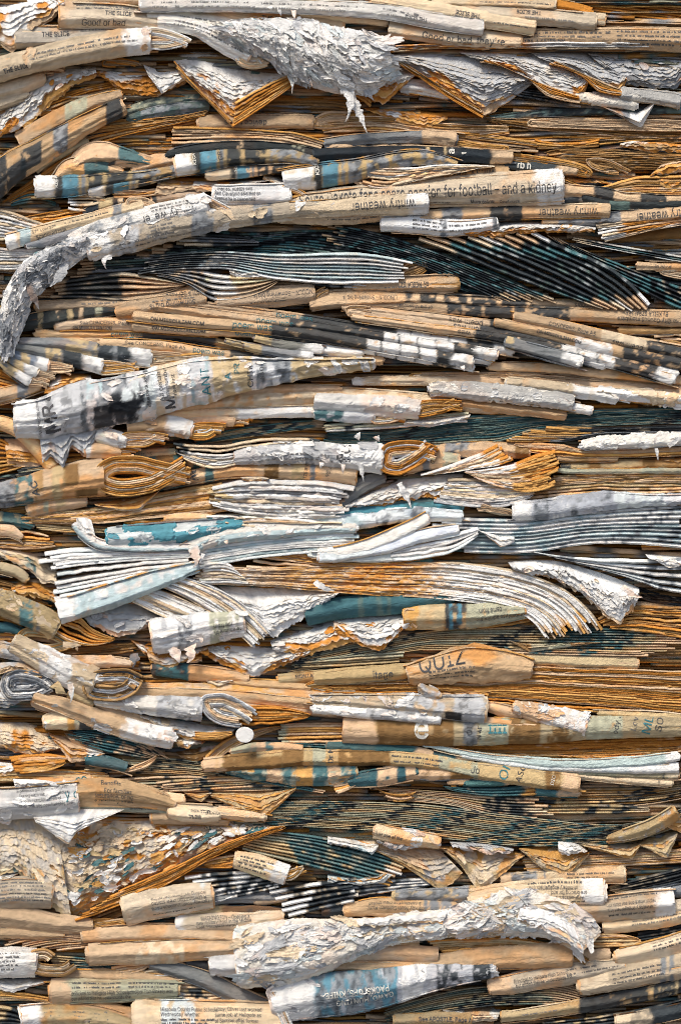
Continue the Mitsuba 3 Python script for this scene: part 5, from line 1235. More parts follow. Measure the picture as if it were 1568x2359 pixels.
# ================================================================ row 4, left
origin(2400, 0)
t = F('blue and white scuffed folded newspaper above the white sheaf, left of centre', '495,75 700,58 900,42 1120,6', [84, 88, 76, 44], y=-12, col='bright', age=.02, torn=.6, skin=1, under='pale', rag=(3, 1), flake=20)
W = 'pale blue white folded newspaper in the sheaf at the left, '
t = F(W + 'curled top one', '350,15 400,70 470,108 620,122 880,120', [46, 44, 40, 38, 30], sharp=1.0, pk=-.68, y=-15, col='white', bands=[(300, 1640, 'sky', .3, -1, -.1)], age=.06)
FL('', '350,-12 385,-15 420,-5', '362,60 400,90 450,110', 3, y=-18, col='white', white=.9, on=t, out=10)
P('many thin pale blue white newspapers splayed in a sheaf at the left', '205,128 420,108 640,112 905,122', '262,352 450,312 650,262 905,204', 11, y=-15, col='white pale white sky', age=.06, fill=1.25, jit=.2, ragf=.5, droop=3.0, deep=45, lean=-4, tipL=95, tips=('white', 'white', 'pale'), endj=9, yj=1.0, edgewear=.6, edgecol='white', name='newspaper_sheaf', part='folded_sheet')
F(W + 'broad lowest one', '268,412 450,362 650,292 910,208', [104, 104, 84, 34], sharp=1.0, pk=-.68, y=-16, col='pale', age=.14, tipL=(70, 'white'), bands=[(100, 1640, 'sky', .3, -1, -.1), (330, 420, 'peach', .6), (700, 830, 'slate', .75), (330, 900, 'sky', .5)], dent=1.5)
W2 = 'white folded newspaper over the middle of the sheaf, '
t = F(W2 + 'topmost torn one', '870,128 950,82 1150,46 1640,30', [70, 80, 50, 36], sharp=1.0, pk=-.68, y=-14, col='white', bands=[(300, 1640, 'sky', .3, -1, -.1)], age=.06, torn=.35, skin=1, rag=(3, 1), flake=12); ST(t, '890,120 905,180 890,215', [60, 60, 20], y=-24); ST(t, '935,150 920,200', [30, 12], y=-24); ST(t, '1040,90 1048,110', [24, 10], y=-24)
P('thin white newspapers layered over the middle of the pale sheaf', '900,100 1150,66 1640,32', '900,212 1200,160 1640,128', 8, y=-12, col='white pale white sky', age=.06, fill=1.05, jit=.2, ragf=.6, droop=2.5, tipL=40, tips=('white',), endj=8, edgewear=.6, edgecol='white', name='newspaper_sheaf', part='folded_sheet')
P('torn grey page edges at the top of the pale blue sheaf near the left', '470,100 600,112 860,112', '500,125 650,135 860,128', 3, y=-13, col='grey pale white', ragf=1)
P('black and sage thin pages between the white sheaf and the brown page block', '1050,165 1300,130 1640,135', '1150,170 1350,165 1640,160', 4, y=-4, col='dark sage green', blocks='dark none', sh=9)
t = P('long thick page block turning from orange to white and drooping right', '925,192 1200,212 1568,196 2000,186 2350,222 2590,305 2765,480', '918,288 1200,296 1568,328 2100,362 2340,400 2440,452 2500,515', 32, y=-11, col='white white cream', age=.1, ragf=1.2, bands=[(800, 2000, 'tan', .3), (1300, 1990, 'honey', .5), (1540, 1900, 'orange', .6)], soft=90, wear=.45, droop=1.2, tipR=60, tips=('tan', 'white', 'honey'), jit=.35, endj=7, yj=2, fill=.97)
P('tan upper pages with frayed left ends on the long thick block', '1255,128 1400,155 1640,195', '1130,215 1300,232 1640,240', 9, y=-9, col='tan peach honey', age=.3, ragf=1.2, tipL=40, tips=('cream',))
P('white frayed left end of the page block, grey lined', '940,200 1020,190 1100,235', '920,285 1050,285 1150,290', 8, y=-15, col='white cream grey', ragf=1.6, age=.2)
t = P('white wedge of page edges at the centre left, upper left of three', '645,283 800,335 960,405', '560,332 720,420 850,468', 16, y=-13, col='white white cream', age=.1, ragf=1.3, droop=2.2, jit=.45, endj=3, cj=.15, yj=2)
t = P('white wedge of page edges at the centre left, long middle of three', '830,250 1050,330 1240,500', '690,275 950,400 1160,572', 21, y=-15, col='white white cream grey', age=.1, ragf=1.3, droop=2.2, jit=.45, endj=3, cj=.15, yj=2)
t = FL('white wedge of pages hanging to a point right of the middle wedge', '990,288 1200,284 1568,325', '1165,440 1255,542 1400,450 1555,338', 12, y=-14, col='white', white=.95, rag=2.4, flake=20, greys=.3)
ST(t, '1450,280 1480,305 1540,322', [40, 40, 26], y=-24)
t = FL('torn grey newspaper with small print hanging below the pale sheaf', '345,422 540,335 740,442', '365,432 440,490 520,542 610,530 735,455', 7, y=-9, col='grey pale', topcol='grey', white=.7, greys=.4, rag=2.4, flake=14)
t = F('white scuffed roll with grey blocks below the white page wedges', '703,532 830,512 960,490 1120,468', [150, 150, 132, 110], y=-11, col='white', age=.06, bands=[(820, 885, 'grey', .4), (965, 1100, 'sage', .35), (740, 800, 'grey', .65)], rag=(3, 1), name='rolled_newspaper', flake=12, layers=4)
TX(t, 'me from', 985, 18, flip=True, b=.0, squeeze=.9); TX(t, 'to admire th', 985, 18, flip=True, b=-.4, squeeze=.9)
ST(t, '790,585 810,620 825,655', [60, 60, 40], y=-20); ST(t, '870,580 880,630 860,655', [70, 50, 20], y=-20); ST(t, '930,540 925,565', [30, 14], y=-22)
F('dark teal rolled newspaper under the long thick page block', '1410,432 1600,396 1850,372 2080,355', [80, 90, 84, 50], y=-3, col='teal', age=.03, bands=[(1650, 1800, 'green', .5)], name='rolled_newspaper')
t = FL('torn white and orange pages below the white hanging wedge, right hand piece', '1240,545 1400,495 1700,420 1890,425', '1260,600 1430,620 1640,560 1750,598 1890,475', 10, y=-13, col='orange honey', topcol='white', white=.7, rag=2.6, flake=34)
t = FL('torn white and orange pages below the white scuffed roll', '910,585 1050,550 1200,560 1430,590', '925,610 1060,680 1165,730 1310,670 1430,610', 10, y=-10, col='orange honey peach', white=.55, rag=2.4, flake=30)
FL('orange torn scrap left of the hanging white strips', '590,535 680,560 770,590', '610,560 700,650 770,660', 6, y=-5, col='orange honey', white=.1)
FL('orange torn scrap with rags between the strips and the white and orange pages', '660,600 800,590 930,600', '690,640 780,660 930,650', 6, y=-7, col='orange honey peach', white=.3)
P('peach crumpled pages at the left edge beside the pale sheaf', '-60,60 100,45 230,70', '-60,120 120,130 250,120', 8, y=-3, col='peach tan honey', age=.35, jit=.6, ragf=1.2)
F('peach curled fold at the left edge above the crumpled pages', '-60,45 30,45 100,80', [50, 50, 24], y=-5, col='peach', age=.3)
FL('straw torn newspaper with blue print hanging at the far left', '-30,110 80,115 260,200', '-20,150 110,220 200,280 260,290', 6, y=-8, col='straw cream', topcol='cream', white=.5, rag=2, bands=[(80, 180, 'teal', .6)])
F('straw folded newspaper at the left edge below the torn straw scraps', '-60,210 60,230 120,270', [44, 50, 40], y=-3, col='straw', age=.4)
t = FL('orange frilled torn newspaper at the left with white rim', '45,290 140,258 265,325', '60,335 160,355 262,375', 8, y=-7, col='orange honey', white=.3, rag=2.5, flake=10)
P('brown pages behind the orange frilled newspaper', '-60,260 40,280 90,300', '-60,330 60,350 250,400', 8, y=1, col='brown orange umber', age=.4)
t = F('straw newspaper with teal flecks curling down at the left', '-60,350 60,400 160,445 260,500', [90, 104, 110, 100], y=-9, col='straw', age=.35, bands=[(90, 150, 'teal', .5), (150, 180, 'slate', .7)], torn=.3, skin=1, under='cream', flake=10)
P('', '285,425 360,440 430,500 530,540', '255,520 330,560 420,575 520,555', 9, y=-12, col='orange honey peach', age=.3, on=t, jit=.4)
t = LP('sage open coil at the left under the straw curling newspaper', '320,550 220,502 130,495 82,530 95,575 140,608 220,608 320,585', 6, 7, y=-6, col='straw sage honey', name='rolled_newspaper')
ST(t, '290,570 320,570 372,575', [40, 36, 40], y=-16, col='cream'); ST(t, '350,575 358,600', [24, 16], y=-16, col='cream')
F('dark teal fold at the left edge beside the sage open coil', '-60,485 20,490 100,510', [44, 40, 24], y=-1, col='teal', age=.1)
P('orange pages at the left edge around the sage open coil', '-60,430 50,450 110,480', '-60,620 40,610 90,590', 10, y=2, col='honey brown orange', age=.4)
P('dark brown pages right of the sage open coil', '280,600 400,580 640,560', '300,625 450,620 620,600', 5, y=0, col='umber brown', age=.3)

# ================================================================ row 4, right
origin(2400, 1)
P('', '470,-22 800,-10 1080,-40 1640,-82', '480,140 800,150 1200,105 1640,140', 9, y=-7, col='white pale white sky', age=.03, fill=1.15, edgewear=.5, edgecol='white', jit=.15, endj=20, tipL=60, tips=('white', 'white', 'peach'), blocks='none none sky slate none', sh=30, yj=1.2, wear=.25,
  fan=('folded_newspaper', 'white and pale blue folded newspaper piled at the right, {o} from top'))
P('', '870,138 1200,172 1400,170 1640,150', '1100,200 1350,270 1500,325 1640,345', 5, y=-10, col='white grey pale', age=.03, fill=1.15, edgewear=.5, edgecol='white', jit=.15, endj=10, blocks='none none none slate', sh=30, yj=1.2, wear=.3,
  fan=('folded_newspaper', 'grey white folded newspaper drooping to the right edge, {o} from top'))
FL('white torn scrap at the right edge on the drooping grey folds', '1400,150 1500,155 1640,165', '1420,175 1500,205 1640,215', 4, y=-16, col='white', white=.95, flake=8)
F('broad white newspaper with blue photo running into the centre, upper', '-160,20 100,-5 350,-30 560,-20', [60, 66, 60, 40], y=-8, col='pale', age=.04, bands=[(150, 420, 'slate', .55), (-160, 120, 'sky', .5)])
Wc = 'white curved newspaper fold crossing the pile at the centre right, '
F(Wc + 'rising top one', '-100,150 100,120 260,60 400,-15', [40, 54, 60, 50], sharp=1.0, pk=-.68, y=-13, col='white', age=.05)
F(Wc + 'second one', '-100,165 200,125 360,72 540,36', [50, 44, 56, 36], sharp=1.0, pk=-.68, y=-14, col='white', age=.05, bands=[(-100, 150, 'pale', .3)])
P('white gathered newspaper folds at the centre right, under the curved ones', '230,100 400,66 625,22', '240,172 450,150 640,52', 5, y=-14, col='white pale white', age=.06, fill=1.1, droop=3, ragf=.5, edgewear=.6, edgecol='white', name='newspaper_sheaf', part='folded_sheet')
F(Wc + 'lowest one', '-150,150 150,172 320,160 490,132', [30, 42, 40, 30], sharp=1.0, pk=-.68, y=-11, col='pale', age=.05)
FL('white gathered folds right of the curved white folds', '620,32 720,40 800,60', '660,60 740,122 800,95', 5, y=-15, col='white', white=.95, rag=1)
F('peach tipped dark folded newspaper just above the orange page block', '0,168 150,176 420,182', [30, 30, 26], y=-6, col='teal', age=.1, tipL=(100, 'peach'))
t = FL('white shredded wad on the drooping end of the page block', '770,190 950,182 1150,225 1375,310', '800,230 960,262 1120,340 1220,440 1295,482 1375,350', 14, y=-18, col='white cream', white=.95, rag=3, flake=90, greys=.35, jag=1.4, out=20)
ST(t, '1300,300 1345,340 1390,352', [40, 40, 26], y=-28); ST(t, '1260,330 1300,400', [40, 16], y=-26)
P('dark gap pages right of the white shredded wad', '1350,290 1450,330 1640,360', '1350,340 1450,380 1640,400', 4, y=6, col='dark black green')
P('orange pages at the right edge right of the drooping block', '1180,455 1350,390 1640,395', '1250,500 1450,520 1640,560', 12, y=-4, col='orange honey brown', age=.35, jit=.4, ragf=.8)
t = F('teal banded folded newspaper with orange rolled end at the centre right', '295,456 420,448 600,440 850,420', [88, 108, 100, 54], y=-8, col='straw', age=.35, bands=[(480, 580, 'dark', .35), (500, 560, 'blue', .4), (580, 850, 'sage', .2)], tipL=(60, 'honey'), name='rolled_newspaper')
TX(t, 'probably to admire the', 625, 17, flip=True, b=-.3, squeeze=.9); TX(t, 'came from', 640, 17, flip=True, b=.4, squeeze=.9)
LP('', '330,498 305,470 292,425 300,405 345,412 365,440', 3, 9, y=-9, col='honey peach orange', on=t)
P('honey pages peeking below the teal banded newspaper', '615,488 740,465 880,440', '625,494 760,488 880,468', 3, y=-6, col='honey orange')
t = FL('white and orange torn twist left of the teal banded newspaper', '-40,440 120,430 325,430', '-20,520 60,560 170,595 240,560 325,470', 9, y=-14, col='orange honey', white=.85, rag=2.4, flake=24, f0=.25)
P('', '-150,610 250,528 600,492 980,488 1640,498', '-230,700 100,648 400,596 800,606 1470,612', 10, y=-1, col='sage sage straw', age=.15, fill=.95, jit=.15, endj=8, tipR=110, tips=('straw', 'peach', 'tan'), blocks='none none dark none none', sh=12, wear=.25, bands=[(1030, 1380, 'teal', .4)],
  fan=('folded_newspaper', 'sage newspaper with fine black print above the quiz sheet, {o} from top'))
FL('brown and sage triangular flap among the sage newspapers at the right', '775,550 1000,548 1200,558', '790,560 870,606 980,590 1195,562', 4, y=-8, col='brown tan', white=0, rag=.3, bands=[(880, 1060, 'sage', .1)])
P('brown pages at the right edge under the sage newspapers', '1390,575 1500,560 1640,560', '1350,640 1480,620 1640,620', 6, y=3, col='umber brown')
# ================================================================ row 5, left
origin(3000, 0)
t = LP('black burnt looking coil at the left edge with ragged white rims', '255,150 190,105 90,82 20,110 5,165 50,225 140,222 235,185', 8, 9, y=-13, col='slate grey white dark', age=.05, ragf=2.2, fill=1.0, jit=.4, name='rolled_newspaper', yj=2.5, deep=50)
FL('', '-30,60 80,50 200,100', '-20,110 80,95 190,130', 4, y=-16, col='straw tan', topcol='grey', white=.4, on=t, out=10, rag=2.5)
FL('', '-40,190 20,190 70,210', '-30,240 40,255 90,235', 4, y=-11, col='slate', topcol='grey', white=.6, on=t, out=10, rag=2.5)
t = F('white scuffed roll with grey black coil end beside the burnt looking coil', '60,-40 190,30 300,90 430,150', [70, 96, 124, 140], y=-13, col='cream', age=.12, torn=.25, skin=1, under='white', name='rolled_newspaper', layers=2, flake=24, bands=[(180, 330, 'white', .2)])
LP('', '655,120 560,88 460,95 395,125 385,175 430,220 520,228 600,205 650,150', 9, 9, y=-13, col='slate grey white brown', age=.1, on=t, ragf=2.2, fill=1.0, jit=.4, yj=2.5, deep=50)
ST(t, '325,150 330,190 325,240', [40, 34, 12], y=-33, col='pale'); ST(t, '250,150 290,190 310,200', [60, 50, 20], y=-30, col='straw')
F('straw folded end poking out under the grey black coil', '320,185 380,210 435,235', [50, 56, 50], y=-9, col='straw', age=.3)
F('grey folded newspaper at the left edge above the burnt looking coil', '-60,-20 60,0 260,60', [56, 64, 40], y=-7, col='tan', age=.15, bands=[(-60, 200, 'grey', .4)])
F('brown torn pages above the grey black coil', '330,50 450,50 610,60', [50, 44, 26], y=-8, col='tan', age=.5, torn=.4, skin=1, under='brown')
P('brown torn pages right above the grey black coil, behind', '400,40 500,35 640,50', '420,90 520,80 640,95', 5, y=-3, col='brown orange tan', ragf=1.5)
ST(Thing('newspaper_scrap', 'dark grey crumpled scrap standing in the gap left of the hanging rags'), '620,10 618,40 612,75', [40, 60, 44], y=-8, col='slate')
FL('tan and orange hanging pages with white rags left of the dark teal fold', '660,-40 780,-30 960,-30', '690,50 760,80 870,40 955,-10', 8, y=-10, col='orange honey peach', white=.25, rag=2)
F('folded newspaper going from dark teal to peach behind the torn orange pages', '700,75 850,90 1000,105 1140,122', [50, 66, 62, 44], y=-3, col='peach', age=.3, bands=[(690, 868, 'dark', .2), (720, 868, 'teal', .4)])
P('dark brown layered pages above the long tan folds at the left', '640,115 800,110 960,140', '650,160 800,150 960,165', 7, y=0, col='umber brown rust', ragf=1)
FL('cream torn scrap hanging among the brown pages right of the teal to peach fold', '945,120 1010,110 1080,125', '955,145 1010,165 1070,140', 3, y=-8, col='cream', white=.2, rag=1)
t = F('tan newspaper printed MONTANA upside the small orange coil', '1280,128 1400,120 1560,105', [44, 52, 44], y=-2, col='straw', age=.4); TX(t, 'MONTANA', 1360, 16, b=.1, bold=True)
F('tan folded newspaper left of the small orange coil', '1060,140 1200,155 1430,170', [34, 44, 36], y=-3, col='tan', age=.4)
t = LP('small orange cream coil at the left end of the big orange block', '1640,122 1540,122 1450,138 1405,160 1450,188 1540,198 1640,198', 5, 7, y=-6, col='honey cream orange')
F('long tan folded newspaper crossing right under the brown pages, upper', '640,165 900,168 1300,200 1720,232', [32, 42, 46, 40], y=-5, col='tan', age=.4, bands=[(800, 1300, 'honey', .5)])
F('long tan folded newspaper crossing right under the brown pages, middle', '620,190 900,196 1300,232 1720,268', [40, 46, 50, 40], y=-8, col='tan', age=.35)
F('long tan folded newspaper crossing right under the brown pages, lowest', '980,240 1300,268 1640,292', [30, 36, 30], y=-6, col='tan', age=.4)
t = F('white to grey torn roll with grey coil and orange frayed tail at the left', '440,232 600,250 760,262 930,278', [36, 60, 88, 100], y=-13, col='white', age=.08, bands=[(720, 960, 'grey', .3), (840, 900, 'slate', .65)], name='rolled_newspaper', layers=2, flake=14)
LP('', '1180,280 1090,225 1020,200 950,205 925,235 950,290 1020,335 1110,348', 8, 9, y=-9, col='white grey cream peach', age=.1, on=t, ragf=1.6, deep=40)
P('', '1020,262 1200,250 1432,292', '1060,340 1200,345 1425,305', 9, y=-14, col='orange rust honey', age=.3, on=t, ragf=.8)
FL('brown torn scrap above the white to grey torn roll', '645,235 760,212 850,230', '655,248 760,250 850,250', 3, y=-19, col='brown tan', white=.1)
t = FL('white torn pages with small orange page end under the white to grey roll', '640,285 800,312 1085,355', '650,312 740,360 830,395 905,418 1070,378', 8, y=-11, col='cream honey', white=.85, rag=2.4, flake=24)
P('', '890,370 980,375 1060,370', '900,410 990,412 1065,392', 6, y=-15, col='honey orange', on=t)
t = F('tan folded newspaper sloping down to a white torn end at the lower left', '158,212 350,278 560,350 700,390 790,402', [40, 62, 76, 84, 84], y=-12, col='tan', age=.3, tipR=(230, 'white'), rag=(1, 3), flake=10)
F('thin tan folded newspaper beside the white torn end, sloping right', '445,248 600,310 740,362', [32, 40, 30], y=-8, col='tan', age=.35)
F('dark and tan folded pages between the sloping tan newspaper and burnt coil', '150,235 220,262 300,282', [40, 44, 30], y=-6, col='peach', age=.3)
F('cream folded newspaper with peach and dark blocks at the left', '205,330 300,318 430,322', [50, 78, 60], y=-8, col='cream', age=.25, bands=[(310, 345, 'honey', .3), (365, 425, 'dark', .2), (345, 365, 'sage', .3)], torn=.2, skin=1, rag=(3, 1))
P('sage folded sheets under the cream one with peach blocks', '205,352 400,350 620,352', '215,362 400,362 600,364', 2, y=-8, col='straw sage')
d_ = Thing('paper_disc', 'round white paper disc hanging on a short stem below the grey coil')
labels[d_.key]['category'] = 'paper disc'
def disc():
    import trimesh
    m = trimesh.creation.icosphere(3)
    v = np.array(m.vertices)
    r = 1 + 0.05 * N(v[:, 0], v[:, 2], 0, 1.6, 4)
    s = 42.0 * UNIT
    gx, gy = 1127 + v[:, 0] * 42 * r, 3386 - v[:, 2] * 37 * r
    Y = -27 + np.sign(v[:, 1]) * np.abs(v[:, 1]) ** 0.35 * 0.9 * (1 + 0.2 * N(v[:, 0] * 3, v[:, 2] * 3, 1, 1, 2)) + v[:, 2] * 2
    M = Mesh(); M.add(world(gx, gy, Y), np.array(m.faces), PAL['white'] * 0.86 * (1 + 0.12 * N(v[:, 0] * 4, v[:, 2] * 4, 0, 1, 8))[:, None]); M.put(d_.part('disc'))
disc()
ST(d_, '1112,332 1112,350', [5, 5], y=-26, part='stem', col='cream')
FL('cream torn scrap with brown edge left of the round paper disc', '790,385 860,375 950,415', '820,440 870,445 930,430', 3, y=-9, col='straw cream', white=.2, rag=2)
t = FL('orange torn pages spreading from the left edge at the lower left', '-60,320 120,330 280,425', '-60,420 40,460 170,485 275,450', 12, y=-8, col='honey orange peach', topcol='cream', white=.5, rag=2)
t = FL('orange pointed pages drooping right of the spreading ones', '215,368 350,385 485,470', '250,420 325,515 400,508 480,478', 8, y=-9, col='honey orange peach', white=.1, rag=1.2)
P('orange pleated fan of pages at the lower left', '45,482 180,468 305,478', '85,555 200,548 300,512', 10, y=-6, col='honey orange peach', age=.3, ragf=.8, droop=2, tipL=40, tips=('orange',))
P('', '285,350 550,372 770,482', '370,425 550,478 700,495', 8, y=-5, col='teal peach teal', age=.12, fill=.95, endj=7, tipR=60, tips=('peach', 'tan'), blocks='none teal peach dark', sh=22, wear=.2,
  fan=('folded_newspaper', 'teal and peach folded newspaper in the slanting sheaf at lower left, {o} from top'))
P('peach page ends fanned below the slanting teal sheaf', '555,548 650,518 722,482', '575,560 665,545 722,492', 5, y=-7, col='peach honey tan')
F('teal folded newspaper with peach corner below the slanting sheaf', '400,500 500,515 580,540', [44, 50, 44], y=-6, col='teal', age=.1)
FL('tan page with small numbers between the orange pages and teal sheaf', '280,360 400,350 480,440', '330,420 400,450 475,468', 3, y=-4, col='tan', white=0, rag=.3)
P('', '640,480 900,505 1140,552', '300,560 800,572 1150,612', 9, y=0, col='sage straw', age=.25, fill=.95, blocks='none dark none none', sh=14, endj=9, wear=.2,
  fan=('folded_newspaper', 'sage newspaper with dark print at the lower left under the teal sheaf, {o} from top'))
P('', '520,590 800,575 1300,600', '560,650 850,650 1400,640', 6, y=-2, col='straw sage tan', age=.3, fill=.95, blocks='none none none dark', sh=14, endj=12, tipL=50, tips=('peach',),
  fan=('folded_newspaper', 'straw newspaper with short black rules at the lower left, {o} from top'))
P('straw pages with torn left ends at the left edge', '-60,530 150,540 480,560', '-60,600 150,600 520,590', 8, y=-1, col='honey straw tan', age=.35, ragf=1)
FL('torn straw pages at the left edge below the pleated fan', '-60,480 20,490 60,500', '-60,590 30,580 80,560', 6, y=-3, col='honey straw', white=.3)
FL('dark brown drooping sheet left of the disc end pages', '800,455 900,425 1010,410', '830,490 900,512 990,480', 4, y=-4, col='umber', white=0, rag=.4)
P('tan page ends slanting up below the round paper disc', '935,495 1070,395 1290,345', '990,515 1100,435 1300,355', 7, y=-6, col='tan honey straw', age=.3, ragf=.8)
t = F('black folded newspaper with pale hook shape and cream end, lower centre', '938,528 1200,508 1450,490 1700,490 1900,504 2250,562 2664,610', [56, 72, 68, 60, 62, 74, 72], y=-9, col='straw', age=.22, tipL=(85, 'peach'), tipR=(80, 'peach'),
      bands=[(1025, 1180, 'umber', .12), (1180, 1300, 'umber', .12, -1, .3), (1300, 1395, 'umber', .12), (1440, 1500, 'sage', .3), (1560, 1795, 'umber', .15), (2020, 2200, 'sage', .35), (2510, 2580, 'umber', .2)])
TX(t, 'Dr N', 1525, 22, angle=90, b=-.6, bold=True); CO(t, 1800, 2020, -.6, .6, 13, ink='ink'); TX(t, 'Jo', 2170, 26, b=0); TX(t, 'ON', 2320, 40, angle=75, b=-.5, ink='teal_ink'); TX(t, 'ASO', 2390, 26, angle=75, b=-.6, ink='ink'); TX(t, 'DIO', 2545, 15, angle=80, b=-.4, ink='pale_ink')
F('teal and peach folded newspaper above the black hook newspaper', '1065,465 1200,448 1392,458', [20, 44, 36], y=-7, col='peach', age=.2, bands=[(1065, 1180, 'sage', .2), (1220, 1260, 'teal', .3)])
P('peach and teal folded pages right of the disc end pages', '1285,338 1400,330 1640,332', '1290,428 1400,424 1640,425', 7, y=-4, col='peach honey tan', age=.25, tipL=30, tips=('sage',))
P('', '1080,440 1250,420 1640,440', '1085,460 1250,440 1640,470', 2, y=-3, col='teal', age=.1, fan=('folded_newspaper', 'dark teal thin folded newspaper above the peach and teal one, {o} of two'))
t = F('striped teal and peach newspaper pages under the black hook newspaper', '1040,548 1200,560 1400,575 1640,560', [24, 70, 90, 80], y=-7, col='sage', age=.2, bands=[(1040, 1640, 'teal', .45), (1050, 1170, 'honey', .3, -.1, 1), (1225, 1300, 'peach', .4), (1345, 1440, 'honey', .35), (1510, 1568, 'peach', .4)], dent=2.4, wear=.4)
P('', '1040,565 1250,600 1500,640', '1060,575 1250,615 1480,655', 2, y=-7, col='teal', age=.05, tipR=40, tips=('peach',), fan=('folded_newspaper', 'thin teal newspaper under the striped pages, {o} of two'))

# ================================================================ row 5, right
origin(3000, 1)
F('straw folded newspaper ending right of the quiz sheet', '725,26 1000,42 1368,58', [40, 50, 52], y=-2, col='straw', age=.35, tipR=(10, 'tan'))
P('', '760,-20 1000,-12 1380,0', '770,10 1000,20 1420,25', 3, y=-3, col='straw tan', age=.25, tipR=60, tips=('peach',), blocks='none none teal', sh=20, fan=('folded_newspaper', 'straw newspaper with small black type above the quiz sheet end, {o} of three'))
t = F('crumpled brown sheet with the QUIZ headline at the lower centre', '310,100 450,76 600,55 720,58 880,75', [70, 116, 150, 132, 76], y=-8, col='tan', age=.5, dent=2.6, bulge=.2)
TX(t, 'QUIZ', 365, 60, b=.25, squeeze=1.05); CO(t, 400, 620, -.75, -.1, 13, ink='ink')
t = F('straw folded newspaper with part of the word heritage at the lower centre', '-120,132 60,118 340,96', [50, 68, 60], y=-5, col='straw', age=.35); TX(t, 'itage', 150, 30, b=-.2)
P('', '-200,40 0,20 300,0', '-220,80 0,70 260,55', 4, y=-2, col='sage straw', age=.2, blocks='none none dark', sh=10, fan=('folded_newspaper', 'sage newspaper with black capitals left of the quiz sheet, {o} from top'))
P('big orange block of pages filling the right side at the lower part', '-30,128 300,122 600,112 870,74 1200,82 1640,95', '-60,190 300,196 700,238 1150,278 1640,332', 30, y=-6, col='honey orange honey orange tan', age=.3, fill=1.7, jit=.5, ragf=.4, cj=.14, wave=1.0, deep=60, endj=4, yj=.5, edgewear=.0)
FL('honey torn pages at the left of the big orange block', '440,180 560,165 700,170', '450,205 560,215 680,205', 4, y=-9, col='honey peach', white=.2)
F('pale frayed page edge under the big orange block at the right', '1190,290 1400,300 1640,322', [24, 34, 34], y=-7, col='straw', age=.3)
t = F('white to slate scuffed newspaper with a torn right end, lower centre', '-130,222 200,236 450,255 668,268', [42, 60, 90, 122], y=-13, col='cream', age=.15, bands=[(300, 680, 'grey', .35), (480, 560, 'black', .2, -1, -.35)], torn=.22, skin=1, under='white', rag=(1, 4), flake=20)
F('white and grey scuffed newspaper under the slate one, lower centre', '-130,266 150,282 460,305', [40, 56, 62], y=-14, col='white', age=.12, bands=[(120, 420, 'grey', .45)], torn=.3, skin=1, under='white', rag=(1, 3), flake=14)
s_ = F('dried brown grey curled scrap standing on the slate newspaper', '365,160 400,185 455,208', [30, 52, 36], y=-15, col='tan', age=.3, bands=[(360, 470, 'grey', .5)], dent=2.5, name='newspaper_scrap')
F('peach torn folded newspaper end right of the slate newspaper, upper', '660,252 750,272 840,292', [30, 52, 40], y=-8, col='peach', age=.3, rag=(1, 3))
t = F('peach torn roll with frayed white right end, lower right of centre', '800,262 950,300 1130,345', [44, 80, 92], y=-11, col='peach', age=.3, tipR=(140, 'white'), torn=.3, skin=1, under='white', rag=(1, 4), flake=30)
F('peach folded newspaper under the slate newspaper and frayed roll', '630,330 800,345 975,362', [40, 56, 44], y=-10, col='peach', age=.35, rag=(1, 3))
t = F('dark banded roll with pale lettering and cream coil, lower centre to right', '15,365 200,372 530,372 850,370 1150,352 1640,348', [110, 118, 116, 100, 92, 76], y=-8, col='straw', age=.25, tipL=(150, 'peach'), wear=.25,
      bands=[(165, 330, 'umber', .12), (330, 440, 'umber', .12, -1, -.2), (330, 345, 'umber', .12), (425, 522, 'umber', .12), (565, 630, 'slate', .3), (640, 780, 'sage', .3), (775, 920, 'umber', .15), (950, 1080, 'umber', .5), (1130, 1300, 'sage', .2)], name='rolled_newspaper', rag=(2, 1))
TX(t, 'e', 340, 90, b=.15, ink='pale_ink', bold=True); TX(t, 'N 4E', 640, 18, angle=85, b=-.5, bold=True); TX(t, 'OI', 595, 24, angle=85, b=-.2); TX(t, 'ody Ja', 1265, 24, angle=75, b=-.6); TX(t, 'ME', 1410, 40, angle=75, b=-.6, ink='teal_ink'); TX(t, 'SO', 1465, 30, angle=75, b=-.4); TX(t, 'Lev', 1350, 26, angle=75, b=-.3, ink='faded_ink')
for q in range(4):
    TX(t, 'I', 680 + 22 * q, 36, b=.1, ink='teal_ink', bold=True)
P('brown pages in shade under the dark banded roll, right', '380,422 800,412 1300,396 1640,388', '620,480 1000,502 1450,492 1640,470', 12, y=-1, col='brown orange rust umber', age=.4, ragf=.6)
FL('honey torn edge lying on the pale newspapers at the lower right', '1000,470 1250,470 1500,466', '1010,490 1250,500 1490,480', 3, y=-5, col='honey orange', white=.2)
F('teal folded newspaper with peach end below the cream coil, longer one', '-60,442 150,450 330,462 420,482', [34, 44, 40, 26], y=-7, col='teal', age=.08, tipR=(75, 'peach'))
F('teal folded newspaper with peach end below the cream coil, shorter one', '330,462 480,488 612,502', [22, 30, 26], y=-6, col='teal', age=.08, tipR=(80, 'peach'))
F('dark teal folded newspaper above the black hook newspaper, lower centre', '-60,470 80,482 195,485', [30, 44, 26], y=-5, col='teal', age=.08, tipR=(90, 'peach'))
FW = 'pale newspaper tip fanning to the right edge, '
F(FW + 'blue topmost one', '380,432 750,496 1100,524 1350,512 1560,484', [18, 22, 34, 44, 40], sharp=1.0, pk=-.6, y=-9, col='sky', age=.03, tipR=(60, 'white'))
F(FW + 'white second one', '560,478 1000,535 1300,540 1556,536', [18, 26, 40, 44], sharp=1.0, pk=-.6, y=-8, col='pale', age=.04, tipR=(230, 'white'), bands=[(1490, 1496, 'dark', .1)])
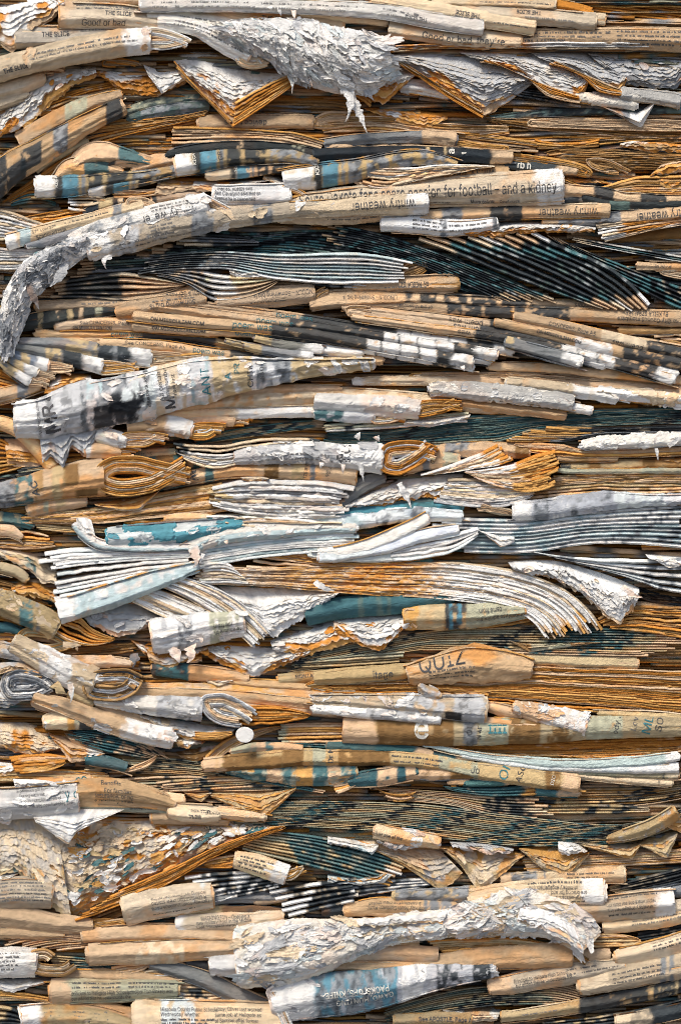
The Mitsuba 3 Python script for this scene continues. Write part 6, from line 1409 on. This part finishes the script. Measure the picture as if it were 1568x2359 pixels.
F(FW + 'sage third one', '660,508 1100,562 1557,574', [16, 24, 26], sharp=1.0, pk=-.6, y=-7, col='sage', age=.1, bands=[(1485, 1491, 'dark', .1)], tipR=(60, 'cream'))
F(FW + 'cream lowest one', '860,540 1200,582 1528,604', [16, 26, 36], sharp=1.0, pk=-.6, y=-6, col='cream', age=.15, bands=[(1462, 1468, 'dark', .1)])
P('', '350,430 700,470 1000,500', '380,440 700,490 1000,520', 3, y=-6, col='sage straw teal', fan=('folded_newspaper', 'thin sage newspaper along the brown shaded pages, {o} of three'))
F('black folded newspaper with peach coiled end under the hook newspaper', '330,562 450,560 600,554 770,580', [50, 76, 66, 30], y=-8, col='umber', age=.1, tipL=(170, 'peach'), bands=[(625, 660, 'straw', .3), (690, 740, 'straw', .4)])
F('teal and peach newspaper with curling pages, lower centre', '40,600 200,580 350,560', [50, 76, 50], y=-9, col='teal', age=.1, bands=[(170, 260, 'peach', .3), (300, 350, 'peach', .3)], dent=2)
P('peach curling page ends at the lower centre under the hook newspaper', '-60,575 60,562 140,540', '-20,650 40,630 120,560', 8, y=-10, col='peach honey', age=.3, ragf=.8, droop=2)
F('teal folded newspaper with turned up peach end, lower centre', '575,608 740,602 835,578', [22, 34, 36], y=-9, col='teal', age=.08, tipR=(85, 'peach'))
F('peach folded newspaper end above the turned up teal one', '495,605 540,602 590,600', [20, 24, 18], y=-8, col='peach', age=.3)
P('', '470,620 700,630 900,610', '500,640 720,670 930,665', 3, y=-6, col='teal', age=.08, tipR=80, tips=('peach', 'honey'), fan=('folded_newspaper', 'teal newspaper with peach tip below the turned up one, {o} of three'))
F('teal folded newspaper ending in peach right of the other teal tips', '900,638 1000,642 1098,650', [50, 52, 44], y=-5, col='teal', age=.08, tipR=(95, 'peach'))

# ================================================================ row 6, left
origin(3600, 0)
t = F('white newspaper with small print at the left edge, lower part', '-60,98 150,86 355,66', [140, 138, 136], y=-11, col='white', age=.08, torn=0, dent=1.2, flake=24, rag=(1, 2))
TX(t, 'y c', 300, 34, b=.05, ink='teal_ink'); TX(t, 'He or she sits comfortably at a', 80, 14, b=-.35, squeeze=.92); TX(t, 'a generous gift from the benefits', 80, 13, b=.55, squeeze=.85); TX(t, 'During each robotic procedure', 90, 13, b=.25, squeeze=.9); TX(t, 'remains in complete control', 60, 13, b=-.05, squeeze=.95)
FL('white torn edge hanging beneath the white small print newspaper', '-60,140 60,150 340,125', '-60,170 30,200 80,165 330,135', 3, y=-12, col='white', white=.95, rag=2.5, out=8, flake=10)
FL('white torn rags on top of the white small print newspaper', '60,-10 200,-5 300,20', '70,30 200,20 300,35', 3, y=-17, col='white', white=.95, rag=2.5, out=6, flake=10)
t = F('tan newspaper with three lines of type right of the white small print one', '352,55 450,50 600,62 800,112', [104, 116, 96, 50], y=-9, col='tan', age=.3)
TX(t, 'For families', 480, 17, b=.1); TX(t, 'insurance, or no', 440, 17, b=-.22); TX(t, 'a relatively small', 436, 17, b=-.56); TX(t, 'Benefits', 465, 17, b=.62)
t = F('sage thin newspaper under the tan one with three lines', '356,110 550,122 800,130', [26, 32, 28], y=-7, col='sage', age=.15); TX(t, 'problem can', 600, 14, b=0)
t = F('brown newspaper with blue headline above the white small print one', '150,10 300,8 420,-10', [40, 52, 40], y=-3, col='tan', age=.35); TX(t, 'CO', 350, 26, bold=True, ink='teal_ink')
P('', '740,0 950,-20 1360,-30', '790,50 960,40 1320,20', 5, y=-4, col='straw tan', age=.35, tipL=60, tips=('tan', 'honey'), endj=8, blocks='none none none dark', sh=10, fan=('folded_newspaper', 'straw newspaper fanned above the pointed flap at lower left, {o} from top'))
P('torn cream pages between the tan lined newspaper and the caption strip', '575,60 650,40 800,70', '585,100 680,108 800,100', 5, y=-9, col='cream straw peach', age=.3, ragf=1.2)
F('peach folded end on the cream pages at the lower left', '715,80 770,82 850,86', [40, 46, 40], y=-8, col='peach', age=.25)
FL('small straw corner hanging right of the cream pages', '840,45 900,40 980,50', '860,65 925,98 970,60', 3, y=-9, col='straw honey', white=0, rag=.5)
FL('pointed straw flap of pages hanging at the lower left centre', '960,48 1150,18 1365,20', '975,75 1100,130 1208,180 1290,110 1362,40', 9, y=-12, col='straw honey tan', white=.05, rag=.6, saw=.5)
t = F('cream newspaper with upside down WELL MISS YOU caption letters', '780,128 880,142 1010,145', [60, 72, 56], y=-10, col='cream', age=.2, dent=2)
TX(t, "WE'LL", 870, 14, flip=True, b=-.4, bold=True); TX(t, 'MISS YOU', 880, 13, flip=True, b=.25, bold=True); TX(t, 'JOINING', 945, 12, flip=True, b=0)
P('', '1000,90 1300,90 1568,92 1900,102 2300,150 2820,200 3200,100', '1010,185 1400,212 1700,226 2000,262 2500,302 2800,290 3200,180', 17, y=-4, col='straw sage straw', age=.2, fill=.95, jit=.15, endj=14, tipL=60, tips=('cream', 'peach'), blocks='none none teal none dark none', sh=16, wear=.2,
  fan=('folded_newspaper', 'straw cartoon page newspaper in the wide sagging pile, {o} from top'))
F('cream curled sheet with caption at the left of the wide sagging pile', '1005,140 1100,150 1220,165', [50, 56, 30], y=-9, col='cream', age=.25, dent=2)
t = F('brown newspaper with the letters s and y behind the big shredded wedge', '700,170 850,165 1050,180', [60, 66, 50], y=-3, col='tan', age=.3); TX(t, 's', 895, 30, b=-.1); TX(t, 'Y', 985, 44, b=0, bold=True)
FL('white folded sheets lying on the big shredded wedge', '150,160 350,128 575,130', '165,190 240,245 315,292 350,240 450,185', 9, y=-24, col='white cream', white=.9, rag=.8, f0=.35, out=14)
t = FL('big shredded white and orange wedge of pages at the lower left', '250,195 480,172 800,172 1310,205', '215,520 330,642 500,565 800,420 1050,300 1312,215', 38, y=-17, col='straw honey cream orange', topcol='cream', white=.55, rag=2.8, flake=0, greys=.4, f0=.1, jag=1.3, bands=[(380, 560, 'teal', .82), (600, 760, 'teal', .85)], lay=1.0)
scraps(t, 90, size=(4, 12), cols='white white straw cream honey pale teal white', lift=1.8, long=2.4, brange=(-.85, .7), print_=.25, curl=1.4, age=.1)
P('', '560,500 850,372 1060,275 1300,205', '335,650 720,500 1020,335 1312,222', 11, y=-14, col='orange honey rust', age=.3, on=t, ragf=1.0, jit=.35)
t = FL('', '-40,190 90,165 260,200', '-60,430 90,430 200,560 330,640', 16, y=-18, col='straw cream honey', topcol='cream', white=.45, rag=3.4, flake=80, greys=.5, f0=.15, on=t, bands=[(60, 160, 'teal', .72), (-40, 40, 'teal', .75)])
scraps(t, 40, size=(4, 12), cols='white white straw teal cream honey', lift=1.8, long=2.2, arange=(.3, .95), brange=(-.85, .8), print_=.25, curl=1.4, age=.1)
t = F('cream newspaper with rows of type at the left edge under the shredded wedge', '-60,525 80,515 240,520', [120, 132, 120], y=-7, col='cream', age=.25); CO(t, -40, 200, -.6, .7, 13)
FL('orange torn edge at the left edge above the cream rows of type', '-60,400 20,410 90,425', '-60,460 20,465 80,430', 5, y=-10, col='orange honey', white=.3)
P('', '825,438 1050,415 1330,405', '1010,560 1130,530 1300,488', 6, y=-9, col='dark black slate', age=.03, fill=.95, jit=.12, endj=4, tipL=105, tips=('white',), blocks='dark dark white', sh=34, wear=.3,
  fan=('folded_newspaper', 'white tipped black newspaper in the left lower fan, {o} from top'))
P('', '1240,500 1400,472 1640,440', '1345,632 1450,602 1640,560', 5, y=-10, col='dark black slate', age=.03, fill=.95, jit=.12, endj=4, tipL=115, tips=('white',), blocks='dark dark white', sh=34, wear=.3,
  fan=('folded_newspaper', 'white tipped black newspaper in the right lower fan, {o} from top'))
P('', '1180,222 1400,245 1640,290 1900,375', '1085,310 1250,352 1450,402 1760,480', 9, y=-6, col='straw straw sage', age=.15, fill=.95, jit=.12, endj=6, tipR=70, tips=('honey', 'pale', 'peach'), bands=[(1290, 1800, 'teal', .25)], sh=-10, blocks='none none none dark', wear=.2,
  fan=('folded_newspaper', 'straw newspaper turning teal and torn at its right, lower centre, {o} from top'))
t = F('white rolled newspaper with print and peach coil at the lower centre', '1085,360 1200,390 1320,430', [70, 86, 84], y=-12, col='cream', age=.12, name='rolled_newspaper', layers=2, tipR=(70, 'white')); CO(t, 1100, 1220, -.7, .6, 13, ink='ink')
LP('', '1395,395 1340,410 1295,425 1290,448 1320,455 1390,408', 4, 8, y=-9, col='peach cream honey', on=t)
P('orange folded pages left of the white rolled newspaper', '935,375 1030,345 1140,335', '955,400 1060,400 1110,355', 6, y=-8, col='honey orange peach', age=.3)
t = F('cream thick newspaper end with upside down paragraph at the lower left', '575,598 750,562 975,532', [130, 130, 108], y=-10, col='cream', age=.22, bands=[(700, 970, 'pale', .75)], layers=6, ext=1.4)
TX(t, 'A construction crew started', 700, 15, flip=True, b=.05, squeeze=.95); TX(t, 'Tom Roy Youth Guidance Home', 695, 15, flip=True, b=-.25, squeeze=.88); TX(t, 'working last December on the', 700, 15, flip=True, b=.35, squeeze=.88); CO(t, 695, 960, -.85, -.45, 13, ink='ink')
F('slate folded newspaper right of the upside down paragraph', '960,545 1050,530 1300,540', [56, 50, 30], y=-4, col='slate', age=.05)
F('tan folded newspaper end under the right lower fan', '1175,548 1230,542 1320,535', [44, 46, 40], y=-3, col='tan', age=.3)
P('', '860,600 1050,575 1400,590', '860,640 1050,625 1400,640', 4, y=-2, col='dark slate black', age=.05, blocks='dark none dark straw', sh=20, fan=('folded_newspaper', 'shaded black newspaper under the two lower fans, {o} from top'))
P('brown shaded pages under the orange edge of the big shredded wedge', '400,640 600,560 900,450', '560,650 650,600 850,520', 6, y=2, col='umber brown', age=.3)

# ================================================================ row 6, right
origin(3600, 1)
FD = 'hanging straw newspaper with grey print, '
FL(FD + 'broad leftmost one', '-40,260 170,255 440,300', '160,320 265,375 350,430 470,512 565,425', 8, y=-11, col='straw honey tan', topcol='cream', white=.4, rag=1.4, greys=.5, bands=[(380, 480, 'grey', .6)], flake=10)
FL(FD + 'large pointed one', '450,300 640,285 845,335', '465,310 560,395 640,515 745,430 850,345', 8, y=-13, col='honey straw tan', topcol='cream', white=.3, rag=1.2, greys=.4, flake=14, bands=[(620, 720, 'slate', .75)])
FL(FD + 'third one with green edge', '820,305 990,285 1145,325', '825,318 940,412 1042,456 1145,338', 8, y=-12, col='straw honey', topcol='cream', white=.3, rag=1.2, greys=.45, flake=10, bands=[(900, 1010, 'slate', .75)])
FL(FD + 'small fourth one', '1095,285 1240,275 1382,285', '1130,305 1250,338 1345,362 1382,298', 6, y=-12, col='honey straw', topcol='cream', white=.3, rag=1.2, greys=.45, bands=[(1150, 1300, 'slate', .75)])
FL(FD + 'fifth one at the right', '1365,285 1450,248 1552,235', '1380,300 1505,356 1550,255', 6, y=-12, col='honey straw', topcol='cream', white=.3, rag=1.2, bands=[(1440, 1540, 'slate', .7)])
F('straw torn newspaper strip rising toward the right edge', '1230,262 1400,215 1540,140', [30, 60, 60], y=-13, col='straw', age=.4, bands=[(1280, 1520, 'grey', .7)], rag=(2, 3))
FL('straw torn flap at the far right edge below the rising strip', '1500,120 1560,110 1640,110', '1510,220 1570,240 1640,220', 4, y=-8, col='straw honey', white=.2)
FL('white torn scrap between the pointed hanging newspapers', '1000,262 1060,268 1140,320', '1005,330 1060,338 1130,330', 4, y=-17, col='cream', white=.7, flake=8)
t = F('straw cream torn roll with few words above the hanging newspapers', '158,228 300,258 455,280', [60, 66, 50], y=-15, col='cream', age=.35, rag=(2, 3), flake=8); TX(t, 'just one of the', 165, 15, b=-.35, squeeze=.9)
FL('pale blue torn sheets at the centre left of the hanging newspapers', '-60,250 40,262 170,285', '-60,285 60,310 150,342 175,300', 4, y=-14, col='pale sky', topcol='white', white=.5, rag=1.5)
FL('grey and white torn scraps along the top of the broad hanging newspaper', '160,255 250,260 360,285', '170,285 250,315 340,310', 4, y=-17, col='grey', topcol='grey', white=.8, flake=16)
FL('grey torn scraps along the top of the large pointed newspaper', '500,275 650,280 800,310', '520,310 650,330 790,335', 4, y=-19, col='grey straw', topcol='grey', white=.5, flake=16)
FL('blue and orange torn page ends at the centre, below the teal ones', '-60,420 60,430 170,420', '-60,470 60,480 200,470 240,430', 5, y=-11, col='sky pale honey', topcol='pale', white=.3, rag=2, flake=8)
P('', '165,25 500,48 700,58 945,62', '245,92 500,112 750,182 950,192', 9, y=-3, col='peach cream straw', age=.25, fill=.95, jit=.15, endj=12, tipR=70, tips=('cream', 'peach'), blocks='none none none dark', sh=11, wear=.25,
  fan=('folded_newspaper', 'peach newspaper with black tick near its end, lower right, {o} from top'))
P('peach rumpled page corners left of the ticked newspapers', '165,30 260,60 340,50', '240,92 270,95 330,80', 5, y=-7, col='peach honey', age=.3, ragf=.8)
P('', '1090,-20 1300,-20 1640,-30', '930,130 1300,120 1640,70', 12, y=4, col='straw umber tan', age=.25, fill=.9, blocks='dark none dark', sh=10, endj=8, wear=.3,
  fan=('folded_newspaper', 'shaded straw newspaper stacked at the right edge, lower part, {o} from top'))
P('', '930,112 1150,105 1420,122', '930,150 1150,150 1430,140', 3, y=0, col='straw teal', age=.2, tipR=60, tips=('cream',), blocks='none none dark', sh=16, fan=('folded_newspaper', 'straw newspaper with ruled tip below the shaded pile, {o} of three'))
P('tan pages behind the hanging straw newspapers at the right', '840,352 1100,345 1640,305', '850,415 1200,395 1640,372', 9, y=-4, col='tan straw honey', age=.3)
t = F('cream newspaper end with upside down type under the hanging ones', '740,455 1000,440 1305,432', [50, 56, 72], y=-6, col='cream', age=.25, bands=[(785, 905, 'slate', .35), (740, 785, 'tan', .3), (935, 942, 'slate', .2)]); CO(t, 1040, 1230, -.5, .5, 12, ink='ink')
t = F('large cream newspaper end with upside down war report, lower right', '600,545 900,520 1212,520', [72, 104, 124], y=-9, col='cream', age=.2, tipR=(100, 'white'), layers=6, ext=1.5)
TX(t, 'Afghanistan. It', 985, 15, flip=True, b=-.25, squeeze=.95); TX(t, 'are bracing for and', 970, 15, flip=True, b=.08, squeeze=.9); TX(t, 'of military engagement in a', 870, 15, flip=True, b=.4, squeeze=.85); CO(t, 860, 1110, .6, .9, 13, ink='ink'); CO(t, 980, 1110, -.8, -.4, 13, ink='ink')
F('slate newspaper running left from the upside down war report', '245,535 420,528 640,524', [50, 62, 70], y=-7, col='straw', age=.25, bands=[(250, 590, 'slate', .3)])
t = F('cream newspaper end with upside down region report, right of the war report', '1020,600 1300,572 1528,552', [90, 112, 118], y=-7, col='cream', age=.22, tipR=(80, 'white'), layers=6, ext=1.5)
TX(t, 'region where one war blurs into', 1225, 14, flip=True, b=.1, squeeze=.8); TX(t, 'of military engagement in a', 1230, 14, flip=True, b=-.25, squeeze=.85); CO(t, 1230, 1440, .4, .8, 13, ink='ink'); CO(t, 1230, 1440, -.8, -.45, 13, ink='ink')
F('cream newspaper end at the right edge below the region report', '1480,590 1560,580 1640,570', [60, 66, 66], y=-3, col='cream', age=.3)
t = F('tan newspaper with upside down construction report and slate bars', '15,592 200,570 400,576 530,582', [40, 66, 70, 60], y=-8, col='tan', age=.25, bands=[(385, 402, 'slate', .25), (410, 455, 'slate', .35), (463, 512, 'slate', .3)])
TX(t, 'A construction crew started', 130, 15, flip=True, b=.25, squeeze=.9); TX(t, 'Tom Roy Youth Guidance Home', 120, 15, flip=True, b=-.3, squeeze=.9)
P('', '1215,490 1400,440 1640,380', '1290,520 1450,505 1640,450', 6, y=-2, col='dark black', age=.03, tipL=60, tips=('tan', 'straw'), fan=('folded_newspaper', 'black newspaper with tan tip at the right edge, lower part, {o} from top'))
P('', '-80,465 200,452 500,440', '-100,560 100,530 390,490', 4, y=-4, col='slate dark', age=.05, blocks='dark white none', sh=30, wear=.35, fan=('folded_newspaper', 'black and grey newspaper rising right, left of the hanging ones, {o} from top'))
F('grey folded newspaper at the right edge behind the region report', '1440,500 1550,490 1640,480', [60, 70, 70], y=2, col='slate', age=.1)
F('black folded newspaper left of the construction report', '-80,590 -20,585 40,580', [50, 60, 40], y=-4, col='dark')

# ================================================================ row 7, left
origin(4072, 0)
F('broad plain tan newspaper at the left edge under the shredded wedge', '-60,152 150,170 300,190 420,196', [90, 100, 80, 56], y=-7, col='tan', grooves=1, age=.25)
LP('brown coil right of the broad plain tan newspaper', '580,180 480,165 405,172 390,195 410,218 480,205 590,188', 5, 7, y=-7, col='brown tan honey', name='rolled_newspaper')
F('plain tan newspaper at the left edge, second below the shredded wedge', '-60,222 100,226 290,240', [60, 62, 30], y=-6, col='tan', grooves=1, age=.25)
F('long plain tan newspaper under the upside down paragraph', '378,242 700,226 1110,255', [50, 76, 60], y=-8, col='tan', grooves=1, age=.25)
t = F('long thick tan newspaper with a pale worn band at the lower left', '408,326 700,312 1115,298', [92, 100, 66], y=-12, col='tan', grooves=1, age=.25, layers=7, ext=1.5, bands=[(620, 860, 'cream', .5)])
P('', '10,272 200,236 430,232', '265,312 350,302 470,290', 8, y=-6, col='tan peach', age=.3, tipL=50, tips=('tan',), endj=8, fan=('folded_newspaper', 'thin tan folded newspaper fanned at the left edge, bottom part, {o} from top'))
t = F('white and grey rolled newspaper at the left edge with large open coil', '-60,366 60,358 165,360', [120, 122, 120], y=-11, col='white', grooves=1, age=.1, name='rolled_newspaper', layers=2); CO(t, -50, 75, -.6, .6, 13)
LP('', '345,395 280,425 190,420 135,385 125,345 150,312 200,305 250,330', 6, 9, y=-9, col='white cream tan brown', on=t, deep=50)
FL('white torn sheet at the left edge under the large open coil', '-60,430 80,430 235,440', '-60,470 60,502 120,485 230,452', 4, y=-10, col='white', white=.9, rag=1.2)
P('', '235,330 400,345 640,380', '240,388 420,392 600,408', 6, y=-5, col='green teal straw', age=.1, tipL=90, tips=('tan', 'straw'), blocks='dark none none', sh=12, fan=('folded_newspaper', 'green edged newspaper under the long thick tan one, {o} from top'))
F('tan newspaper below the green edged ones at the lower left', '280,420 500,425 830,455', [44, 56, 40], y=-6, col='tan', grooves=1, age=.25)
t = F('sage newspaper end with rows of type at the bottom left', '238,503 500,496 815,492', [110, 98, 70], y=-11, col='sage', grooves=1, age=.15, tipL=(90, 'tan'), layers=6, ext=1.4)
TX(t, 'principal to Hellgate High School,', 330, 15, b=-.15, squeeze=.82); TX(t, 'principal Tom Blakely was', 590, 15, b=-.15, squeeze=.82); TX(t, 'but added that he understands the', 330, 15, b=-.55, squeeze=.82); CO(t, 330, 570, .1, .8, 13, ink='ink'); CO(t, 590, 790, .1, .8, 13, ink='ink')
P('', '640,405 800,388 960,455', '805,512 900,555 1060,520', 9, y=-7, col='cream straw cream', age=.15, tipL=90, tips=('cream', 'white'), endj=6, blocks='none none dark', sh=14, fan=('folded_newspaper', 'cream newspaper with stepped left end at the bottom, {o} from top'))
t = F('slate newspaper sheet sloping down to the bottom lettered roll', '690,370 900,425 1100,520 1300,600', [40, 74, 78, 60], y=-7, col='slate', age=.05)
F('black newspaper above the sloping slate one, bottom part', '860,360 1000,390 1150,430', [50, 60, 40], y=-4, col='dark', age=.05)
P('peach page ends drooping under the long thick tan newspaper', '512,385 600,370 695,362', '570,425 610,420 690,370', 4, y=-8, col='peach tan', age=.3)
t = F('broad cream newspaper with large paragraphs at the bottom edge', '622,612 900,606 1330,612', [160, 150, 130], y=-12, col='cream', grooves=1, age=.22, bands=[(740, 900, 'pale', .4)], tipL=(40, 'cream'), layers=6)
TX(t, 'Missoula County Public Schools', 740, 15, b=.25, squeeze=.85); TX(t, 'Wednesday whether', 740, 15, b=0, squeeze=.9); TX(t, 'Libby, Oliver last worked', 990, 15, b=.3, squeeze=.9); TX(t, 'same job at Hellgate as', 990, 15, b=.0, squeeze=.95); TX(t, 'at Sentinel after former', 990, 15, b=-.3, squeeze=.9); CO(t, 740, 960, -.7, -.15, 14, ink='ink')
t = F('straw torn newspaper with a scuffed white left end at the bottom left', '100,628 300,612 600,660', [120, 124, 90], y=-10, col='straw', age=.4, tipL=(90, 'white'), torn=.22, skin=1, under='cream'); CO(t, 200, 500, -.4, .7, 14, miss=.5)
F('plain tan sheet between the sage newspaper and the bottom edge', '245,548 450,575 640,625', [40, 60, 60], y=-8, col='tan', grooves=1, age=.3)
P('tan pages at the left edge above the bottom corner', '-60,480 80,500 250,530', '-60,545 80,540 250,555', 6, y=-5, col='honey tan straw', age=.35)
P('', '-60,555 40,565 110,600', '-60,650 20,650 90,650', 4, y=-3, col='dark black', age=.05, blocks='dark dark straw', sh=10, fan=('folded_newspaper', 'black newspaper with pale ticks in the bottom left corner, {o} from top'))
t = F('cream newspaper with upright war report right of the upside down paragraph', '818,190 1000,182 1300,158', [72, 76, 50], y=-9, col='cream', grooves=1, age=.2, tipL=(30, 'white'))
TX(t, 'WASHINGTON – Opening a', 925, 15, b=.45, squeeze=.85); TX(t, 'new military front in the Middle', 905, 15, b=.05, squeeze=.85); TX(t, 'East, President Barack', 905, 15, b=-.4, squeeze=.9)
F('tan newspaper directly under the upright war report', '842,236 1000,228 1150,215', [26, 30, 26], y=-8, col='tan', grooves=1, age=.25)
F('black newspaper with pale tip above the upright war report', '820,140 1000,128 1310,140', [34, 44, 40], y=-6, col='dark', tipL=(200, 'straw'))
P('', '1000,95 1200,100 1400,120', '1000,130 1200,135 1400,150', 3, y=-3, col='dark black', age=.03, fan=('folded_newspaper', 'thin black newspaper under the right lower fan, {o} of three'))
t = F('huge white peeling newspaper wad at the bottom centre', '1098,345 1300,322 1568,270 1850,213 2100,182 2370,140 2560,165 2705,270', [270, 280, 200, 116, 116, 180, 190, 140], y=-19, col='white', age=.1, torn=.5, skin=2, under='white', rough=.35, bulge=.28, name='torn_newspaper', bands=[(1100, 1160, 'honey', .5), (2080, 2260, 'honey', .55), (2360, 2440, 'honey', .6), (1290, 1330, 'straw', .7)], wear=.6, rag=(4, 4), layers=6, ext=1.6)
scraps(t, 210, size=(5, 17), cols='white white white cream pale grey', lift=3.0, long=2.9, age=.12, print_=.2, curl=1.3)
F('white folded end poking left out of the huge white wad', '968,378 1040,378 1150,378', [70, 92, 92], y=-14, col='white', grooves=1, age=.08, rag=(4, 1), torn=.2, skin=1)
FL('', '2400,100 2520,120 2640,190', '2380,170 2500,215 2600,260 2690,330', 5, y=-38, col='white cream', white=.95, on=t, rag=2.4, out=10, flake=16)
FL('', '1640,165 1850,150 2060,130', '1650,205 1850,190 2040,180', 4, y=-32, col='white cream', white=.95, on=t, rag=2.4, out=8, flake=20)

# ================================================================ row 7, right
origin(4072, 1)
P('brown and straw pages under the right end of the huge white wad', '385,250 700,238 900,262 1142,345', '470,320 700,302 900,295 1120,372', 10, y=-13, col='straw orange honey umber', age=.35, ragf=.6, jit=.3)
F('small peach newspaper behind the huge white wad, upper left', '20,120 130,135 420,150', [30, 34, 30], y=-9, col='peach', grooves=1, age=.3)
F('plain tan newspaper end under the huge white wad, upper', '120,290 250,290 362,290', [40, 46, 46], y=-11, col='tan', grooves=1, age=.25)
F('plain tan newspaper end under the huge white wad, lower', '-60,330 200,325 445,332', [60, 66, 70], y=-13, col='tan', grooves=1, age=.25)
F('long plain tan newspaper reaching below the right end of the white wad', '-80,378 300,385 700,346 1065,335', [46, 56, 106, 106], y=-11, col='tan', grooves=1, age=.22)
F('tan newspaper end right of the white wad', '1040,345 1150,338 1240,335', [50, 56, 54], y=-6, col='tan', grooves=1, age=.3)
P('peach torn page ends right of the huge white wad', '1140,240 1250,230 1370,250', '1150,290 1280,292 1385,275', 7, y=-8, col='peach straw honey', age=.35, ragf=1.2)
t = F('cream newspaper rising to the right edge above the peach torn ends', '1210,195 1400,178 1640,125', [54, 60, 64], y=-5, col='cream', grooves=1, age=.25); CO(t, 1340, 1600, -.4, .5, 12)
F('tan newspaper between the region report and the peach torn ends', '1130,150 1300,155 1420,150', [50, 40, 30], y=-3, col='straw', grooves=1, age=.4)
P('', '1360,225 1500,200 1640,160', '1370,285 1500,265 1640,240', 4, y=0, col='dark slate', age=.03, fan=('folded_newspaper', 'black newspaper at the right edge above the coiled cream one, {o} from top'))
t = F('cream newspaper with coiled left end rising to the right edge', '1275,340 1430,310 1640,245', [76, 92, 96], y=-8, col='cream', grooves=1, age=.22, tipL=(150, 'cream'), layers=7, ext=1.5); CO(t, 1440, 1640, -.2, .7, 13, ink='ink')
t = F('cream newspaper with slate bars and coiled left end at the bottom right', '1105,475 1300,438 1640,368', [80, 104, 108], y=-9, col='cream', grooves=1, age=.18, tipL=(130, 'cream'), bands=[(1475, 1500, 'slate', .3), (1515, 1535, 'slate', .4)], layers=7, ext=1.5); CO(t, 1255, 1465, -.4, .6, 13, ink='ink')
t = F('cream newspaper with rows of type under the white wad, bottom right', '690,478 900,440 1310,372', [66, 92, 44], y=-8, col='cream', grooves=1, age=.28, tipL=(100, 'peach'), layers=6)
TX(t, 'Principal to Hellgate High School,', 800, 14, b=.1, squeeze=.85); TX(t, 'but added that he understands the', 805, 14, b=-.3, squeeze=.85); CO(t, 1040, 1280, -.3, .5, 12, ink='ink')
t = F('black newspaper with tan breaks rising to the right edge at the bottom', '740,618 1000,584 1300,530 1640,455', [50, 56, 58, 60], y=-6, col='straw', age=.25, bands=[(700, 720, 'slate', .2), (1100, 1420, 'dark', .2), (1440, 1540, 'dark', .25), (1555, 1640, 'dark', .25)]); CO(t, 830, 1000, -.4, .4, 12)
P('', '930,640 1300,590 1640,510', '900,690 1300,660 1640,580', 4, y=-5, col='dark black', age=.03, blocks='dark dark dark straw', sh=20, fill=.95, fan=('folded_newspaper', 'thick black newspaper in the bottom right corner, {o} from top'))
F('cream tipped black newspaper at the bottom edge on the right', '1270,640 1400,622 1640,570', [60, 66, 60], y=-10, col='dark', tipL=(160, 'cream'))
P('', '230,575 620,478 1000,455 1155,500', '200,640 500,592 800,560 1030,562', 10, y=-4, col='sage straw green', age=.18, fill=.95, tipR=130, tips=('peach', 'tan'), tipj=.5, blocks='none none teal dark none', sh=16, endj=6, wear=.2, fan=('folded_newspaper', 'sage newspaper with peach end beside the bottom lettered roll, {o} from top'))
FL('cream torn pages at the bottom centre on the sage newspapers', '460,570 600,560 740,580', '475,590 560,650 720,630', 4, y=-8, col='cream peach', white=.3, rag=1)
t = F('cream newspaper with an upright APOSTLE line at the bottom edge', '250,632 400,630 600,640', [60, 66, 60], y=-7, col='straw', grooves=1, age=.25); TX(t, 'See APOSTLE, Page A5', 360, 17, b=.1, bold=True)
origin(4072, 0)
t = F('white and blue roll with white upside down capitals at the bottom edge', '1262,565 1450,528 1700,498 1950,448 2275,408', [150, 186, 156, 100, 46], y=-15, col='grey', grooves=1, age=.04, tipL=(190, 'white'), bands=[(1430, 1830, 'blue', .25), (1450, 1820, 'slate', .45), (1850, 2000, 'white', .4), (2010, 2130, 'dark', .35), (2180, 2260, 'dark', .3)], torn=.15, skin=1, under='white', name='rolled_newspaper', rag=(4, 1), flake=24, layers=6, ext=1.6)
TX(t, 'GAWD, HUNTING', 1545, 24, flip=True, b=-.35, ink='pale_ink', bold=True, squeeze=.95, off=1.0); TX(t, 'PACKS, GPS, KNIFE', 1500, 24, flip=True, b=.05, ink='pale_ink', bold=True, squeeze=.95, off=1.0)
LP('', '1250,480 1230,500 1262,560 1300,640 1320,690', 5, 9, y=-12, col='cream tan white', on=t)
